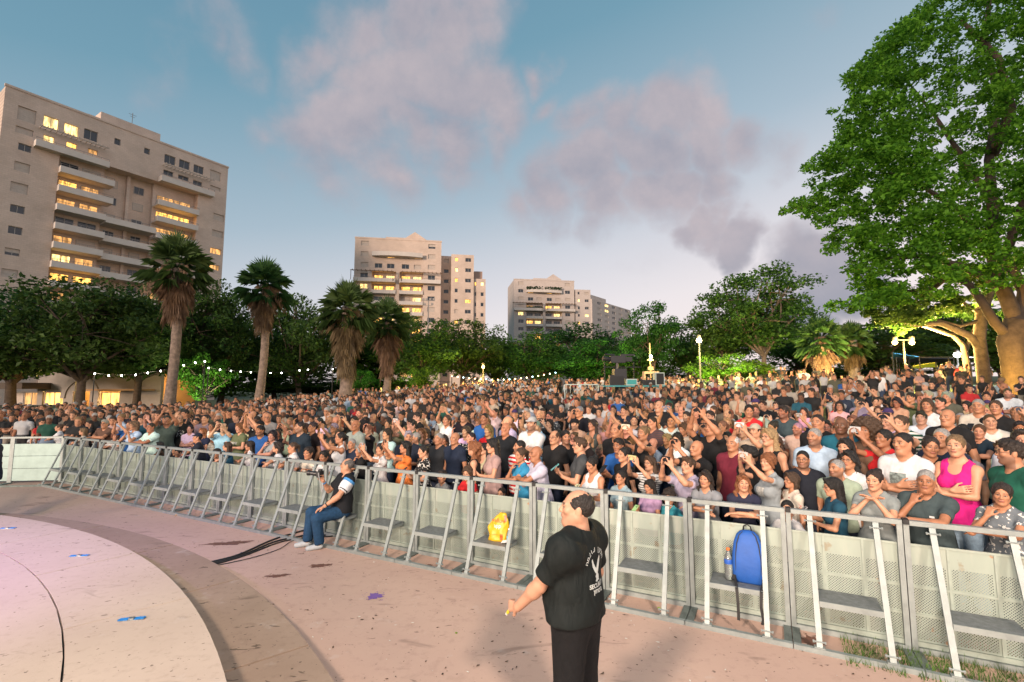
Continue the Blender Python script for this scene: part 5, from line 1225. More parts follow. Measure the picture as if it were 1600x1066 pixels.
def surface(D, ax):
    X, Y, Z = ax; nx, ny, nz = D.shape; S = D < 0
    ncell = (nx - 1) * (ny - 1) * (nz - 1); cs = ((ny - 1) * (nz - 1), nz - 1, 1)
    acc = np.zeros((ncell, 3)); cnt = np.zeros(ncell); quads = []
    for a in range(3):
        s0 = [slice(None)] * 3; s1 = [slice(None)] * 3; s0[a] = slice(0, -1); s1[a] = slice(1, None)
        c = S[tuple(s0)] != S[tuple(s1)]; idx = np.argwhere(c)
        if len(idx) == 0: continue
        i2 = idx.copy(); i2[:, a] += 1; d0 = D[tuple(idx.T)]; d1 = D[tuple(i2.T)]; t = d0 / (d0 - d1)
        P = np.stack([X[idx[:, 0]], Y[idx[:, 1]], Z[idx[:, 2]]], 1); A = (X, Y, Z)[a]; P[:, a] += t * (A[idx[:, a] + 1] - A[idx[:, a]])
        b, c_ = [(1, 2), (2, 0), (0, 1)][a]; dims = (nx - 1, ny - 1, nz - 1); cells = []; ok = np.ones(len(idx), bool)
        for ob, oc in ((-1, -1), (0, -1), (0, 0), (-1, 0)):
            q = idx.copy(); q[:, b] += ob; q[:, c_] += oc
            v = (q[:, b] >= 0) & (q[:, c_] >= 0) & (q[:, b] < dims[b]) & (q[:, c_] < dims[c_]); ok &= v
            cells.append(q @ np.array(cs))
        cells = np.stack(cells, 1)[ok]; P = P[ok]; fl = (d0 < 0)[ok]
        for j in range(4): cnt += np.bincount(cells[:, j], minlength=ncell); 
        for ax_ in range(3):
            for j in range(4): acc[:, ax_] += np.bincount(cells[:, j], P[:, ax_], minlength=ncell)
        quads.append(np.where(fl[:, None], cells, cells[:, ::-1]))
    Q = np.concatenate(quads); used = np.flatnonzero(cnt); mp = np.full(ncell, -1, np.int64); mp[used] = np.arange(len(used))
    V = acc[used] / cnt[used][:, None]
    cell_idx = np.stack(np.unravel_index(used, (nx - 1, ny - 1, nz - 1)), 1)
    return V, mp[Q], cell_idx
def smooth_np(V, Qd, it=1, lam=.5):
    for _ in range(it):
        s = np.zeros_like(V); n = np.zeros(len(V))
        for a, b in ((0, 1), (1, 2), (2, 3), (3, 0)):
            for i, j in ((a, b), (b, a)):
                for k in range(3): s[:, k] += np.bincount(Qd[:, i], V[Qd[:, j], k], minlength=len(V))
                n += np.bincount(Qd[:, i], minlength=len(V))
        V = V + lam * (s / np.maximum(n, 1)[:, None] - V)
    return V
def Tm(v): m = np.eye(4); m[:3, 3] = v; return m
def Rm(ax_, a):
    c, s = math.cos(a), math.sin(a); m = np.eye(4); i, j = {'x': (1, 2), 'y': (2, 0), 'z': (0, 1)}[ax_]; m[i, i] = c; m[j, j] = c; m[i, j] = -s; m[j, i] = s; return m
def ap(M, p): return (M @ np.append(np.array(p, float), 1))[:3]
def nrm(v): v = np.array(v, float); return v / (np.linalg.norm(v) + 1e-9)
def ik(S, W, l1, l2, hint):
    d = W - S; L_ = np.linalg.norm(d); mx = (l1 + l2) * .995
    if L_ > mx: W = S + d / L_ * mx; d = W - S; L_ = mx
    u = d / L_; a = (l1 * l1 - l2 * l2 + L_ * L_) / (2 * L_); h = math.sqrt(max(l1 * l1 - a * a, 0)); p = np.array(hint, float); p -= u * (p @ u); return S + u * a + nrm(p) * h, W

def head_prims(sex, fat=0):
    w = {'m': 1.0, 'f': .94, 'c': .95}[sex]; jw = {'m': 1.0, 'f': .82, 'c': .85}[sex]; ns = {'m': 1.0, 'f': .85, 'c': .7}[sex]
    P = [ell((0, .016, .030), (.076 * w, .097, .090), .02), ell((0, -.030, -.020), (.062 * w, .066, .092), .03)]
    for s in (-1, 1):
        P += [seg((s * .050 * jw, .005, -.050), (s * .020 * jw, -.062, -.092), .026 + fat * .012, .022 + fat * .01, .03), ell((s * .040 * w, -.066, -.016), (.024, .022, .022), .02), seg((s * .043, -.080, .026), (s * .014, -.090, .025), .0105, .011, .012),
              ell((s * .077 * w, .012, -.006), (.009, .020, .031), .008)]
    P += [ell((0, -.076, -.094), (.022 * jw, .020, .017), .02), seg((0, -.094, .014), (0, -.112 * (1 if ns == 1 else .985), -.024), .0085 * ns, .0130 * ns, .012), ell((0, -.088, -.054), (.026 * w, .016, .014), .014)]
    for s in (-1, 1): P.append(ell((s * .013, -.102, -.028), (.009 * ns, .010, .008), .008))
    P += [seg((-.018, -.0985, -.050), (.018, -.0985, -.050), .0050, k=.006), seg((-.015, -.0975, -.0605), (.015, -.0975, -.0605), .0060, k=.006)]
    if fat: P.append(ell((0, -.025, -.115), (.055, .06, .03), .03))
    sub = [ell((s * .031 * w, -.101, .006), (.017, .014, .011), .010) for s in (-1, 1)]
    eyes = [ell((s * .031 * w, -.0815, .006), (.0135, .0125, .0115), .003) for s in (-1, 1)]
    return P, sub, eyes, w
def face_paint(V, HM, sex, w, brow=(.035, .022, .015), beard=0):
    L_ = (np.linalg.inv(HM) @ np.c_[V, np.ones(len(V))].T).T[:, :3]; C = np.zeros((len(V), 4), np.float32)
    front = (L_[:, 1] < -.05) & (np.abs(L_[:, 0]) < .075) & (np.abs(L_[:, 2]) < .13)
    if beard:
        ch = 1 / (1 + np.exp(-(-.030 - L_[:, 2]) / .006)) * (L_[:, 1] < .015) * (L_[:, 2] > -.16) * (np.abs(L_[:, 0]) < .09)
        C[:, :3] = np.array((.06, .045, .04)); C[:, 3] = ch * beard
    def capd(a, b):
        a = np.array(a); b = np.array(b); ba = b - a; h = np.clip((L_ - a) @ ba / (ba @ ba), 0, 1); return np.linalg.norm(L_ - a - h[:, None] * ba, axis=1)
    def put(m, col, al): C[m, :3] = col; C[m, 3] = np.maximum(C[m, 3], al)
    lip = np.minimum(capd((-.019, -.1, -.051), (.019, -.1, -.051)), capd((-.016, -.1, -.060), (.016, -.1, -.060))); put(front & (lip < .0085), (.36, .11, .10) if sex == 'f' else (.33, .14, .115), .62)
    line = capd((-.020, -.104, -.0555), (.020, -.104, -.0555)); put(front & (line < .0034), (.08, .02, .02), .8)
    for s in (-1, 1):
        d = capd((s * .046 * w, -.086, .029), (s * .017, -.098, .030)); put(front & (d < (.0068 if sex == 'm' else .0050)), brow, .75)
        e = np.stack([(L_[:, 0] - s * .031 * w) / .0145, (L_[:, 2] - .005) / .0068], 1); r = np.linalg.norm(e, axis=1); put(front & (r < 1.25), (.05, .03, .025), .65); put(front & (r < .85), (.42, .37, .34), 1)
        ir = np.hypot(L_[:, 0] - s * .031 * w, (L_[:, 2] - .006)); put(front & (ir < .0072), (.012, .008, .006), 1)
        n = np.linalg.norm(L_ - np.array((s * .008, -.110, -.034)), axis=1); put(n < .006, (.10, .04, .03), .7)
    return C
def hand_prims(W, f, n, side, curl=.35, spread=1.0, r=1.0, thumb=1.0):
    """W wrist, f finger direction, n palm normal, side: thumb side sign"""
    f = nrm(f); n = nrm(np.array(n) - f * (np.array(n) @ f)); s = np.cross(f, n) * side; P = []
    for o in (-.024, -.008, .008, .024): P.append(seg(W + f * .012 + s * o * .7, W + f * .088 + s * o * 1.05, .0145 * r, .0125 * r, .010))
    for i, (o, L_) in enumerate(((.031, .070), (.0105, .080), (-.0105, .074), (-.031, .058))):
        c1 = curl * (1 + .12 * i); c2 = curl * 2.1; a = W + f * .090 + s * o * spread; d1 = nrm(f * math.cos(c1) + n * math.sin(c1) + s * o * 1.5 * (spread - 1)); b = a + d1 * L_ * .52; d2 = nrm(d1 * math.cos(c2 - c1 + .1) + np.cross(np.cross(d1, n), d1) * math.sin(c2 - c1 + .1)); P += [seg(a, b, .0092 * r, .0085 * r, .004), seg(b, b + d2 * L_ * .5, .0084 * r, .0070 * r, .004)]
    a = W + f * .028 + s * .026; b = a + nrm(f * .75 + s * .75 * thumb + n * .35) * .042; P += [seg(a, b, .0135 * r, .0105 * r, .010), seg(b, b + nrm(f * .95 + s * .2 * thumb + n * .4) * .034, .0100 * r, .0080 * r, .005)]
    return P
HAIR_FR = {}
def build_person(sex='m', arms=None, lean=0, twist=0, head=(0, 0, 0), fat=0, build=1.0, sleeve=.62, top='tee', pants='long', legs=None, root=(0, 0, 0), fine=.0065, mid=.0125, beard=0, hem=.86, brow=None, neck_r=None, shoulders=1.0, lowleg=.03, hand_opts=None, wrinkle=.005, headscale=.935, loose=1.0, cvox=.0125, flare=1.0, shirt_k=.04):
    """one standing or seated figure 1.75 tall, facing -y. Returns dict of meshes and frames"""
    f_ = sex == 'f'; c_ = sex == 'c'; sw = (.150 if f_ else .178 if not c_ else .135) * shoulders
    Lm = Tm(root) @ Tm((0, 0, .93)) @ Rm('z', twist) @ Rm('x', lean) @ Tm((0, 0, -.93))
    aw = (.84 if f_ else 1.0 if not c_ else .85) * build
    T_ = [ell((0, .0, .945), (.172 if f_ else .165 * build, .118, .135), .05, 2), ell((0, -.01 * fat, 1.10), ((.122 if f_ else .145) + .05 * fat, .10 + .06 * fat, .17), .06, 1), ell((0, .0, 1.285), ((.142 if f_ else .170) + .02 * fat, .108 + .02 * fat, .165), .06, 1)]
    T_.append(seg((-sw * .82, .008, 1.400), (sw * .82, .008, 1.400), .060 * aw, k=.05, reg=1))
    for s in (-1, 1):
        T_ += [ell((s * sw, .004, 1.398), (.060 * aw, .062 * aw, .066 * aw), .03, 1), seg((s * sw * .75, .016, 1.425), (s * .02, .022, 1.50), .034 * aw, .040, .03, 1)]
        if f_: T_.append(ell((s * .066, -.078, 1.265), (.068, .062, .066), .03, 1))
        else: T_.append(ell((s * .075, -.055 - .02 * fat, 1.30), (.088, .065, .075), .04, 1))
    if fat: T_.append(ell((0, -.075 * fat, 1.06), (.165 + .03 * fat, .115 + .05 * fat, .16), .06, 1))
    nr = neck_r or (.047 if f_ else .058 if not c_ else .042)
    neck = [seg((0, .020, 1.42), (0, .004, 1.56), nr * 1.06, nr, .03, 0)]
    Hm = Lm @ Tm((0, .008, 1.530)) @ Rm('z', head[0]) @ Rm('x', head[1]) @ Rm('y', head[2]) @ Tm((0, -.012, .105 * headscale))
    if headscale != 1: S_ = np.eye(4); S_[:3, :3] *= headscale; Hm = Hm @ S_
    hp, hsub, eyes, hw = head_prims(sex, fat)
    ax_ = {}
    A_ = []; Sl = []; hand_c = []; wr = []
    l1, l2 = (.265, .235) if f_ else (.285, .25) if not c_ else (.25, .22)
    arms = arms or {}
    frames = {}
    for s, key in ((-1, 'r'), (1, 'l')):
        a = arms.get(key, arms.get('b')); 
        if a is None: a = dict(w=(.255, -.02, .88), hint=(.5, 1, 0), f=(0, -.15, -1), n=(-1, .1, 0))
        mir = np.array((s, 1, 1)) if ('b' in arms and key not in arms) or key not in arms else np.ones(3)
        S0 = ap(Lm, (s * sw, .004, 1.398)); W0 = np.array(a['w'], float) * mir + np.array(root) * (1 if a.get('rel', True) else 0)
        E0, W0 = ik(S0, W0, l1, l2, np.array(a['hint']) * mir)
        A_ += [seg(S0, E0, .049 * aw, .040 * aw, .025, 0), seg(E0, W0, .040 * aw, .0265 * aw, .02, 0), ell(E0 + (W0 - E0) * .25, (.041 * aw,) * 3, .03, 0)]
        fd = np.array(a.get('f', W0 - E0), float) * (mir if 'f' in a else 1); nd = np.array(a.get('n', (0, -1, 0)), float) * mir
        hp_ = hand_prims(W0, fd, nd, a.get('side', s), a.get('curl', .35), a.get('spread', 1.0), r=.92 if f_ else 1.0 if not c_ else .85)
        A_ += hp_; hand_c.append(W0 + nrm(fd) * .085); wr.append(W0)
        frames['hand_' + key] = (W0, nrm(fd), nrm(nd), E0)
        Sl.append(seg(S0, S0 + (E0 - S0) * sleeve, .064 * aw * (.5 + .5 * loose), (.060 if not f_ else .056) * aw * loose, .03, 1, True))
    G = []
    lg = legs or {}
    foot = []; Tr = []
    for s, key in ((-1, 'r'), (1, 'l')):
        hip = np.array((s * .088, .0, .92)) + np.array(root); kn, an, toe = lg.get(key) or ((s * .098, -.012, .50), (s * .102, .015, .085), (s * .125, -.145, .035))
        kn, an, toe = map(np.array, (kn, an, toe))
        G += [seg(hip, kn, .088 * (1 + .25 * fat), .058 * (1 + .2 * fat), .04, 2), seg(kn, an, .056, .038, .03, 2), ell(kn + (an - kn) * .3 + np.array((0, .018, 0)), (.052,) * 3, .04, 2)]
        foot.append(seg(an + np.array((0, .01, -.035)), toe, .040, .032, .03, 3))
        tr_end = {'long': 1.0, 'short': None, 'knee': None}[pants]
        if pants == 'long': Tr += [seg(hip, kn, .102 * (1 + .34 * fat), .078 * (1 + .3 * fat), .04, 2), seg(kn, an + (an - kn) * .02, .077 * (1 + .3 * fat), .066 * (1 + .3 * fat), .03, 2, True)]
        else: q = .55 if pants == 'short' else .95; Tr += [seg(hip, hip + (kn - hip) * q, .104, .098, .04, 2, True)]
    tor = xf(T_, Lm); nk = xf(neck, Lm); hd = xf(hp, Hm); hs = xf(hsub, Hm); ey = xf(eyes, Hm)
    body = tor + G + foot + nk + A_ + hd
    allp = body; los = []; his = []
    for p in allp:
        pts = [p['a'], p['b']] if p['t'] == 'c' else [p['c']]; r_ = max(p['ra'], p['rb']) if p['t'] == 'c' else p['r'].max()
        if 'M' in p: pts = [ap(p['M'], q) for q in pts]
        los.append(np.min(pts, 0) - r_); his.append(np.max(pts, 0) + r_)
    lo = np.min(los, 0) - .03; hi = np.max(his, 0) + .03
    hc = ap(Hm, (0, 0, 0)); hr = .125 * headscale
    sp = [[(hc[i] - hr, hc[i] + hr)] + [(h[i] - .085, h[i] + .085) for h in hand_c] for i in range(3)]
    ax = [axis(lo[i], hi[i], mid * (1 if i < 2 else 1.15), fine, sp[i]) for i in range(3)]
    legz = .80 + root[2]
    if lowleg and not legs: zlow = np.arange(lo[2], legz, lowleg); ax[2] = np.concatenate([zlow, ax[2][ax[2] > legz]])
    D, _ = field(tor + G + foot + nk + A_ + hd, ax, sub=hs); D2, _ = field(ey, ax); D = np.minimum(D, D2)
    V, Qd, _ = surface(D, ax); V = smooth_np(V, Qd, 1, .35)
    col = face_paint(V, Hm, sex if sex != 'c' else 'f', hw, brow or (.035, .022, .015), beard)
    res = dict(body=(V, Qd, col), Hm=Hm, Lm=Lm, hc=hc, frames=frames, bodyax=ax)
    # ---- garments
    def infl(ps, d):
        o = []
        for p in ps:
            q = dict(p)
            if q['t'] == 'c': q['ra'] += d; q['rb'] += d
            else: q['r'] = q['r'] + d
            q['k'] = max(q['k'], shirt_k); q.pop('I', None); o.append(q)
        return o
    g = .013 * loose + (.004 if not f_ else 0)
    zz = ax[2]; cax = [axis(lo[0], hi[0], cvox, cvox, []), axis(lo[1], hi[1], cvox, cvox, []), axis(max(lo[2], hem + root[2] - .15), hi[2], cvox * 1.06, cvox * 1.06, [])]
    rs = np.random.RandomState(int(abs(lean) * 100 + sw * 1000 + len(A_))); ph = rs.uniform(0, 6, 6)
    def wr_(x, y, z): return wrinkle * (np.sin(34 * z + 14 * x + 9 * y + ph[0]) * .5 + np.sin(23 * z - 31 * x + ph[1]) * .6 + np.sin(41 * y + 27 * z + ph[2]) * .5) * .6
    scut = [((0, 0, -1), (0, 0, hem), Lm)]
    # drape the cloth below the chest
    drape = xf([ell((0, -.012 * fat, .93), ((.172 if f_ else .165 * build) + .034 * flare + .03 * fat * flare, .118 + .036 * flare + .03 * fat, .20), .05, 1)], Lm)
    if not f_: drape += xf([seg((0, -.012 - .02 * fat, 1.24), (0, .0, hem - .05), .125, .135, .06, 1)], Lm)
    if top == 'tee':
        Ds, _ = field(infl(tor, g) + drape + Sl, cax, cuts=scut, noise=wr_, sub=xf([seg((0, .02, 1.47), (0, -.03, 1.62), nr + .012, nr + .03, .004), ell((0, -.075, 1.475), (.055, .05, .040), .01), ell((0, .0, 1.535), (nr + .030, nr + .042, .060), .012)], Lm))
    elif top == 'vneck':
        Ds, _ = field(infl(tor, g) + drape + Sl, cax, cuts=scut, noise=wr_, sub=xf([seg((0, .02, 1.47), (0, -.03, 1.62), nr + .012, nr + .03, .004), seg((0, -.12, 1.36), (0, -.08, 1.48), .016, .05, .008)], Lm))
    else:
        Ds, _ = field(infl(tor, g - .002) + drape, cax, cuts=scut, noise=wr_, sub=xf([seg((0, .02, 1.45), (0, -.03, 1.62), nr + .03, nr + .04, .01), ell((0, -.10, 1.45), (.075, .07, .095), .02)] + [ell((s * (sw + .035), 0, 1.40), (.062, .13, .115), .015) for s in (-1, 1)], Lm))
    Vs, Qs, _ = surface(Ds, cax); res['shirt'] = (smooth_np(Vs, Qs, 1, .4), Qs)
    pax = [axis(lo[0], hi[0], .02, .02, []), axis(lo[1], hi[1], .02, .02, []), axis(lo[2], 1.06 + root[2], .026 if not legs else .018, .026 if not legs else .018, [])]
    Dp, _ = field(infl(tor[:1], .010 + .008 * fat) + Tr, pax, cuts=[((0, 0, 1), (0, 0, 1.0), Lm)]); Vp, Qp, _ = surface(Dp, pax); res['trousers'] = (smooth_np(Vp, Qp, 1, .4), Qp)
    fax = [axis(lo[0], hi[0], .015, .015, []), axis(lo[1], hi[1], .015, .015, []), axis(lo[2] - .01, .14, .012, .012, [])]
    Df, _ = field(infl(foot, .009), fax, cuts=[((0, 0, -1), (0, 0, 0.0), None)]); Vf, Qf, _ = surface(Df, fax); res['shoes'] = (Vf, Qf)
    res['lod'] = dict(prims=tor + G + foot + nk + A_ + hd, sleeves=Sl, lo=lo, hi=hi)
    return res
# ---- hair pieces in the head frame
def build_hair(kind):
    crown = [ell((0, .018, .034), (.086, .108, .098), .02)]; cuts = []; sub = []; prims = list(crown); nz = lambda x, y, z: .0022 * np.sin(95 * x + 40 * z) + .0018 * np.sin(120 * y - 60 * z)
    face = [ell((0, -.105, -.035), (.066, .070, .095), .012)]
    back = lambda a, b: [((0, -(b[1] - a[1]), (b[0] - a[0])), (0, a[0], a[1]), None)]
    def line(p0, p1):  # keep what lies above/behind the line through p0,p1 (y,z)
        dy, dz = p1[0] - p0[0], p1[1] - p0[1]; n = np.array((0, dz, -dy)); return [(tuple(n / np.linalg.norm(n)), (0, p0[0], p0[1]), None)]
    oval = [ell((0, -.112, -.030), (.0675, .088, .112), .010)]; nape = line((-.075, -.045), (.095, -.105))
    if kind == 'short': prims = [ell((0, .018, .034), (.083, .106, .098), .02), ell((0, -.035, .085), (.06, .06, .045), .03)]; cuts = nape; sub = oval; nz = lambda x, y, z: .003 * np.sin(95 * x + 40 * z) + .0025 * np.sin(120 * y - 60 * z)
    elif kind == 'crop': prims = [ell((0, .017, .031), (.0795, .1015, .0935), .02)]; cuts = line((-.075, -.03), (.095, -.085)); sub = [ell((0, -.115, -.022), (.069, .090, .115), .008)]; nz = lambda x, y, z: .0008 * np.sin(200 * x + 150 * z)
    elif kind == 'quiff': prims += [ell((0, -.050, .106), (.062, .055, .034), .03)]; cuts = nape; sub = oval; nz = lambda x, y, z: .004 * np.sin(80 * x + 70 * y) + .003 * np.sin(110 * z + 60 * x)
    elif kind == 'ring': prims = [ell((0, .018, .026), (.0800, .1020, .0925), .02)]; cuts = line((-.075, -.03), (.095, -.085)); sub = [ell((0, -.052, .118), (.066, .105, .070), .02), ell((0, -.115, -.015), (.072, .100, .12), .008)]; nz = lambda x, y, z: .0012 * np.sin(200 * x + 150 * z)
    elif kind == 'mop': prims = [ell((0, .012, .040), (.096, .116, .104), .02)] + [seg((s * .075, -.03, .05), (s * .085, .0, -.06), .024, .016, .03) for s in (-1, 1)]; sub = face; cuts = line((-.13, .035), (.02, -.13)); nz = lambda x, y, z: .006 * np.sin(70 * x + 30 * z) + .005 * np.sin(80 * y + 50 * z)
    elif kind in ('long', 'wavy', 'redlong'):
        am = {'long': .002, 'wavy': .009, 'redlong': .008}[kind]
        prims += [seg((s * .062, .03, .02), (s * .088, .035, -.16), .036, .036, .03) for s in (-1, 1)] + [seg((s * .088, .035, -.16), (s * .085, .03 if kind != 'redlong' else -.05, -.33 if kind != 'redlong' else -.40), .038, .020, .03) for s in (-1, 1)] + [seg((0, .075, .02), (0, .085, -.30), .060, .040, .03)]
        prims += [seg((s * .02, -.075, .105), (s * .080, -.045, .0), .020, .018, .02) for s in (-1, 1)]
        sub = face; nz = lambda x, y, z: am * np.sin(45 * z + 60 * x) + am * .6 * np.sin(70 * z + 90 * y) + .0025 * np.sin(150 * x + 120 * y)
    elif kind == 'bob':
        prims += [seg((s * .07, .02, .03), (s * .085, .01, -.10), .034, .030, .03) for s in (-1, 1)] + [seg((0, .075, .02), (0, .075, -.10), .055, .045, .03)] + [seg((s * .02, -.075, .105), (s * .080, -.045, .0), .020, .018, .02) for s in (-1, 1)]; sub = face; nz = lambda x, y, z: .005 * np.sin(60 * x + 40 * z) + .003 * np.sin(90 * y + 50 * z)
    elif kind == 'tail':
        prims = [ell((0, .018, .032), (.083, .105, .096), .02), ell((0, .125, .03), (.03, .035, .03), .02), seg((0, .145, .02), (.02, .135, -.14), .030, .026, .03), seg((.02, .135, -.14), (.035, .11, -.24), .026, .010, .02)]; cuts = nape; sub = oval
    elif kind == 'bun': prims = [ell((0, .018, .032), (.083, .105, .096), .02), ell((0, .115, .085), (.042, .042, .038), .012)]; cuts = nape; sub = oval; nz = lambda x, y, z: .003 * np.sin(90 * x + 60 * y)
    elif kind == 'afro': prims = [ell((0, .03, .045), (.165, .155, .150), .02), ell((0, .05, -.06), (.14, .10, .09), .05)]; sub = [ell((0, -.12, -.035), (.075, .105, .105), .02)]; nz = lambda x, y, z: .010 * np.sin(85 * x + 30 * y) * np.sin(90 * z) + .008 * np.sin(120 * y + 70 * z)
    elif kind == 'cap': prims = [ell((0, .016, .042), (.084, .106, .092), .02), seg((-.035, -.10, .058), (.035, -.10, .058), .012, k=.01), seg((-.05, -.12, .055), (.05, -.12, .055), .010, k=.02), seg((-.035, -.155, .048), (.035, -.155, .048), .008, k=.02)]; cuts = [((0, 0, -1), (0, 0, .040), None)]; nz = lambda x, y, z: 0 * x * y * z
    elif kind == 'band': prims = [ell((0, .018, .034), (.088, .110, .100), .02), seg((0, .07, .0), (0, .085, -.10), .06, .045, .03)]; cuts = line((-.075, -.05), (.095, -.17)); sub = oval
    lo, hi = (-.19, -.20, -.45), (.19, .25, .22); hv = .006 if kind in ('ring', 'crop') else .0085; ax = [axis(lo[i] if hv > .007 else -.13, hi[i] if hv > .007 else .16, hv, hv, []) for i in range(3)]
    D, _ = field(prims, ax, noise=nz); rs = np.random.RandomState(len(kind)); amp = {'crop': .0015, 'ring': .0011, 'cap': 0}.get(kind, .0045)
    if cuts or sub:   # ragged hairline
        jit = rs.normal(0, amp, D.shape).astype(np.float32)
        E, _ = field([ell((0, 0, 0), (.6, .6, .6), .001)], ax, cuts=cuts, sub=sub); D = np.maximum(D, E + jit * 1.2)
    D = D + rs.normal(0, amp * .45, D.shape).astype(np.float32); V, Q, _ = surface(D, ax)
    return np_mesh('hair_' + kind, smooth_np(V, Q, 1, .3), Q, [M_HAIR if kind != 'cap' else M_CLOTH])
M_SKIN = obj_color_mat('skin', .52, .05, 30, .06, 120, attr=True, spec=.4)
M_CLOTH = obj_color_mat('cloth', .9, .10, 20, .5, 11)
M_STRIPE = obj_color_mat('striped_cloth', .9, .06, 20, .25, 16, stripes=(5.0, (.72, .70, .66), .5))
M_THIN = obj_color_mat('thin_striped_cloth', .9, .06, 20, .25, 16, stripes=(9.0, (.05, .05, .06), .72))
M_FLORAL = obj_color_mat('floral_cloth', .9, .06, 20, .25, 16, floral=(26, (.66, .64, .60), .60))
M_BLOSSOM = obj_color_mat('blossom_cloth', .9, .06, 20, .25, 16, floral=(30, (.45, .10, .10), .64))
M_PR1 = obj_color_mat('print_shirt', .9, .10, 20, .5, 11, chest=(30, (.55, .53, .50), .5, .08, 1.17, 1.33))
M_PR2 = obj_color_mat('line_print_shirt', .9, .10, 20, .5, 11, chest=(55, (.5, .5, .48), .47, .10, 1.25, 1.30))
M_PR3 = obj_color_mat('dark_print_shirt', .9, .10, 20, .5, 11, chest=(24, (.06, .07, .09), .52, .075, 1.18, 1.32))
M_DENIM = obj_color_mat('denim', .9, .22, 30, .3, 30)
M_HAIR = obj_color_mat('hair', .55, .35, 60, .6, 90, spec=.4)
M_SHOE = obj_color_mat('shoe', .6, .1, 20, .1, 60)
HAIRS = {k: build_hair(k) for k in ('short', 'crop', 'quiff', 'ring', 'mop', 'long', 'wavy', 'redlong', 'bob', 'tail', 'bun', 'afro', 'cap', 'band')}
def glasses_mesh():
    m = MB()
    for s in (-1, 1):
        m.tube([(s * .033 + .021 * math.cos(a), -.112 + .004 * abs(math.cos(a)), .004 + .016 * math.sin(a)) for a in np.linspace(0, 6.283, 13)], .0020, 4, cap=False); m.tube([(s * .054, -.108, .008), (s * .082, -.02, .008), (s * .082, .02, .0)], .0018, 4)
    m.tube([(-.012, -.113, .006), (0, -.115, .009), (.012, -.113, .006)], .0018, 4); me = m.mesh('glasses'); me.materials.append(M_BLK); return me
GLASSES = glasses_mesh()
# ---- pose templates
def arm(w, hint=(.6, .2, -1), **k): return dict(w=w, hint=hint, **k)
RAILX = dict(r=arm((.085, -.33, 1.245), (-1, -.1, -.25), f=(1, -.25, -.05), n=(0, -.1, -1), curl=.3, side=1), l=arm((-.085, -.36, 1.275), (1, -.1, -.25), f=(-1, -.25, -.05), n=(0, -.1, -1), curl=.3, side=-1))
CROSS = dict(r=arm((.045, -.225, 1.215), (-1, .1, -.8), f=(1, .15, .25), n=(0, 1, 0), curl=.3, side=1), l=arm((-.035, -.235, 1.170), (1, .1, -.8), f=(-1, .15, .2), n=(0, 1, 0), curl=.3, side=-1))
PHONE_LO = dict(r=arm((-.055, -.30, 1.225), (-.7, .2, -1), f=(.35, -.6, .55), n=(.6, .6, .2), curl=.55, side=-1), l=arm((.075, -.27, 1.19), (.7, .2, -1), f=(-.5, -.5, .5), n=(-.5, .5, .4), curl=.4, side=1))
PHONE_HI = dict(r=arm((-.085, -.37, 1.64), (-.9, -.1, -1), f=(.15, -.1, 1), n=(1, .35, 0), curl=.5, side=-1), l=arm((.085, -.37, 1.64), (.9, -.1, -1), f=(-.15, -.1, 1), n=(-1, .35, 0), curl=.5, side=1))
PHONE_TOP = dict(r=arm((-.09, -.28, 1.80), (-1, -.2, -.4), f=(.15, -.1, 1), n=(1, .35, 0), curl=.5, side=-1), l=arm((.09, -.28, 1.80), (1, -.2, -.4), f=(-.15, -.1, 1), n=(-1, .35, 0), curl=.5, side=1))
CHIN = dict(r=arm((-.085, -.20, 1.395), (-.5, -.5, -1), f=(.3, .35, .9), n=(.3, 1, 0), curl=.75, side=-1), l=arm((-.06, -.36, 1.255), (1, -.1, -.25), f=(-1, -.25, -.05), n=(0, -.1, -1), curl=.3, side=-1))
CHIN2 = dict(r=arm((-.045, -.215, 1.420), (-.7, -.4, -1), f=(.8, .1, .35), n=(0, -.4, -1), curl=.2, side=-1), l=arm((.045, -.215, 1.420), (.7, -.4, -1), f=(-.8, .1, .35), n=(0, -.4, -1), curl=.2, side=1))
CLAP = dict(r=arm((-.035, -.30, 1.30), (-.8, .1, -1), f=(.1, -.4, 1), n=(1, 0, 0), curl=.1, side=-1), l=arm((.035, -.30, 1.30), (.8, .1, -1), f=(-.1, -.4, 1), n=(-1, 0, 0), curl=.1, side=1))
ONEUP = dict(r=arm((-.16, -.34, 1.70), (-1, -.2, -.8), f=(.1, -.1, 1), n=(.6, .8, 0), curl=.5, side=-1), l=arm((.255, -.05, .90), (.5, 1, 0), f=(0, -.15, -1), n=(-1, .1, 0)))
KIDR = dict(b=arm((.15, -.24, 1.30), (1, .2, -.6), f=(-.3, -.7, .25), n=(0, -.3, -1), curl=.8))
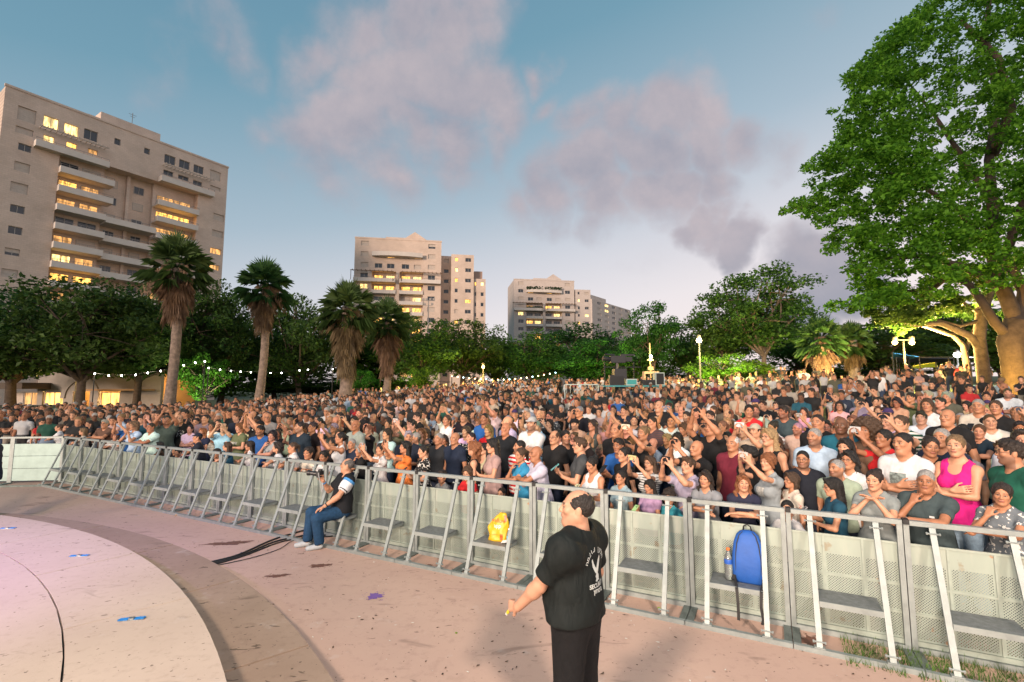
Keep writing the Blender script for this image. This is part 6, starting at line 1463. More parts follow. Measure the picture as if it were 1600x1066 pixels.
TPL_DEF = {
    'm_stand': dict(sex='m', head=(.1, -.05, 0)), 'm_cross': dict(sex='m', arms=CROSS, head=(-.15, 0, 0), fat=.1), 'm_phone': dict(sex='m', arms=PHONE_LO, head=(.1, .02, 0)), 'm_film': dict(sex='m', arms=PHONE_HI, head=(0, -.08, 0)), 'm_filmtop': dict(sex='m', arms=PHONE_TOP, head=(0, -.15, 0)),
    'm_rail': dict(sex='m', arms=RAILX, lean=.16, head=(.15, -.16, 0), fat=.1), 'm_chin': dict(sex='m', arms=CHIN, lean=.12, head=(.2, -.05, .1), fat=.15), 'm_look': dict(sex='m', head=(-.5, -.03, 0), beard=.55), 'm_beard': dict(sex='m', arms=CROSS, head=(.2, -.05, .05), beard=.6, build=1.08), 'm_big': dict(sex='m', head=(-.1, -.05, 0), fat=.5, build=1.12),
    'w_stand': dict(sex='f', head=(.1, -.05, 0), sleeve=.5), 'w_cross': dict(sex='f', arms=CROSS, head=(-.2, -.02, .05), sleeve=.5), 'w_phone': dict(sex='f', arms=PHONE_LO, head=(.05, .12, 0), sleeve=.5), 'w_film': dict(sex='f', arms=PHONE_HI, head=(.05, -.08, 0), sleeve=.5), 'w_rail': dict(sex='f', arms=RAILX, lean=.16, head=(.1, -.18, .05), sleeve=.5), 'w_chin2': dict(sex='f', arms=CHIN2, lean=.10, head=(-.1, -.02, .05), sleeve=.5),
    'w_chin': dict(sex='f', arms=CHIN, lean=.12, head=(.25, -.05, .12), sleeve=.5), 'w_clap': dict(sex='f', arms=CLAP, head=(-.1, -.08, 0), sleeve=.5), 't_stand': dict(sex='f', top='tank', head=(-.15, -.06, 0)), 't_film': dict(sex='f', top='tank', arms=PHONE_HI, head=(0, -.08, 0)), 't_cross': dict(sex='f', top='tank', arms=CROSS, head=(.2, -.04, -.05)), 't_phone': dict(sex='f', top='tank', arms=PHONE_LO, head=(0, .3, 0)), 't_oneup': dict(sex='f', top='tank', arms=ONEUP, head=(.1, -.1, 0)),
    'c_stand': dict(sex='c', head=(.1, -.1, 0), headscale=1.2), 'c_rail': dict(sex='c', arms=KIDR, lean=.1, head=(.15, -.05, .05), headscale=1.2), 'w_shorts': dict(sex='f', head=(.15, -.03, 0), sleeve=.5, pants='short'), 'm_oneup': dict(sex='m', arms=ONEUP, head=(.05, -.12, 0)),
}
TPL = {}
def finish_template(n, r, extra=None):
    V, Q, col = r['body']; me = np_mesh(n + '_body', V, Q, [M_SKIN]); vcol(me, col); t = dict(body=me, Hm=Matrix(r['Hm'].tolist()), r=r)
    for k, m in (('shirt', M_CLOTH), ('trousers', M_DENIM), ('shoes', M_SHOE)): t[k] = np_mesh(n + '_' + k, *r[k], [m])
    t['top'] = max(V[:, 2]); return t
for n, d in TPL_DEF.items():
    TPL[n] = finish_template(n, build_person(**d))
    TPL[n]['sex'] = d['sex']
def phone_mesh():
    m = MB(); m.box(-.037, .037, -.0045, .0045, -.075, .075); a = m.mesh('phone'); a.materials.append(obj_color_mat('phone_case', .35, 0, 1, 0)); 
    l = MB(); 
    for x, z in ((.018, .055), (.018, .032), (-.002, .044)): l.tube([(x, -.0045, z), (x, -.0075, z)], .0085, 8)
    l2 = l.mesh('lens'); l2.materials.append(M_BLK); s = MB(); s.box(-.034, .034, .0046, .0056, -.071, .071); s2 = s.mesh('screen'); s2.materials.append(mat('phone_screen', (.05, .06, .08), .2, emit=(.55, .65, .8), estr=.9)); return a, l2, s2
PHONE = phone_mesh()
def add_phone(mw, col, label, land=False):
    o = mesh_obj('mobile_phone', PHONE[0]); o.matrix_world = mw; o.color = (*col, 1); tag(o, label, 'phone', 'phones held up in the crowd'); mesh_obj('lens', PHONE[1], o); mesh_obj('screen', PHONE[2], o); return o
SKINS = [tuple(c * .9 for c in q) for q in ((.5, .5, .5),)][:0] + [(.49, .245, .145), (.43, .20, .112), (.53, .275, .17), (.33, .145, .078), (.46, .225, .135), (.15, .070, .040), (.55, .295, .19)]
HAIRC = {'black': (.012, .010, .009), 'dark': (.024, .016, .012), 'brown': (.06, .034, .02), 'light': (.16, .10, .05), 'blonde': (.30, .20, .10), 'red': (.20, .075, .03), 'grey': (.26, .25, .24), 'white': (.5, .49, .47)}
def add_person(tpl, loc, rz, height, label, skin, hair, hairc, shirt, pants=(.03, .04, .07), shirt_mat=None, glasses=False, shoes=(.25, .25, .25), group='people in the crowd', phone=None, phone_label=None, headless=False, extra_rot=None):
    t = TPL[tpl]; s = height / 1.755
    o = mesh_obj('person', t['body']); o.location = loc; o.rotation_euler = (0, 0, rz); o.scale = (s, s, s); o.color = (*skin, 1)
    tag(o, label, 'person', group)
    c = mesh_obj('shirt', t['shirt'], o); c.color = (*shirt, 1)
    if shirt_mat: c.material_slots[0].link = 'OBJECT'; c.material_slots[0].material = shirt_mat
    c = mesh_obj('trousers', t['trousers'], o); c.color = (*pants, 1)
    c = mesh_obj('shoes', t['shoes'], o); c.color = (*shoes, 1)
    if hair:
        c = mesh_obj('hair' if hair != 'cap' else 'cap', HAIRS[hair], o); c.matrix_local = t['Hm']; c.color = (*hairc, 1)
        if hair == 'cap': q = mesh_obj('hair', HAIRS['crop'], o); q.matrix_local = t['Hm'] @ Matrix.Translation((0, 0, -.01)); q.color = (.02, .015, .012, 1)
    if glasses: c = mesh_obj('glasses', GLASSES, o); c.matrix_local = t['Hm']
    if phone is not None:
        fr = t['r']['frames']; Wr, f, n, E = fr['hand_r']; Wl, fl, nl, El = fr['hand_l']; M0 = Matrix.LocRotScale(Vector(loc), Matrix.Rotation(rz, 3, 'Z'), Vector((s, s, s)))
        if 'film' in tpl: ctr = Vector((Wr + Wl) / 2) + Vector((0, -.02, .105)); L_ = Matrix.Translation(ctr) @ Matrix.Rotation(-.12, 4, 'X') @ (Matrix.Rotation(R(90), 4, 'Y'))
        elif 'oneup' in tpl: ctr = Vector(Wr) + Vector((.035, -.02, .12)); L_ = Matrix.Translation(ctr)
        else: ctr = Vector(Wr) + Vector(f) * .10 + Vector((.02, -.01, .03)); L_ = Matrix.Translation(ctr) @ Matrix.Rotation(-.9, 4, 'X')
        add_phone(M0 @ L_, phone, phone_label or 'phone')
    return o
# ================================================================== THE TWO MEN IN FRONT OF THE BARRIER
from mathutils.bvhtree import BVHTree
def text_mesh(txt, size, bold=.0):
    cu = bpy.data.curves.new('txt', 'FONT'); cu.body = txt; cu.size = size; cu.align_x = 'CENTER'; cu.offset = bold; cu.resolution_u = 3
    o = bpy.data.objects.new('txt', cu); COL.objects.link(o); dg = bpy.context.evaluated_depsgraph_get(); me = bpy.data.meshes.new_from_object(o.evaluated_get(dg)); bpy.data.objects.remove(o); bpy.data.curves.remove(cu)
    v = [tuple(x.co) for x in me.vertices]; f = [tuple(p.vertices) for p in me.polygons]; bpy.data.meshes.remove(me); return v, f
def project(bvh, pts, origin_y, sgn, off=.003):
    out = []
    for x, z in pts:
        hit = bvh.ray_cast(Vector((x, origin_y, z)), Vector((0, -sgn, 0)))
        out.append((x, hit[0].y + sgn * off, z) if hit[0] else None)
    ys = [p[1] for p in out if p]; d = sum(ys) / max(1, len(ys))
    return [p or (q[0], d, q[1]) for p, q in zip(out, pts)]
def bvh_of(V, Q): return BVHTree.FromPolygons([tuple(v) for v in V], [tuple(int(i) for i in q) for q in Q])
def guard():
    # facing left and slightly away, left forearm held out in front
    arms = dict(l=arm((.225, -.36, .935), (.35, 1, -.3), f=(-.25, -1, -.25), n=(-1, 0, -.25), curl=.75, side=1), r=arm((-.25, -.20, .98), (-.6, 1, 0), f=(.4, -1, 0), n=(1, 0, 0), curl=.6, side=-1))
    r = build_person(sex='m', arms=arms, fat=.62, build=1.18, head=(.52, -.06, 0), sleeve=.74, loose=1.08, hem=.945, fine=.0050, mid=.0085, lowleg=.02, neck_r=.070, shoulders=1.12, headscale=1.0, cvox=.0075, flare=.95, shirt_k=.10, beard=.10, wrinkle=.007, twist=0, lean=-.02)
    TPL['guard'] = finish_template('guard', r); TPL['guard']['sex'] = 'm'
    top = atz(899, 766, 1.80); rz = R(-128)
    o = add_person('guard', (top.x, top.y + .02, 0), rz, 1.80, 'heavyset balding security guard in black printed t-shirt and black trousers, half turned away', (.48, .255, .165), 'ring', (.02, .016, .014), (.006, .009, .009), (.006, .006, .007), group='staff in front of the barrier', shoes=(.01, .01, .01), shirt_mat=obj_color_mat('jersey_cloth', .75, .10, 20, 1.0, 8, spec=.25))
    sh = [c for c in o.children if c.name.startswith('shirt')][0]
    bvh = bvh_of(*r['shirt']); M_PRINT = mat('shirt_print', (.52, .55, .53), .8)
    V = []; Fc = []
    def put(vs, fs):
        n = len(V); V.extend(project(bvh, [(CX + (x - CX) * .80, 1.27 + (z - 1.25) * .80) for x, z in vs], 1.0, 1)); Fc.extend(tuple(i + n for i in f) for f in fs)
    CX = .0   # seen from behind, screen right is -x in the figure's frame, so text runs towards -x
    def place(txt, size, cx, cz, rot=0, bold=.0015, shear=0):
        v, f = text_mesh(txt, size, bold); c, s = math.cos(rot), math.sin(rot)
        put([(CX - (cx + x * c - y * s), cz + x * s + y * c) for x, y, _ in v], f)
    arc = 'המצוע ןקלח'      # laid out left to right
    n = len(arc)
    for i, ch in enumerate(arc):
        if ch == ' ': continue
        a = R(68) - R(136) * i / (n - 1); place(ch, .050, -.105 * math.sin(a) if False else -.118 * math.sin(a), 1.268 + .118 * math.cos(a), a)
    place('SECURITY', .047, .0, 1.115, 0); place('ןוחטיב', .046, 0, 1.072, 0)
    # spread eagle: two raised wings, body, tail and head
    W1 = [(-.012, 1.215), (-.03, 1.235), (-.05, 1.275), (-.058, 1.325), (-.045, 1.335), (-.03, 1.30), (-.012, 1.27), (.0, 1.255), (.012, 1.27), (.032, 1.31), (.06, 1.345), (.066, 1.33), (.055, 1.285), (.035, 1.245), (.018, 1.22), (.028, 1.20), (.024, 1.175), (.034, 1.16), (.010, 1.165), (-.012, 1.155), (-.034, 1.165), (-.020, 1.18), (-.030, 1.20)]
    put([(CX - x, z) for x, z in W1], [(0, 1, 6), (1, 2, 5, 6), (2, 3, 4, 5), (0, 6, 7), (7, 8, 14, 0), (8, 9, 13, 14), (9, 10, 11, 12), (9, 12, 13), (0, 14, 15, 22), (22, 15, 16, 21), (21, 16, 17, 18), (21, 18, 19, 20)])
    me = bpy.data.meshes.new('print'); me.from_pydata(V, [], Fc); me.materials.append(M_PRINT); pr = mesh_obj('print', me, sh); tag(pr, 'white eagle emblem with curved lettering on the back')
    # small bottle-like lighter in the left hand
    Wl, f, n_, E = r['frames']['hand_l']; M0 = o.matrix_basis.copy() if False else Matrix.LocRotScale(o.location, o.rotation_euler.to_matrix(), o.scale)
    c = M0 @ (Vector(Wl) + Vector(f) * .115 + Vector((-.03, -.01, -.045)))
    ob = empty('lighter', tuple(c), R(20), 'small yellow and white lighter in the guard\'s hand', 'lighter'); ob.rotation_euler = (R(25), R(25), R(20))
    m = MB(); m.lathe([(.008, -.045), (.0105, -.04), (.0105, .012), (.008, .016)], 10); m.build('body', mat('lighter_white', (.6, .6, .55), .4), ob, smooth=True)
    m = MB(); m.lathe([(.0108, -.030), (.0110, -.029), (.0110, -.002), (.0108, -.001)], 10); m.build('label_band', mat('lighter_yellow', (.6, .5, .03), .4), ob)
    m = MB(); m.lathe([(.007, .016), (.007, .03), (.004, .034)], 8); m.build('cap', M_GALV, ob)
guard()
def seated_man():
    root = (0, 0, -.385)
    legs = dict(r=((-.15, -.43, .53), (-.18, -.47, .085), (-.22, -.62, .035)), l=((.13, -.43, .50), (.08, -.36, .085), (.05, -.52, .035)))
    arms = dict(r=arm((-.19, -.26, 1.385), (-.5, -.3, -1), f=(.25, -.35, .9), n=(.8, -.3, .2), curl=.6, side=-1), l=arm((.15, -.33, 1.045), (.9, .5, 0), f=(-.15, -.9, -.35), n=(0, -.2, -1), curl=.3, side=1))
    r = build_person(sex='m', arms=arms, fat=.45, build=1.08, head=(-.55, -.03, .0), lean=-.10, root=root, legs=legs, fine=.0055, mid=.0095, sleeve=.68, loose=1.15, hem=.90, wrinkle=.008, cvox=.008, flare=.7)
    TPL['seated'] = finish_template('seated', r); TPL['seated']['sex'] = 'm'
    p = atz(492, 812, .50); rel = (p.xy - BA).dot(BN); p2 = p.xy + BN * (.27 - rel); rz = B_RZ - R(24)
    o = add_person('seated', (p2.x, p2.y, 0), rz, 1.755, 'seated balding man in black and white polo and jeans on the barrier step', (.46, .235, .145), 'ring', (.10, .09, .085), (.010, .011, .014), (.012, .045, .10), glasses=True, group='staff in front of the barrier', shoes=(.42, .45, .45))
    M0 = Matrix.LocRotScale(o.location, o.rotation_euler.to_matrix(), Vector((1, 1, 1)))
    # white sleeve panel and blue shoulder line as separate cloth parts on the shirt
    sh = [c for c in o.children if c.name.startswith('shirt')][0]
    V, Q = r['shirt']; S0 = ap(r['Lm'], (.178, .004, 1.398)); E0 = r['frames']['hand_l'][3]; d = nrm(E0 - S0)
    t = (V - S0) @ d; rad = np.linalg.norm(V - S0 - np.outer(t, d), axis=1); vis = (rad < .105) & (t > -.012) & (V[:, 0] > S0[0] - .06)
    Vn = V.copy(); ctr = S0 + np.outer(t, d); dirn = V - ctr; dirn /= np.linalg.norm(dirn, axis=1)[:, None] + 1e-6; Vn = V + dirn * .0035
    def panel(mask, name, m):
        q = Q[mask[Q].all(1)]; u, inv = np.unique(q, return_inverse=True); me = np_mesh(name, Vn[u], inv.reshape(-1, 4), [m]); mesh_obj(name, me, sh)
    panel(vis & (t > .03) & (t < .165), 'sleeve_panel', mat('white_cotton', (.62, .63, .66), .9, bump=.2, bscale=20)); panel(vis & (t > -.012) & (t <= .045), 'shoulder_stripe', mat('blue_stripe', (.05, .22, .5), .9)); panel(vis & (t > .172), 'cuff', mat('sleeve_cuff', (.6, .61, .63), .9))
    # wristband and watch
    for key, m, w, nm in (('hand_r', mat('blue_band', (.02, .25, .6), .6), .014, 'wristband'), ('hand_l', M_BLK, .012, 'watch')):
        Wr, f, n, E = r['frames'][key]; a = Vector(Wr) + (Vector(E) - Vector(Wr)).normalized() * .035; b = a + (Vector(E) - Vector(Wr)).normalized() * w * 1.6
        mb = MB(); mb.tube([a, b], .0345, 14, cap=False); q = mb.build(nm, m, o, smooth=True)
        sol = q.modifiers.new('s', 'SOLIDIFY'); sol.thickness = .004
    # camera with a long lens held beside the face
    Wr, f, n, E = r['frames']['hand_r']; c = M0 @ (Vector(Wr) + Vector((.03, -.055, .12)))
    co = empty('photo_camera', tuple(c), rz + R(-62), 'black camera with a long zoom lens held up by the seated man', 'camera'); co.rotation_euler = (0, R(0), rz + R(-45)); 
    m = MB(); m.box(-.072, .072, -.035, .03, -.048, .045); m.build('camera_body', M_BLK, co, bevel=.008); m = MB(); m.box(-.03, .03, -.03, .025, .046, .075); m.build('viewfinder', M_BLK, co, bevel=.006); m = MB(); m.box(-.074, -.045, -.055, -.036, -.045, .035); m.build('grip', M_BLK, co, bevel=.006)
    m = MB(); m.tube([(0, -.036, -.002), (0, -.06, 0), (0, -.061, 0), (0, -.12, .008), (0, -.121, .008), (0, -.17, .012), (0, -.171, .012), (0, -.215, .016)], [.034, .034, .038, .038, .036, .036, .043, .047], 18); m.build('lens', mat('lens_barrel', (.018, .018, .02), .35), co, smooth=False)
    m = MB(); m.tube([(.07, 0, .03), (.09, .05, -.12), (.03, .06, -.28), (-.06, .02, -.12), (-.07, 0, .03)], .006, 6); m.build('strap', mat('camera_strap', (.35, .35, .36), .8), co)
seated_man()
def edge_man():
    p = atz(-30, 800, 0); t = Vector((-11.6, 10.9))
    q = atd(-13, 700, 8.8)
    add_person('m_big', (q.x, q.y, 0), R(-60), 1.78, 'man in dark navy t-shirt cut off by the left edge before the side barrier', SKINS[1], 'short', HAIRC['dark'], (.012, .016, .03), (.02, .02, .03), group='staff in front of the barrier')
edge_man()

# ================================================================== THINGS ON THE BARRIER STEPS
def on_step(px, py, dy=None):
    p = atz(px, py, .437); t = (p.xy - BA).dot(BD); s = (p.xy - BA).dot(BN); s = min(max(s, .2), .42) if dy is None else dy
    q = BA + BD * t + BN * s; return Vector((q.x, q.y, .4385))
def loft(rings, n=28):
    """rings: (z, halfwidth, halfdepth, yoffset, exponent, xoffset)"""
    v = []; f = []
    for (z, w, d, yo, e, xo) in rings:
        for k in range(n):
            a = 2 * math.pi * k / n; c, s = math.cos(a), math.sin(a); v.append((xo + w * math.copysign(abs(c) ** (2 / e), c), yo + d * math.copysign(abs(s) ** (2 / e), s), z))
    for i in range(len(rings) - 1):
        for k in range(n): f.append((i * n + k, i * n + (k + 1) % n, (i + 1) * n + (k + 1) % n, (i + 1) * n + k))
    f.append(tuple(reversed(range(n)))); f.append(tuple((len(rings) - 1) * n + k for k in range(n))); return v, f
def backpack():
    p = on_step(1170, 921, .34); o = empty('backpack', tuple(p), B_RZ, 'bright blue backpack with hanging black straps standing on a barrier step', 'backpack'); o.scale = (1.3, 1.15, 1.25)
    MBL = mat('backpack_nylon', (.012, .085, .36), .6, noise=.12, nscale=10, bump=.25, bscale=14)
    rg = [(.0, .105, .05, 0, 4, 0), (.015, .118, .062, 0, 4, 0), (.10, .124, .075, -.005, 4, 0), (.22, .122, .070, 0, 4, 0), (.32, .108, .058, .012, 3.4, 0), (.385, .085, .044, .024, 3, 0), (.415, .055, .030, .030, 2.6, 0), (.425, .02, .012, .032, 2, 0)]
    v, f = loft(rg, 36); m = MB(); m.add(v, f); m.build('pack_body', MBL, o, smooth=True)
    for s in (-1, 1):
        m = MB(); m.tube([(s * .088, -.045 - .004, .03), (s * .094, -.068, .1), (s * .092, -.060, .22), (s * .082, -.040, .32), (s * .062, -.012, .385), (s * .035, .006, .412)], .005, 6); m.build('piping', M_BLK, o)
        m = MB(); m.bar((s * .105, -.05, .055), (s * .118, -.075, .02), .03, .02); m.build('strap_anchor', M_BLK, o)
        pts = [(s * .105, -.075, .035), (s * .092, -.150, .006), (s * .088, -.190, -.01), (s * .082, -.196, -.12), (s * .088 + .006, -.192, -.22), (s * .084, -.19, -.26)]
        m = MB()
        for a, b in zip(pts, pts[1:]): m.bar(a, b, .022, .005, up=(0, -1, .2))
        m.build('strap', M_BLK, o)
    m = MB(); m.tube([(-.032, .032, .41), (-.026, .032, .455), (0, .032, .472), (.026, .032, .455), (.032, .032, .41)], .007, 6); m.build('handle', M_BLK, o, smooth=True)
    m = MB(); m.add([(x * .06, -.079 + .006 * abs(x), z) for x in (-1, 1) for z in (.045, .19)] + [(x * .06, -.077 + .006 * abs(x), z) for x in (-1, 1) for z in (.045, .19)], [(0, 2, 3, 1)]); 
def bottle(px, py, h, r, capc, bandc, label, liquid=True, dy=None):
    p = on_step(px, py, dy); o = empty('water_bottle', tuple(p), B_RZ, label, 'bottle', 'bottles on the barrier steps')
    m = MB(); m.lathe([(r * .7, 0), (r, .008), (r, h * .22), (r * .93, h * .25), (r, h * .28), (r, h * .60), (r * .85, h * .74), (r * .38, h * .88), (r * .36, h * .94)], 20); m.build('bottle_body', mat('clear_plastic', (.86, .92, .92), .08, trans=.85, spec=.5), o, smooth=True)
    m = MB(); m.lathe([(r * .42, h * .92), (r * .44, h * .925), (r * .44, h * .995), (r * .3, h)], 14); m.build('cap', mat('bottle_cap', capc, .4), o, smooth=True)
    m = MB(); m.lathe([(r * 1.01, h * .50), (r * 1.02, h * .505), (r * 1.02, h * .62), (r * .97, h * .645)] if bandc[0] < .05 else [(r * 1.01, h * .28), (r * 1.02, h * .285), (r * 1.02, h * .55), (r * 1.01, h * .555)], 20); m.build('label_band', mat('bottle_label', bandc, .5), o, smooth=True)
backpack()
bottle(1138, 912, .33, .044, (.75, .16, .02), (.02, .10, .45), 'large clear bottle with orange cap and blue band beside the blue backpack', dy=.33)
bottle(784.5, 858, .21, .031, (.75, .75, .75), (.10, .45, .70), 'small clear water bottle with pale blue label beside the yellow bag', dy=.24)
def yellow_bag():
    p = on_step(769, 850, .33); o = empty('plastic_bag', tuple(p), B_RZ + R(4), 'crumpled yellow plastic bag with red and white lettering on a barrier step', 'bag'); o.scale = (1.25, 1.0, 1.3)
    rr = random.Random(4); rg = []
    for i in range(15):
        t = i / 14; w = .118 * (1 - .06 * math.sin(t * 9)) if t < .55 else .118 - .085 * ((t - .55) / .45) ** 1.3; d = .060 * (1 - t * .72) + .004 * rr.uniform(-1, 1); rg.append((.285 * t, w, d, .01 + .02 * t, 2.6, .0 + .055 * max(0, t - .5) * 2 + .004 * rr.uniform(-1, 1)))
    v, f = loft(rg, 40); v = [(x + .004 * math.sin(40 * z + 23 * y), y + .006 * math.sin(38 * x + 31 * z) + .004 * math.sin(70 * x - 45 * z), z) for x, y, z in v]
    m = MB(); m.add(v, f); m.build('bag_body', mat('yellow_plastic', (.60, .37, .01), .4, noise=.08, nscale=8, bump=.2, bscale=25), o, smooth=True)
    bv = BVHTree.FromPolygons([Vector(q) for q in v], f)
    def put(vs, fs, name, m):
        P = project(bv, vs, -1.0, -1, .002); me = bpy.data.meshes.new(name); me.from_pydata(P, [], [tuple(q) for q in fs]); me.materials.append(m); mesh_obj(name, me, o)
    MR = mat('red_print', (.75, .10, .015), .5); MW = mat('white_print', (.75, .74, .7), .5)
    t, f2 = text_mesh('yellow', .062, .001); put([(x + .012, y + .185) for x, y, _ in t], f2, 'lettering', MR); t, f2 = text_mesh('app', .060, .001); put([(x + .0, y + .135) for x, y, _ in t], f2, 'lettering', MW)
    g = lambda x0, x1, z0, z1: ([(x0 + (x1 - x0) * i / 4, z0 + (z1 - z0) * j / 4) for i in range(5) for j in range(5)], [(i * 5 + j, i * 5 + 5 + j, i * 5 + 6 + j, i * 5 + 1 + j) for i in range(4) for j in range(4)])
    a, b = g(.035, .070, .015, .075); put(a, b, 'red_tag', MR); a, b = g(.075, .105, .20, .262); put(a, b, 'pink_corner', mat('pink_print', (.75, .22, .16), .5)); a, b = g(-.10, .030, .064, .067); put(a, b, 'red_line', MR)
    q = on_step(772, 860, .25); n = MB(); 
    pts = [(-.06, 0, .0), (-.055, .03, .022), (-.02, -.01, .012), (-.015, .03, .034), (.03, -.005, .02), (.035, .03, .045), (.075, .0, .03), (.08, .03, .055)]
    n.add(pts + [(x, y, z - .003) for x, y, z in pts], [(0, 2, 3, 1), (2, 4, 5, 3), (4, 6, 7, 5), (8, 9, 11, 10), (10, 11, 13, 12), (12, 13, 15, 14), (0, 1, 9, 8), (6, 14, 15, 7), (0, 8, 10, 2), (2, 10, 12, 4), (4, 12, 14, 6), (1, 3, 11, 9), (3, 5, 13, 11), (5, 7, 15, 13)]); t = n.build('napkin', mat('paper_napkin', (.72, .70, .68), .9)); t.location = q + Vector((0, 0, .004)); t.rotation_euler = (0, 0, B_RZ); tag(t, 'crumpled white paper napkin in front of the yellow bag', 'napkin')
yellow_bag()
def crumple(px, py, r, col, name, label, cat, seed):
    p = atz(px, py, 0); rr = random.Random(seed); v, f = loft([(z * r, r * w, r * w * .7, 0, 2.2, 0) for z, w in ((0, .6), (.1, 1), (.3, .9), (.5, .5), (.58, .15))], 12); v = [(x + r * .25 * rr.uniform(-1, 1), y + r * .2 * rr.uniform(-1, 1), max(.002, z + r * .12 * rr.uniform(-1, 1))) for x, y, z in v]
    m = MB(); m.add(v, f); o = m.build(name, mat(name + '_%d' % seed, col, .8)); o.location = (p.x, p.y, .003); o.rotation_euler = (0, 0, rr.uniform(0, 6)); tag(o, label, cat)
crumple(572, 866, .055, (.62, .58, .52), 'crumpled_tissue', 'crumpled pale tissue inside the barrier frame right of the seated man', 'litter', 1)
crumple(1030, 951, .018, (.25, .42, .03), 'green_leaf', 'small green leaf lying inside the barrier right of the guard', 'leaf', 2)
crumple(713, 990, .016, (.20, .30, .03), 'green_leaf', 'small green leaf on the open plaza left of the guard', 'leaf', 3)
crumple(1062, 970, .03, (.02, .03, .02), 'dark_leaf', 'dark dry leaf inside the barrier left of the backpack section', 'leaf', 4)
crumple(277, 806, .05, (.45, .30, .2), 'paper_ball', 'crumpled tan paper under the barrier braces at the left', 'litter', 5)

# ================================================================== THE CROWD
CLR = {'black': (.012, .012, .013), 'white': (.60, .60, .61), 'navy': (.014, .022, .045), 'teal': (.012, .10, .15), 'magenta': (.60, .015, .20), 'maroon': (.15, .018, .035), 'green': (.010, .085, .055), 'lavender': (.34, .30, .40), 'orange': (.72, .20, .045), 'red': (.55, .02, .025),
       'light blue': (.36, .47, .60), 'grey': (.22, .23, .235), 'dark grey': (.055, .06, .065), 'beige': (.46, .37, .28), 'dusty pink': (.43, .28, .26), 'olive': (.11, .11, .07), 'sage green': (.30, .37, .28), 'blue': (.02, .10, .33), 'turquoise': (.05, .33, .40), 'cream': (.56, .50, .42), 'brown': (.12, .07, .045), 'purple': (.08, .03, .09), 'pale pink': (.58, .42, .41)}
FOCUS = Vector((-7.5, .5))
placed = []     # (x, y, r)
LAND = []       # (px, depth, short description) of the people described one by one
def spot(px, s):
    u, f, _ = ray(px, 650)
    d = Vector((u, f)); t = ((BA + BN * (RAIL_S + s)).dot(BN)) / d.dot(BN); return d * t
def face_rz(x, y, off=0): v = FOCUS - Vector((x, y)); return math.atan2(v.x, -v.y) + off
def person_at(px, top, s, tpl, hair, hc, shirt, label, short=None, skin=0, yaw=0, h=None, **k):
    p = spot(px, s); g = ground_z(p.x, p.y); zt = atd(px, top, p.y).z; hh = h or (zt - g)
    hh = min(max(hh, 1.0), 1.95)
    if tpl.startswith('c_'): hh = min(hh, 1.5)
    if hair and h is None: hh -= .012
    hh *= 1.755 / (TPL[tpl]['top'] if 'film' not in tpl and 'oneup' not in tpl else 1.755)
    col = CLR[shirt] if isinstance(shirt, str) else shirt; rz = face_rz(p.x, p.y, yaw)
    if 'rail' in tpl or 'chin' in tpl: rz = B_RZ + .35 * (rz - B_RZ) + yaw
    placed.append((p.x, p.y, .36 if s > .6 else .30))
    if short: LAND.append((px, p.y, short))
    return add_person(tpl, (p.x, p.y, g), rz, hh, label, SKINS[skin], hair, HAIRC.get(hc, (.02, .015, .012)) if isinstance(hc, str) else hc, col, **k)
PHN = (.02, .02, .022)
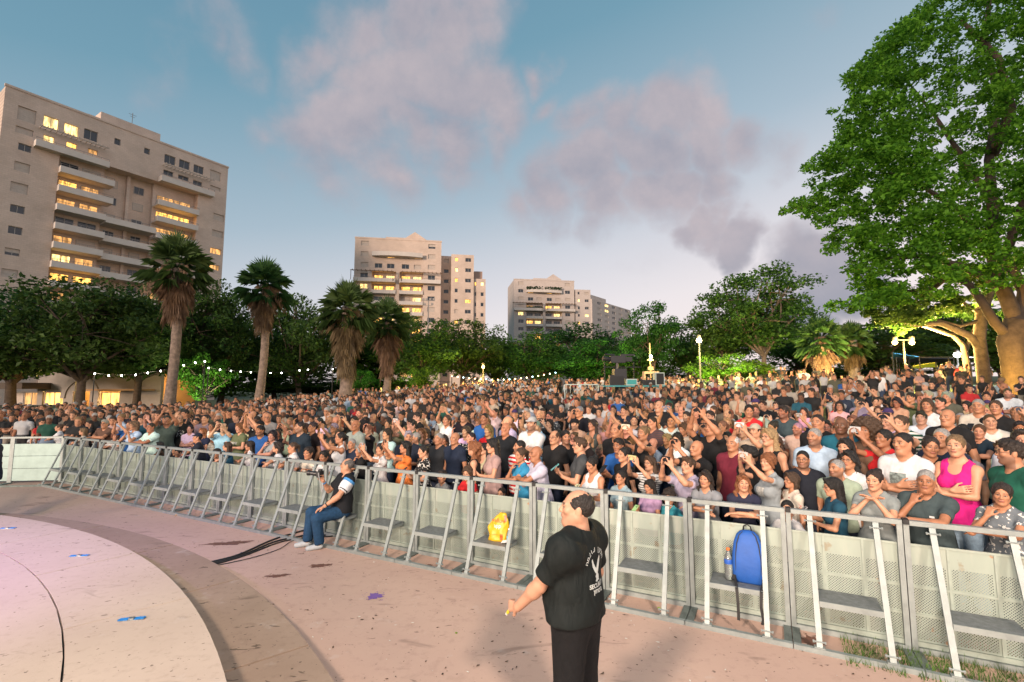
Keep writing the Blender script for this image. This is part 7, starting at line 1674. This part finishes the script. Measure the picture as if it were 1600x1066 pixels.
HAND = [
 # px, top, s, template, hair, hair colour, shirt, label, short
 (1556, 752, .38, 'w_chin', 'band', 'dark', (.13, .15, .17), 'older woman in grey patterned blouse with headband, cheek on her hand, rightmost at the rail', 'the woman with headband', dict(skin=1, shirt_mat='F2', yaw=-.25)),
 (1441, 731, .36, 'm_chin', 'crop', 'grey', (.045, .065, .07), 'grey-haired man in dark slate polo leaning on the rail, fist at his cheek', 'the grey-haired man in slate polo', dict(skin=3, yaw=-.2)),
 (1361, 731, .36, 'w_chin2', 'bun', 'dark', (.20, .225, .225), 'woman in grey t-shirt at the rail, chin resting on both hands', 'the woman resting chin on hands', dict(skin=2, yaw=-.1)),
 (1296, 745, .40, 'w_phone', 'long', 'black', (.012, .06, .10), 'woman in dark teal t-shirt and glasses leaning over the rail with a phone', 'the woman in glasses and dark teal', dict(skin=0, yaw=-.7, glasses=True, phone=(.3, .3, .32))),
 (1223, 779, .36, 'c_rail', 'crop', 'black', 'white', 'small boy in white peeking over the rail below the floral blouse', 'the peeking boy', dict(skin=2)),
 (1231, 737, .85, 'w_stand', 'bob', 'brown', 'cream', 'woman in cream blouse with red blossoms and glasses, brown hair', 'the woman in floral cream blouse', dict(skin=1, yaw=-.5, glasses=True, shirt_mat='BL')),
 (1303, 717, 1.0, 'm_look', 'crop', 'grey', 'sage green', 'grey-haired man in pale sage t-shirt looking down', 'the man in sage t-shirt', dict(skin=1, yaw=.3)),
 (1156, 738, .36, 'w_rail', 'redlong', 'red', (.02, .022, .045), 'girl with long wavy reddish hair, arms folded on the rail', 'the girl with long reddish hair', dict(skin=2, yaw=.2)),
 (1103, 733, .36, 'w_rail', 'wavy', 'dark', (.22, .23, .25), 'dark-haired girl in grey t-shirt leaning on the rail left of the redhead', 'the girl in grey at the rail', dict(skin=0, yaw=-.1)),
 (1072, 712, .55, 'm_film', 'quiff', 'brown', 'lavender', 'man in lavender polo filming with a phone held high at the rail', 'the man filming in lavender', dict(skin=2, phone=PHN, yaw=-.1)),
 (1013, 748, .36, 'w_phone', 'long', 'black', (.34, .22, .36), 'young girl in purple top with green phone behind the rail', 'the girl with green phone', dict(skin=1, phone=(.30, .50, .22))),
 (1013, 710, .85, 'w_film', 'long', 'brown', (.58, .58, .57), 'woman in thin striped top and glasses filming with yellow phone', 'the woman filming in thin stripes', dict(skin=2, glasses=True, phone=(.5, .5, .25), shirt_mat='TH')),
 (1043, 762, .38, 'c_rail', 'mop', 'dark', 'turquoise', 'child in turquoise t-shirt gripping the rail from behind', 'the child in turquoise', dict(skin=0)),
 (968, 735, .38, 'w_stand', 'tail', 'black', (.26, .36, .40), 'girl in pale blue t-shirt with dark ponytail at the rail', 'the girl in pale blue', dict(skin=1, h=1.42)),
 (926, 712, .40, 't_phone', 'bun', 'black', 'white', 'woman in white sleeveless top looking down at her phone at the rail', 'the woman in white sleeveless top', dict(skin=1, phone=(.5, .48, .3))),
 (973, 698, .95, 'w_stand', 'bun', 'black', 'black', 'woman in plain black t-shirt standing behind the girl in pale blue', 'the woman in plain black', dict(skin=0, yaw=-.2)),
 (906, 683, .85, 'm_phone', 'quiff', 'brown', 'dark grey', 'man in dark grey t-shirt with glasses holding a turquoise phone', 'the man in glasses with turquoise phone', dict(skin=2, glasses=True, yaw=-.7, phone=(.15, .5, .5))),
 (847, 697, .40, 'm_rail', None, '', (.46, .44, .54), 'bald tanned man in pale lilac polo leaning on the rail with folded arms', 'the bald man in lilac polo', dict(skin=3, yaw=-.5)),
 (820, 698, .50, 'w_chin', 'tail', 'brown', (.03, .22, .40), 'woman in blue top resting her cheek on her hand beside the lilac polo', 'the woman in blue, cheek on hand', dict(skin=1, yaw=-.4)),
 (812, 687, 1.0, 'm_look', 'crop', 'black', 'red', 'young man in red and white striped t-shirt looking left', 'the man in red stripes', dict(skin=1, shirt_mat='ST')),
 (786, 760, .36, 'c_rail', 'crop', 'dark', 'red', 'small child in red striped shirt with chin on the lower bar above the yellow bag', 'the child above the yellow bag', dict(skin=2, shirt_mat='ST')),
 (735, 727, .36, 'c_rail', 'mop', 'brown', 'red', 'child with shaggy brown hair in plain red t-shirt at the rail', 'the child in plain red', dict(skin=2)),
 (771, 684, .65, 'w_phone', 'long', 'black', (.36, .24, .225), 'woman in dusty rose top with crossbody strap and phone, long dark hair', 'the woman in dusty rose', dict(skin=2, yaw=-.4, phone=(.6, .6, .6))),
 (741, 689, .50, 't_stand', 'wavy', 'red', 'black', 'woman with auburn wavy hair in black sleeveless top at the rail', 'the woman with auburn hair', dict(skin=2, yaw=-.8)),
 (695, 733, .36, 'c_rail', 'short', 'dark', 'grey', 'small child with arms folded on the lower bar, left of the child in red', 'the child left of the red shirt', dict(skin=0)),
 (664, 694, .42, 'w_phone', 'bun', 'black', 'black', 'woman in black floral blouse leaning over the rail with a dark phone', 'the woman in black florals', dict(skin=2, yaw=-.4, phone=PHN, shirt_mat='FL')),
 (634, 687, .50, 'w_film', 'long', 'black', 'orange', 'long-haired woman in bright orange top filming at the rail', 'the woman in orange', dict(skin=1, yaw=-.4, phone=PHN)),
 (597, 691, .42, 'w_film', 'short', 'black', 'white', 'short-haired person in white filming at the rail beside the orange top', 'the filmer in white', dict(skin=0, yaw=-.4, phone=(.4, .4, .42))),
 (571, 694, .45, 'w_chin', 'wavy', 'grey', 'black', 'woman with long wavy grey hair in black at the rail', 'the woman with grey hair', dict(skin=1, yaw=-.5)),
 (551, 685, .90, 'm_stand', 'crop', 'grey', 'navy', 'older man in navy t-shirt behind the grey-haired woman', 'the older man in navy', dict(skin=1)),
 (533, 674, .75, 't_film', 'tail', 'black', 'white', 'woman in white sleeveless top filming high near the seated man', 'the woman filming in white tank', dict(skin=1, yaw=-.6, phone=(.5, .45, .4))),
 (512, 703, .36, 'c_rail', 'short', 'black', 'white', 'boy in white leaning on the rail directly above the seated man', 'the boy above the seated man', dict(skin=3)),
 (488, 697, .36, 'c_rail', 'short', 'dark', 'cream', 'boy in cream shirt leaning on the rail left of the seated man', 'the boy in cream', dict(skin=1)),
 (467, 690, .38, 'm_rail', 'tail', 'brown', (.62, .6, .6), 'teenager in white with hair tied back leaning on the rail left of the boys', 'the teenager in white', dict(skin=1, yaw=-.5)),
 (443, 690, .38, 'w_rail', 'wavy', 'dark', 'white', 'girl in white with dark wavy hair at the rail, third left of the seated man', 'the girl in white at the rail', dict(skin=2, yaw=-.5)),
 (318, 676, .40, 'm_rail', 'cap', (.012, .016, .03), (.014, .018, .03), 'man in navy cap and dark t-shirt, arms on the rail at the left', 'the man in navy cap', dict(skin=1, yaw=-.6)),
 (364, 690, .45, 'w_rail', 'long', 'brown', (.02, .09, .16), 'woman in petrol blue top with brown hair at the rail right of the navy cap', 'the woman in petrol blue', dict(skin=2, yaw=-.6)),
 (398, 688, .45, 'w_chin', 'long', 'dark', 'white', 'girl in white with long dark hair, hand at face, at the left rail', 'the girl in white, hand at face', dict(skin=1, yaw=-.6)),
 (345, 700, .36, 'c_rail', 'short', 'dark', 'black', 'child peeking over the rail right of the navy cap', 'the child by the navy cap', dict(skin=1)),
 (285, 700, .36, 'c_rail', 'short', 'black', 'pale pink', 'child in pink peeking over the rail left of the navy cap', 'the child in pink', dict(skin=2)),
 (258, 690, .40, 'w_rail', 'wavy', 'black', 'brown', 'dark-haired woman leaning far over the rail, second left of the navy cap', 'the dark-haired woman at the left rail', dict(skin=3, yaw=-.6)),
 (100, 662, .40, 'w_rail', 'bun', 'brown', 'white', 'woman in white leaning on the rail near the left corner', 'the woman in white near the corner', dict(skin=2, yaw=-.6)),
 (138, 668, .40, 'w_rail', 'long', 'light', 'cream', 'fair-haired woman in cream leaning on the rail near the left corner', 'the fair-haired woman', dict(skin=2, yaw=-.6)),
 # second and further rows
 (1490, 676, 1.15, 't_cross', 'bun', 'light', 'magenta', 'woman in bright magenta sleeveless top, arms folded, hair tied back', 'the woman in magenta', dict(skin=2, pants=(.20, .28, .36))),
 (1408, 673, 1.2, 'm_cross', 'crop', 'black', 'white', 'slim man in white t-shirt with grey print, arms crossed', 'the man in printed white t-shirt', dict(skin=1, print_=True)),
 (1575, 683, .85, 'm_look', 'short', 'dark', 'green', 'man in dark green polo and glasses in profile at the right edge', 'the man in green polo', dict(skin=1, yaw=-.5, glasses=True)),
 (1468, 668, 1.9, 'm_stand', 'crop', 'grey', 'navy', 'grey-haired man in navy t-shirt half hidden behind the magenta top', 'the man behind the magenta top', dict(skin=1)),
 (1480, 624, 3.6, 'm_big', None, '', 'black', 'big bald man in plain black t-shirt standing tall at the right', 'the big bald man in black', dict(skin=1)),
 (1251, 703, 1.15, 'm_look', 'crop', 'black', (.012, .014, .022), 'man in dark navy polo and glasses, in profile behind the floral blouse', 'the man in navy polo with glasses', dict(skin=1, yaw=.9, glasses=True)),
 (1313, 646, 2.5, 'm_stand', None, '', 'teal', 'dark-skinned bald man in teal polo', 'the bald man in teal polo', dict(skin=5, yaw=.2)),
 (1271, 668, 1.9, 'm_look', 'crop', 'grey', 'light blue', 'man in light blue t-shirt with short grey hair, looking down', 'the man in light blue', dict(skin=1, yaw=.5)),
 (1200, 668, 1.5, 't_stand', 'long', 'blonde', 'black', 'woman with straight blonde hair and glasses in black sleeveless top', 'the blonde woman in black', dict(skin=2, glasses=True)),
 (1196, 706, .9, 'w_film', 'mop', 'red', (.26, .29, .31), 'red-haired woman in grey printed t-shirt filming with pale phone', 'the red-haired filmer', dict(skin=2, phone=(.6, .58, .55), yaw=-.2)),
 (1143, 679, 1.5, 'm_stand', 'ring', 'white', 'maroon', 'older balding man in maroon polo', 'the man in maroon polo', dict(skin=1)),
 (1168, 696, 1.1, 'm_look', 'quiff', 'black', 'black', 'young dark-haired man in black beside the maroon polo, in profile', 'the young man beside the maroon polo', dict(skin=2, yaw=-.4)),
 (1086, 687, 1.25, 'm_film', None, '', 'black', 'bald man in black t-shirt with white back print filming with dark phone', 'the bald man filming in black', dict(skin=1, phone=PHN, yaw=-.2)),
 (1110, 646, 2.1, 'm_filmtop', 'short', 'dark', 'black', 'man in black filming with phone raised above his head', 'the man with phone raised overhead', dict(skin=1, phone=PHN)),
 (1352, 651, 2.1, 'w_stand', 'afro', 'brown', 'brown', 'woman with big brown afro hair in brown top', 'the woman with afro', dict(skin=3)),
 (1378, 668, 1.9, 'w_film', 'tail', 'black', 'red', 'girl in red t-shirt filming with white phone beside the afro', 'the girl in red filming', dict(skin=3, phone=(.62, .62, .62), yaw=-.3)),
 (1318, 684, 1.5, 'w_stand', 'long', 'black', 'brown', 'woman with long black hair in dark brown top, face turned left', 'the woman in dark brown', dict(skin=2)),
 (1322, 703, 1.1, 'w_stand', 'wavy', 'black', 'white', 'woman in white t-shirt and glasses with dark curly hair', 'the woman in white with glasses', dict(skin=1, glasses=True)),
 (1448, 680, 1.55, 'w_chin', 'bun', 'dark', 'black', 'woman in black with hand to mouth left of the magenta top', 'the woman, hand to mouth', dict(skin=1)),
 (1405, 634, 3.0, 't_film', 'bun', 'brown', 'black', 'woman in black sleeveless top filming with raised arms at the right', 'the woman filming in black tank', dict(skin=2, phone=PHN)),
 (1277, 636, 2.9, 'm_stand', 'crop', 'dark', 'black', 'dark-haired man in black v-neck above the light blue t-shirt', 'the man in black v-neck', dict(skin=1)),
 (1171, 618, 4.6, 'w_chin', 'tail', 'black', 'red', 'woman in bright red t-shirt standing, hand to face, far rows', 'the woman in bright red', dict(skin=1)),
 (830, 651, 2.0, 'm_beard', 'cap', (.40, .40, .40), 'white', 'bearded man in white t-shirt and pale cap', 'the bearded man in pale cap', dict(skin=2)),
 (866, 672, 1.4, 'm_stand', 'ring', 'brown', 'black', 'balding man with glasses in black left of the turquoise phone', 'the balding man in glasses', dict(skin=0, glasses=True)),
 (884, 672, 1.6, 'm_look', 'short', 'black', 'black', 'man in black with thick black hair seen from the side', 'the man with thick black hair', dict(skin=1, yaw=1.5)),
 (962, 660, 1.9, 'm_stand', 'ring', 'black', 'black', 'man with receding dark hair in black above the filming hands', 'the man with receding hair', dict(skin=1)),
 (1004, 663, 1.7, 't_film', 'bun', 'light', 'black', 'woman in black sleeveless top with arm raised holding a pale phone', 'the woman with pale phone raised', dict(skin=1, phone=(.6, .58, .45))),
 (966, 684, 1.3, 'm_phone', 'short', 'black', 'blue', 'man in bright blue t-shirt behind the woman in plain black', 'the man in bright blue', dict(skin=3, phone=PHN)),
 (1178, 660, 2.6, 'm_film', 'cap', (.4, .36, .28), 'beige', 'person in beige filming with phone right of the maroon polo', 'the filmer in beige', dict(skin=2, phone=(.6, .62, .65))),
 (1450, 605, 5.5, 'w_shorts', 'long', 'brown', 'white', 'woman in white t-shirt standing on the lawn left of the big bald man', 'the woman in white on the lawn', dict(skin=1, pants=(.3, .3, .32))),
 (1557, 611, 5.2, 'w_shorts', 'bun', 'brown', 'black', 'woman in black t-shirt and white shorts standing on the lawn at right', 'the woman in white shorts', dict(skin=1, pants=(.55, .55, .56))),
 (1530, 600, 5.4, 'm_phone', 'crop', 'grey', 'cream', 'man in cream t-shirt and jeans looking at phone on the lawn', 'the man in cream t-shirt', dict(skin=1, pants=(.04, .14, .22), phone=PHN)),
 (1030, 608, 5.6, 'm_big', None, '', 'black', 'large bald man in black printed t-shirt standing in the middle crowd', 'the large bald man mid-crowd', dict(skin=2)),
 (757, 645, 3.0, 'm_stand', 'crop', 'black', 'blue', 'man in royal blue t-shirt standing left of the pale cap', 'the man in royal blue', dict(skin=3)),
 (698, 646, 2.4, 'c_stand', 'tail', 'brown', 'white', 'little girl in white raised above the crowd with curly hair', 'the little girl in white', dict(skin=1, h=1.45, lift=.42)),
 (702, 668, 2.75, 'm_phone', 'crop', 'dark', 'grey', 'man in grey holding up the little girl in white', 'the man holding the girl', dict(skin=1)),
 (711, 676, 1.2, 'm_stand', None, '', 'navy', 'bald man in navy t-shirt behind the auburn-haired woman', 'the bald man in navy', dict(skin=1)),
 (686, 676, 1.3, 'm_stand', 'crop', 'grey', (.02, .022, .026), 'man with cropped grey hair in black behind the floral blouse', 'the cropped grey-haired man', dict(skin=1)),
 (650, 675, 1.5, 'm_look', 'crop', 'grey', (.10, .16, .12), 'man with shaved head in dull green t-shirt behind the orange top', 'the man in dull green', dict(skin=1)),
 (604, 672, 1.9, 'm_stand', None, '', (.2, .2, .22), 'bald man in checked shirt behind the filmer in white', 'the bald man in checks', dict(skin=2)),
 (620, 655, 2.2, 'm_look', 'quiff', 'brown', 'olive', 'young man with brown hair in olive t-shirt', 'the young man in olive', dict(skin=1)),
]
SM = {'FL': M_FLORAL, 'BL': M_BLOSSOM, 'ST': M_STRIPE, 'TH': M_THIN, 'F2': M_FLORAL}
def tshirt_print(o, tpl, m, x0, x1, z0, z1):
    r = TPL[tpl]['r']; bv = bvh_of(*r['shirt']); sh = [c for c in o.children if c.name.startswith('shirt')][0]
    g = [(x0 + (x1 - x0) * i / 6, z0 + (z1 - z0) * j / 6) for i in range(7) for j in range(7)]; P = project(bv, g, -1.0, -1, .003); me = bpy.data.meshes.new('print'); me.from_pydata(P, [], [(i * 7 + j, i * 7 + 7 + j, i * 7 + 8 + j, i * 7 + 1 + j) for i in range(6) for j in range(6)]); me.materials.append(m); mesh_obj('print', me, sh)
for row in HAND:
    px, top, s, tpl, hair, hc, shirt, lab, short, k = row; k = dict(k); sm_ = k.pop('shirt_mat', None); pr = k.pop('print_', None); lift = k.pop('lift', 0)
    if sm_: k['shirt_mat'] = SM[sm_]
    if 'phone' in k: k['phone_label'] = 'phone held by ' + short
    o = person_at(px, top, s, tpl, hair, hc, shirt, lab, short, **k)
    if lift: o.location.z += lift
    if pr: tshirt_print(o, tpl, mat('figure_print', (.20, .24, .23), .9, noise=.7, nscale=28), -.075, .075, 1.19, 1.33)
    if short == 'the man in green polo': tshirt_print(o, tpl, mat('logo_white', (.6, .6, .6), .8), .06, .085, 1.30, 1.318)
    if short == 'the grey-haired man in slate polo': tshirt_print(o, tpl, mat('logo_white2', (.6, .6, .6), .8), .05, .09, 1.27, 1.29)
    if short == 'the red-haired filmer': tshirt_print(o, tpl, mat('sun_print', (.5, .5, .47), .9, noise=.4, nscale=40), -.06, .06, 1.20, 1.32)

# ---- everyone else: seeded scatter, nearest 300 in all become people, the rest one mass
KEEP_OUT.append((BIG.location.x, BIG.location.y, 3.0))
def scatter():
    rr = random.Random(99); pts = []; occ = {}
    def near(x, y, r):
        cx, cy = int(x // 1), int(y // 1)
        for i in range(cx - 1, cx + 2):
            for j in range(cy - 1, cy + 2):
                for (a, b, q) in occ.get((i, j), ()):
                    if (a - x) ** 2 + (b - y) ** 2 < ((q + r)) ** 2: return True
        return False
    def put(x, y, r): occ.setdefault((int(x // 1), int(y // 1)), []).append((x, y, r))
    for x, y, r in placed: put(x, y, r)
    D0 = 27.0; fx0 = atd(880, 608, D0).x; fx1 = atd(1040, 608, D0).x
    for i in range(60000):
        px = rr.uniform(-40, 1640); far = {0: 30, 1: 47}[int(450 < px < 1180)]; far = 27 + 20 * sm(px, 250, 620) - 21 * sm(px, 1050, 1400)
        y = 3.2 + (far - 3.2) * rr.random() ** .8; x = (px - 800) / F * y; s = sdist(x, y)
        if s < .36 or any((x - a) ** 2 + (y - b) ** 2 < c * c for a, b, c in KEEP_OUT): continue
        if fx0 - .6 < x < fx1 + .5 and D0 - 1.2 < y < D0 + 3: continue
        if s < 1.0: s_ = .22
        rad = .225 if s < 5 else .25 + .010 * (s - 5)
        if px > 1150: rad *= 1.0 + .25 * sm(s, 4, 9)
        rad *= rr.choice([.82, .9, 1.0, 1.1, 1.45])
        if near(x, y, rad): continue
        put(x, y, rad); pts.append((px, x, y, s))
    pts.sort(key=lambda q: q[2] + .15 * q[3]); return pts
PTS = scatter(); print('crowd total', len(PTS) + len(HAND))
N_IND = 297 - len(HAND)
TOPS_M = ['black', 'black', 'black', 'black', 'black', 'navy', 'dark grey', 'white', 'white', 'white', 'navy', 'grey', 'dark grey', 'light blue', 'olive', 'blue', 'beige', 'maroon', 'green', 'sage green', 'cream', 'teal', 'brown', 'black', 'white', 'white']
TOPS_W = ['black', 'black', 'black', 'black', 'white', 'navy', 'dark grey', 'white', 'white', 'cream', 'dusty pink', 'pale pink', 'navy', 'brown', 'beige', 'red', 'light blue', 'grey', 'olive', 'white', 'black', 'cream', 'white', 'pale pink']
PO = {'stand': '', 'cross': ' with crossed arms', 'phone': ' checking a phone', 'film': ' filming', 'filmtop': ' filming overhead', 'rail': ' leaning on the rail', 'look': ' looking aside', 'beard': ' with beard', 'big': ' of heavy build', 'clap': ' clapping', 'oneup': ' with one arm raised', 'chin': ' with hand at chin', 'chin2': ' resting chin', 'shorts': ' in shorts'}
HN = {None: 'bald', 'short': 'short-haired', 'crop': 'close-cropped', 'quiff': 'thick-haired', 'ring': 'balding', 'mop': 'shaggy-haired', 'long': 'long-haired', 'wavy': 'curly-haired', 'redlong': 'wavy-haired', 'bob': 'bob-haired', 'tail': 'ponytailed', 'bun': 'bun-haired', 'cap': 'capped', 'afro': 'afro-haired'}
rc = random.Random(31); used_labels = set(); used_phone = set()
for n, (px, x, y, s) in enumerate(PTS[:N_IND]):
    land = min(LAND, key=lambda l: abs(l[0] - px) + (0 if l[1] < y + .2 else 60))
    for tries in range(60):
        r = rc.random(); front = s < .62
        sexm = rc.random() < .46
        if r < .07 and s < 3: tpl = 'c_rail' if front else 'c_stand'
        elif front: tpl = rc.choice(['m_rail', 'm_rail', 'm_phone'] if sexm else ['w_rail', 'w_rail', 'w_chin', 'w_chin2', 'w_phone'])
        elif sexm: tpl = rc.choice(['m_stand', 'm_stand', 'm_cross', 'm_phone', 'm_film', 'm_look', 'm_beard', 'm_big', 'm_oneup', 'm_look', 'm_filmtop' if tries < 3 else 'm_stand'])
        else: tpl = rc.choice(['w_stand', 'w_stand', 'w_cross', 'w_phone', 'w_film', 'w_clap', 't_stand', 't_cross', 't_film', 't_oneup', 'w_chin', 't_stand'])
        m_ = TPL[tpl]['sex'] == 'm'; child = tpl.startswith('c_')
        hair = rc.choice(['short', 'short', 'crop', 'crop', 'quiff', 'ring', None, 'cap', 'short']) if m_ else rc.choice(['long', 'long', 'wavy', 'wavy', 'bob', 'tail', 'bun', 'redlong', 'long']) if not child else rc.choice(['short', 'mop', 'tail', 'crop'])
        hc = rc.choice(['black', 'dark', 'dark', 'brown', 'black', 'grey'] if m_ else ['black', 'dark', 'dark', 'brown', 'brown', 'light', 'blonde', 'red'])
        sh = rc.choice(TOPS_M if m_ else TOPS_W)
        who = ('child' if child else 'man' if m_ else 'woman'); rel = 'beside' if abs(land[1] - y) < .6 else 'just behind' if y - land[1] < 1.6 else 'rows behind'
        lab = '%s %s in %s%s%s, %s %s' % (HN[hair], who, sh, ' sleeveless top' if tpl.startswith('t_') else '', PO[tpl.split('_')[1]] if not child else '', rel, land[2])
        lab = lab.replace('sleeveless top with', 'tank top with') if len(lab.split()) > 16 else lab
        if lab not in used_labels and len(lab.split()) <= 16: break
    used_labels.add(lab)
    g = ground_z(x, y); h = rc.gauss(1.75, .075) if m_ else rc.gauss(1.63, .07) if not child else rc.uniform(1.0, 1.35)
    if child and front: h = rc.uniform(1.15, 1.35)
    if front and not child: h = rc.uniform(1.60, 1.72)
    col = tuple(max(.004, c * rc.uniform(.75, 1.2)) for c in CLR[sh]); hcol = tuple(c * rc.uniform(.7, 1.3) for c in HAIRC[hc])
    rz = face_rz(x, y, rc.gauss(0, .28))
    if front and not child: rz = B_RZ + .4 * (rz - B_RZ)
    kw = {}
    if 'film' in tpl or tpl.endswith('phone') or 'oneup' in tpl and rc.random() < .5:
        kw = dict(phone=rc.choice([PHN, PHN, (.5, .5, .5), (.12, .14, .2)])); kw['phone_label'] = 'phone held by the ' + lab.split(',')[0] + ' ' + rel.replace('rows', 'rows') + ' ' + land[2]
        if kw['phone_label'] in used_phone or len(kw['phone_label'].split()) > 16: kw = {}
        else: used_phone.add(kw['phone_label'])
    sk = SKINS[rc.choice([0, 1, 2, 4, 0, 1, 2, 6, 3])]; sk = tuple(c * rc.uniform(.88, 1.08) for c in sk)
    add_person(tpl, (x, y, g), rz, h, lab, sk, hair, hcol if hair != 'cap' else rc.choice([(.01, .01, .012), (.4, .4, .4), (.05, .03, .1)]), col, rc.choice([(.02, .03, .06), (.03, .05, .10), (.012, .012, .014), (.2, .18, .15), (.10, .14, .2)]), glasses=rc.random() < .16,
               shirt_mat=rc.choice([M_FLORAL, M_STRIPE, M_THIN, M_BLOSSOM]) if rc.random() < .08 else rc.choice([M_PR1, M_PR1, M_PR2] if sum(col) < .5 else [M_PR3, M_PR3, M_PR2]) if rc.random() < .38 and not tpl.startswith('t_') else None, **kw)

# ---- the far crowd as one mass of low figures
def far_crowd(pts):
    lod = []
    for n in ('m_stand', 'm_cross', 'm_phone', 'm_film', 'm_look', 'w_stand', 'w_cross', 't_stand', 't_cross', 'w_film', 'w_clap', 'w_phone', 'w_chin', 'm_big'):
        r = TPL[n]['r']; q = r['lod']; Hm = r['Hm']; fem = TPL[n]['sex'] == 'f'; tank = n.startswith('t_')
        for hv in ((0, 1) if fem else (0, 2)):
            hair = [ell((0, .020, .052), (.090, .108, .094), .01, 4)] if hv != 2 else [ell((0, .07, .0), (.07, .05, .06), .01, 4)]
            if hv == 1: hair += [seg((s * .06, .06, .02), (s * .075, .06, -.26), .05, .03, .02, 4) for s in (-1, 1)]
            pr = [dict(p) for p in q['prims']] + ([dict(p) for p in q['sleeves']] if not tank else []) + xf(hair, Hm)
            for p in pr: p.pop('I', None)
            for lv, (vx, hx) in enumerate(((.042, .020), (.062, .030))):
                hc_ = r['hc']; sp = [[(hc_[i] - .13, hc_[i] + .13)] for i in range(3)]; lo, hi = q['lo'], q['hi']; ax = [axis(lo[i], hi[i], vx, hx, sp[i]) for i in range(3)]; zl = np.arange(lo[2], .85, .09); ax[2] = np.concatenate([zl, ax[2][ax[2] > .88]])
                D, RG_ = field(pr, ax, want_reg=True); V, Q, ci = surface(D, ax); reg = RG_[tuple(ci.T)]
                L_ = (np.linalg.inv(Hm) @ np.c_[V, np.ones(len(V))].T).T; reg = np.where((reg == 0) & (L_[:, 1] > .02) & (L_[:, 2] > .0) & (L_[:, 2] < .14) & (np.abs(L_[:, 0]) < .1) & (hv != 2), 4, reg)
                eye = (L_[:, 1] < -.06) & (np.abs(L_[:, 2] - .008) < .014) & (np.abs(np.abs(L_[:, 0]) - .031) < .016); reg = np.where(eye & (reg == 0), 5, reg)
                lod.append((lv, fem, V, Q, reg, hv))
    rr = random.Random(17); VV = []; QQ = []; CC = []; off = 0
    for (px, x, y, s) in pts:
        lv = 0 if y < 20 else 1; fem = rr.random() < .52; _, _, V, Q, reg, hv = rr.choice([l for l in lod if l[0] == lv and l[1] == fem and (l[5] != 2 or rr.random() < .25)])
        h = (rr.gauss(1.63, .08) if fem else rr.gauss(1.75, .085)) / 1.755; 
        if rr.random() < .09: h *= .72
        a = face_rz(x, y, rr.gauss(0, .35)); c, sn = math.cos(a), math.sin(a); g = ground_z(x, y)
        P = np.stack([(V[:, 0] * c - V[:, 1] * sn) * h + x, (V[:, 0] * sn + V[:, 1] * c) * h + y, V[:, 2] * h + g], 1)
        sk = np.array(rr.choice(SKINS)) * rr.uniform(.8, 1.0); shc = np.array(CLR['black'] if rr.random() < .22 else CLR[rr.choice(TOPS_W if fem else TOPS_M)]) * rr.uniform(.55, 1.05); hcx = np.array(HAIRC[rr.choice(['black', 'black', 'dark', 'dark', 'dark', 'brown', 'brown', 'light', 'grey'])]); pc = np.array(rr.choice([(.02, .03, .06), (.03, .05, .1), (.012, .012, .014), (.25, .22, .18), (.15, .2, .28)]))
        pal = np.stack([sk, shc, pc, np.array((.2, .2, .2)), hcx, sk * .35]); VV.append(P); QQ.append(Q + off); CC.append(np.c_[pal[reg], np.ones(len(V))]); off += len(V)
    me = np_mesh('far_crowd', np.concatenate(VV), np.concatenate(QQ), [M_FAR]); vcol(me, np.concatenate(CC)); o = mesh_obj('far_crowd', me); tag(o, 'dense mass of spectators filling the lawn behind the nearer rows', 'crowd', kind='stuff'); print('far crowd', len(pts), len(me.polygons))
M_FAR = mat('crowd_mass', (.5, .5, .5), .85, bump=.4, bscale=14); 
_n = M_FAR.node_tree.nodes.new('ShaderNodeAttribute'); _n.attribute_name = 'Col'; M_FAR.node_tree.links.new(_n.outputs['Color'], M_FAR.node_tree.nodes['Principled BSDF'].inputs['Base Color'])
far_crowd(PTS[N_IND:])
print('tris', sum(sum(len(p.vertices) - 2 for p in me.polygons) for me in bpy.data.meshes if me.users))
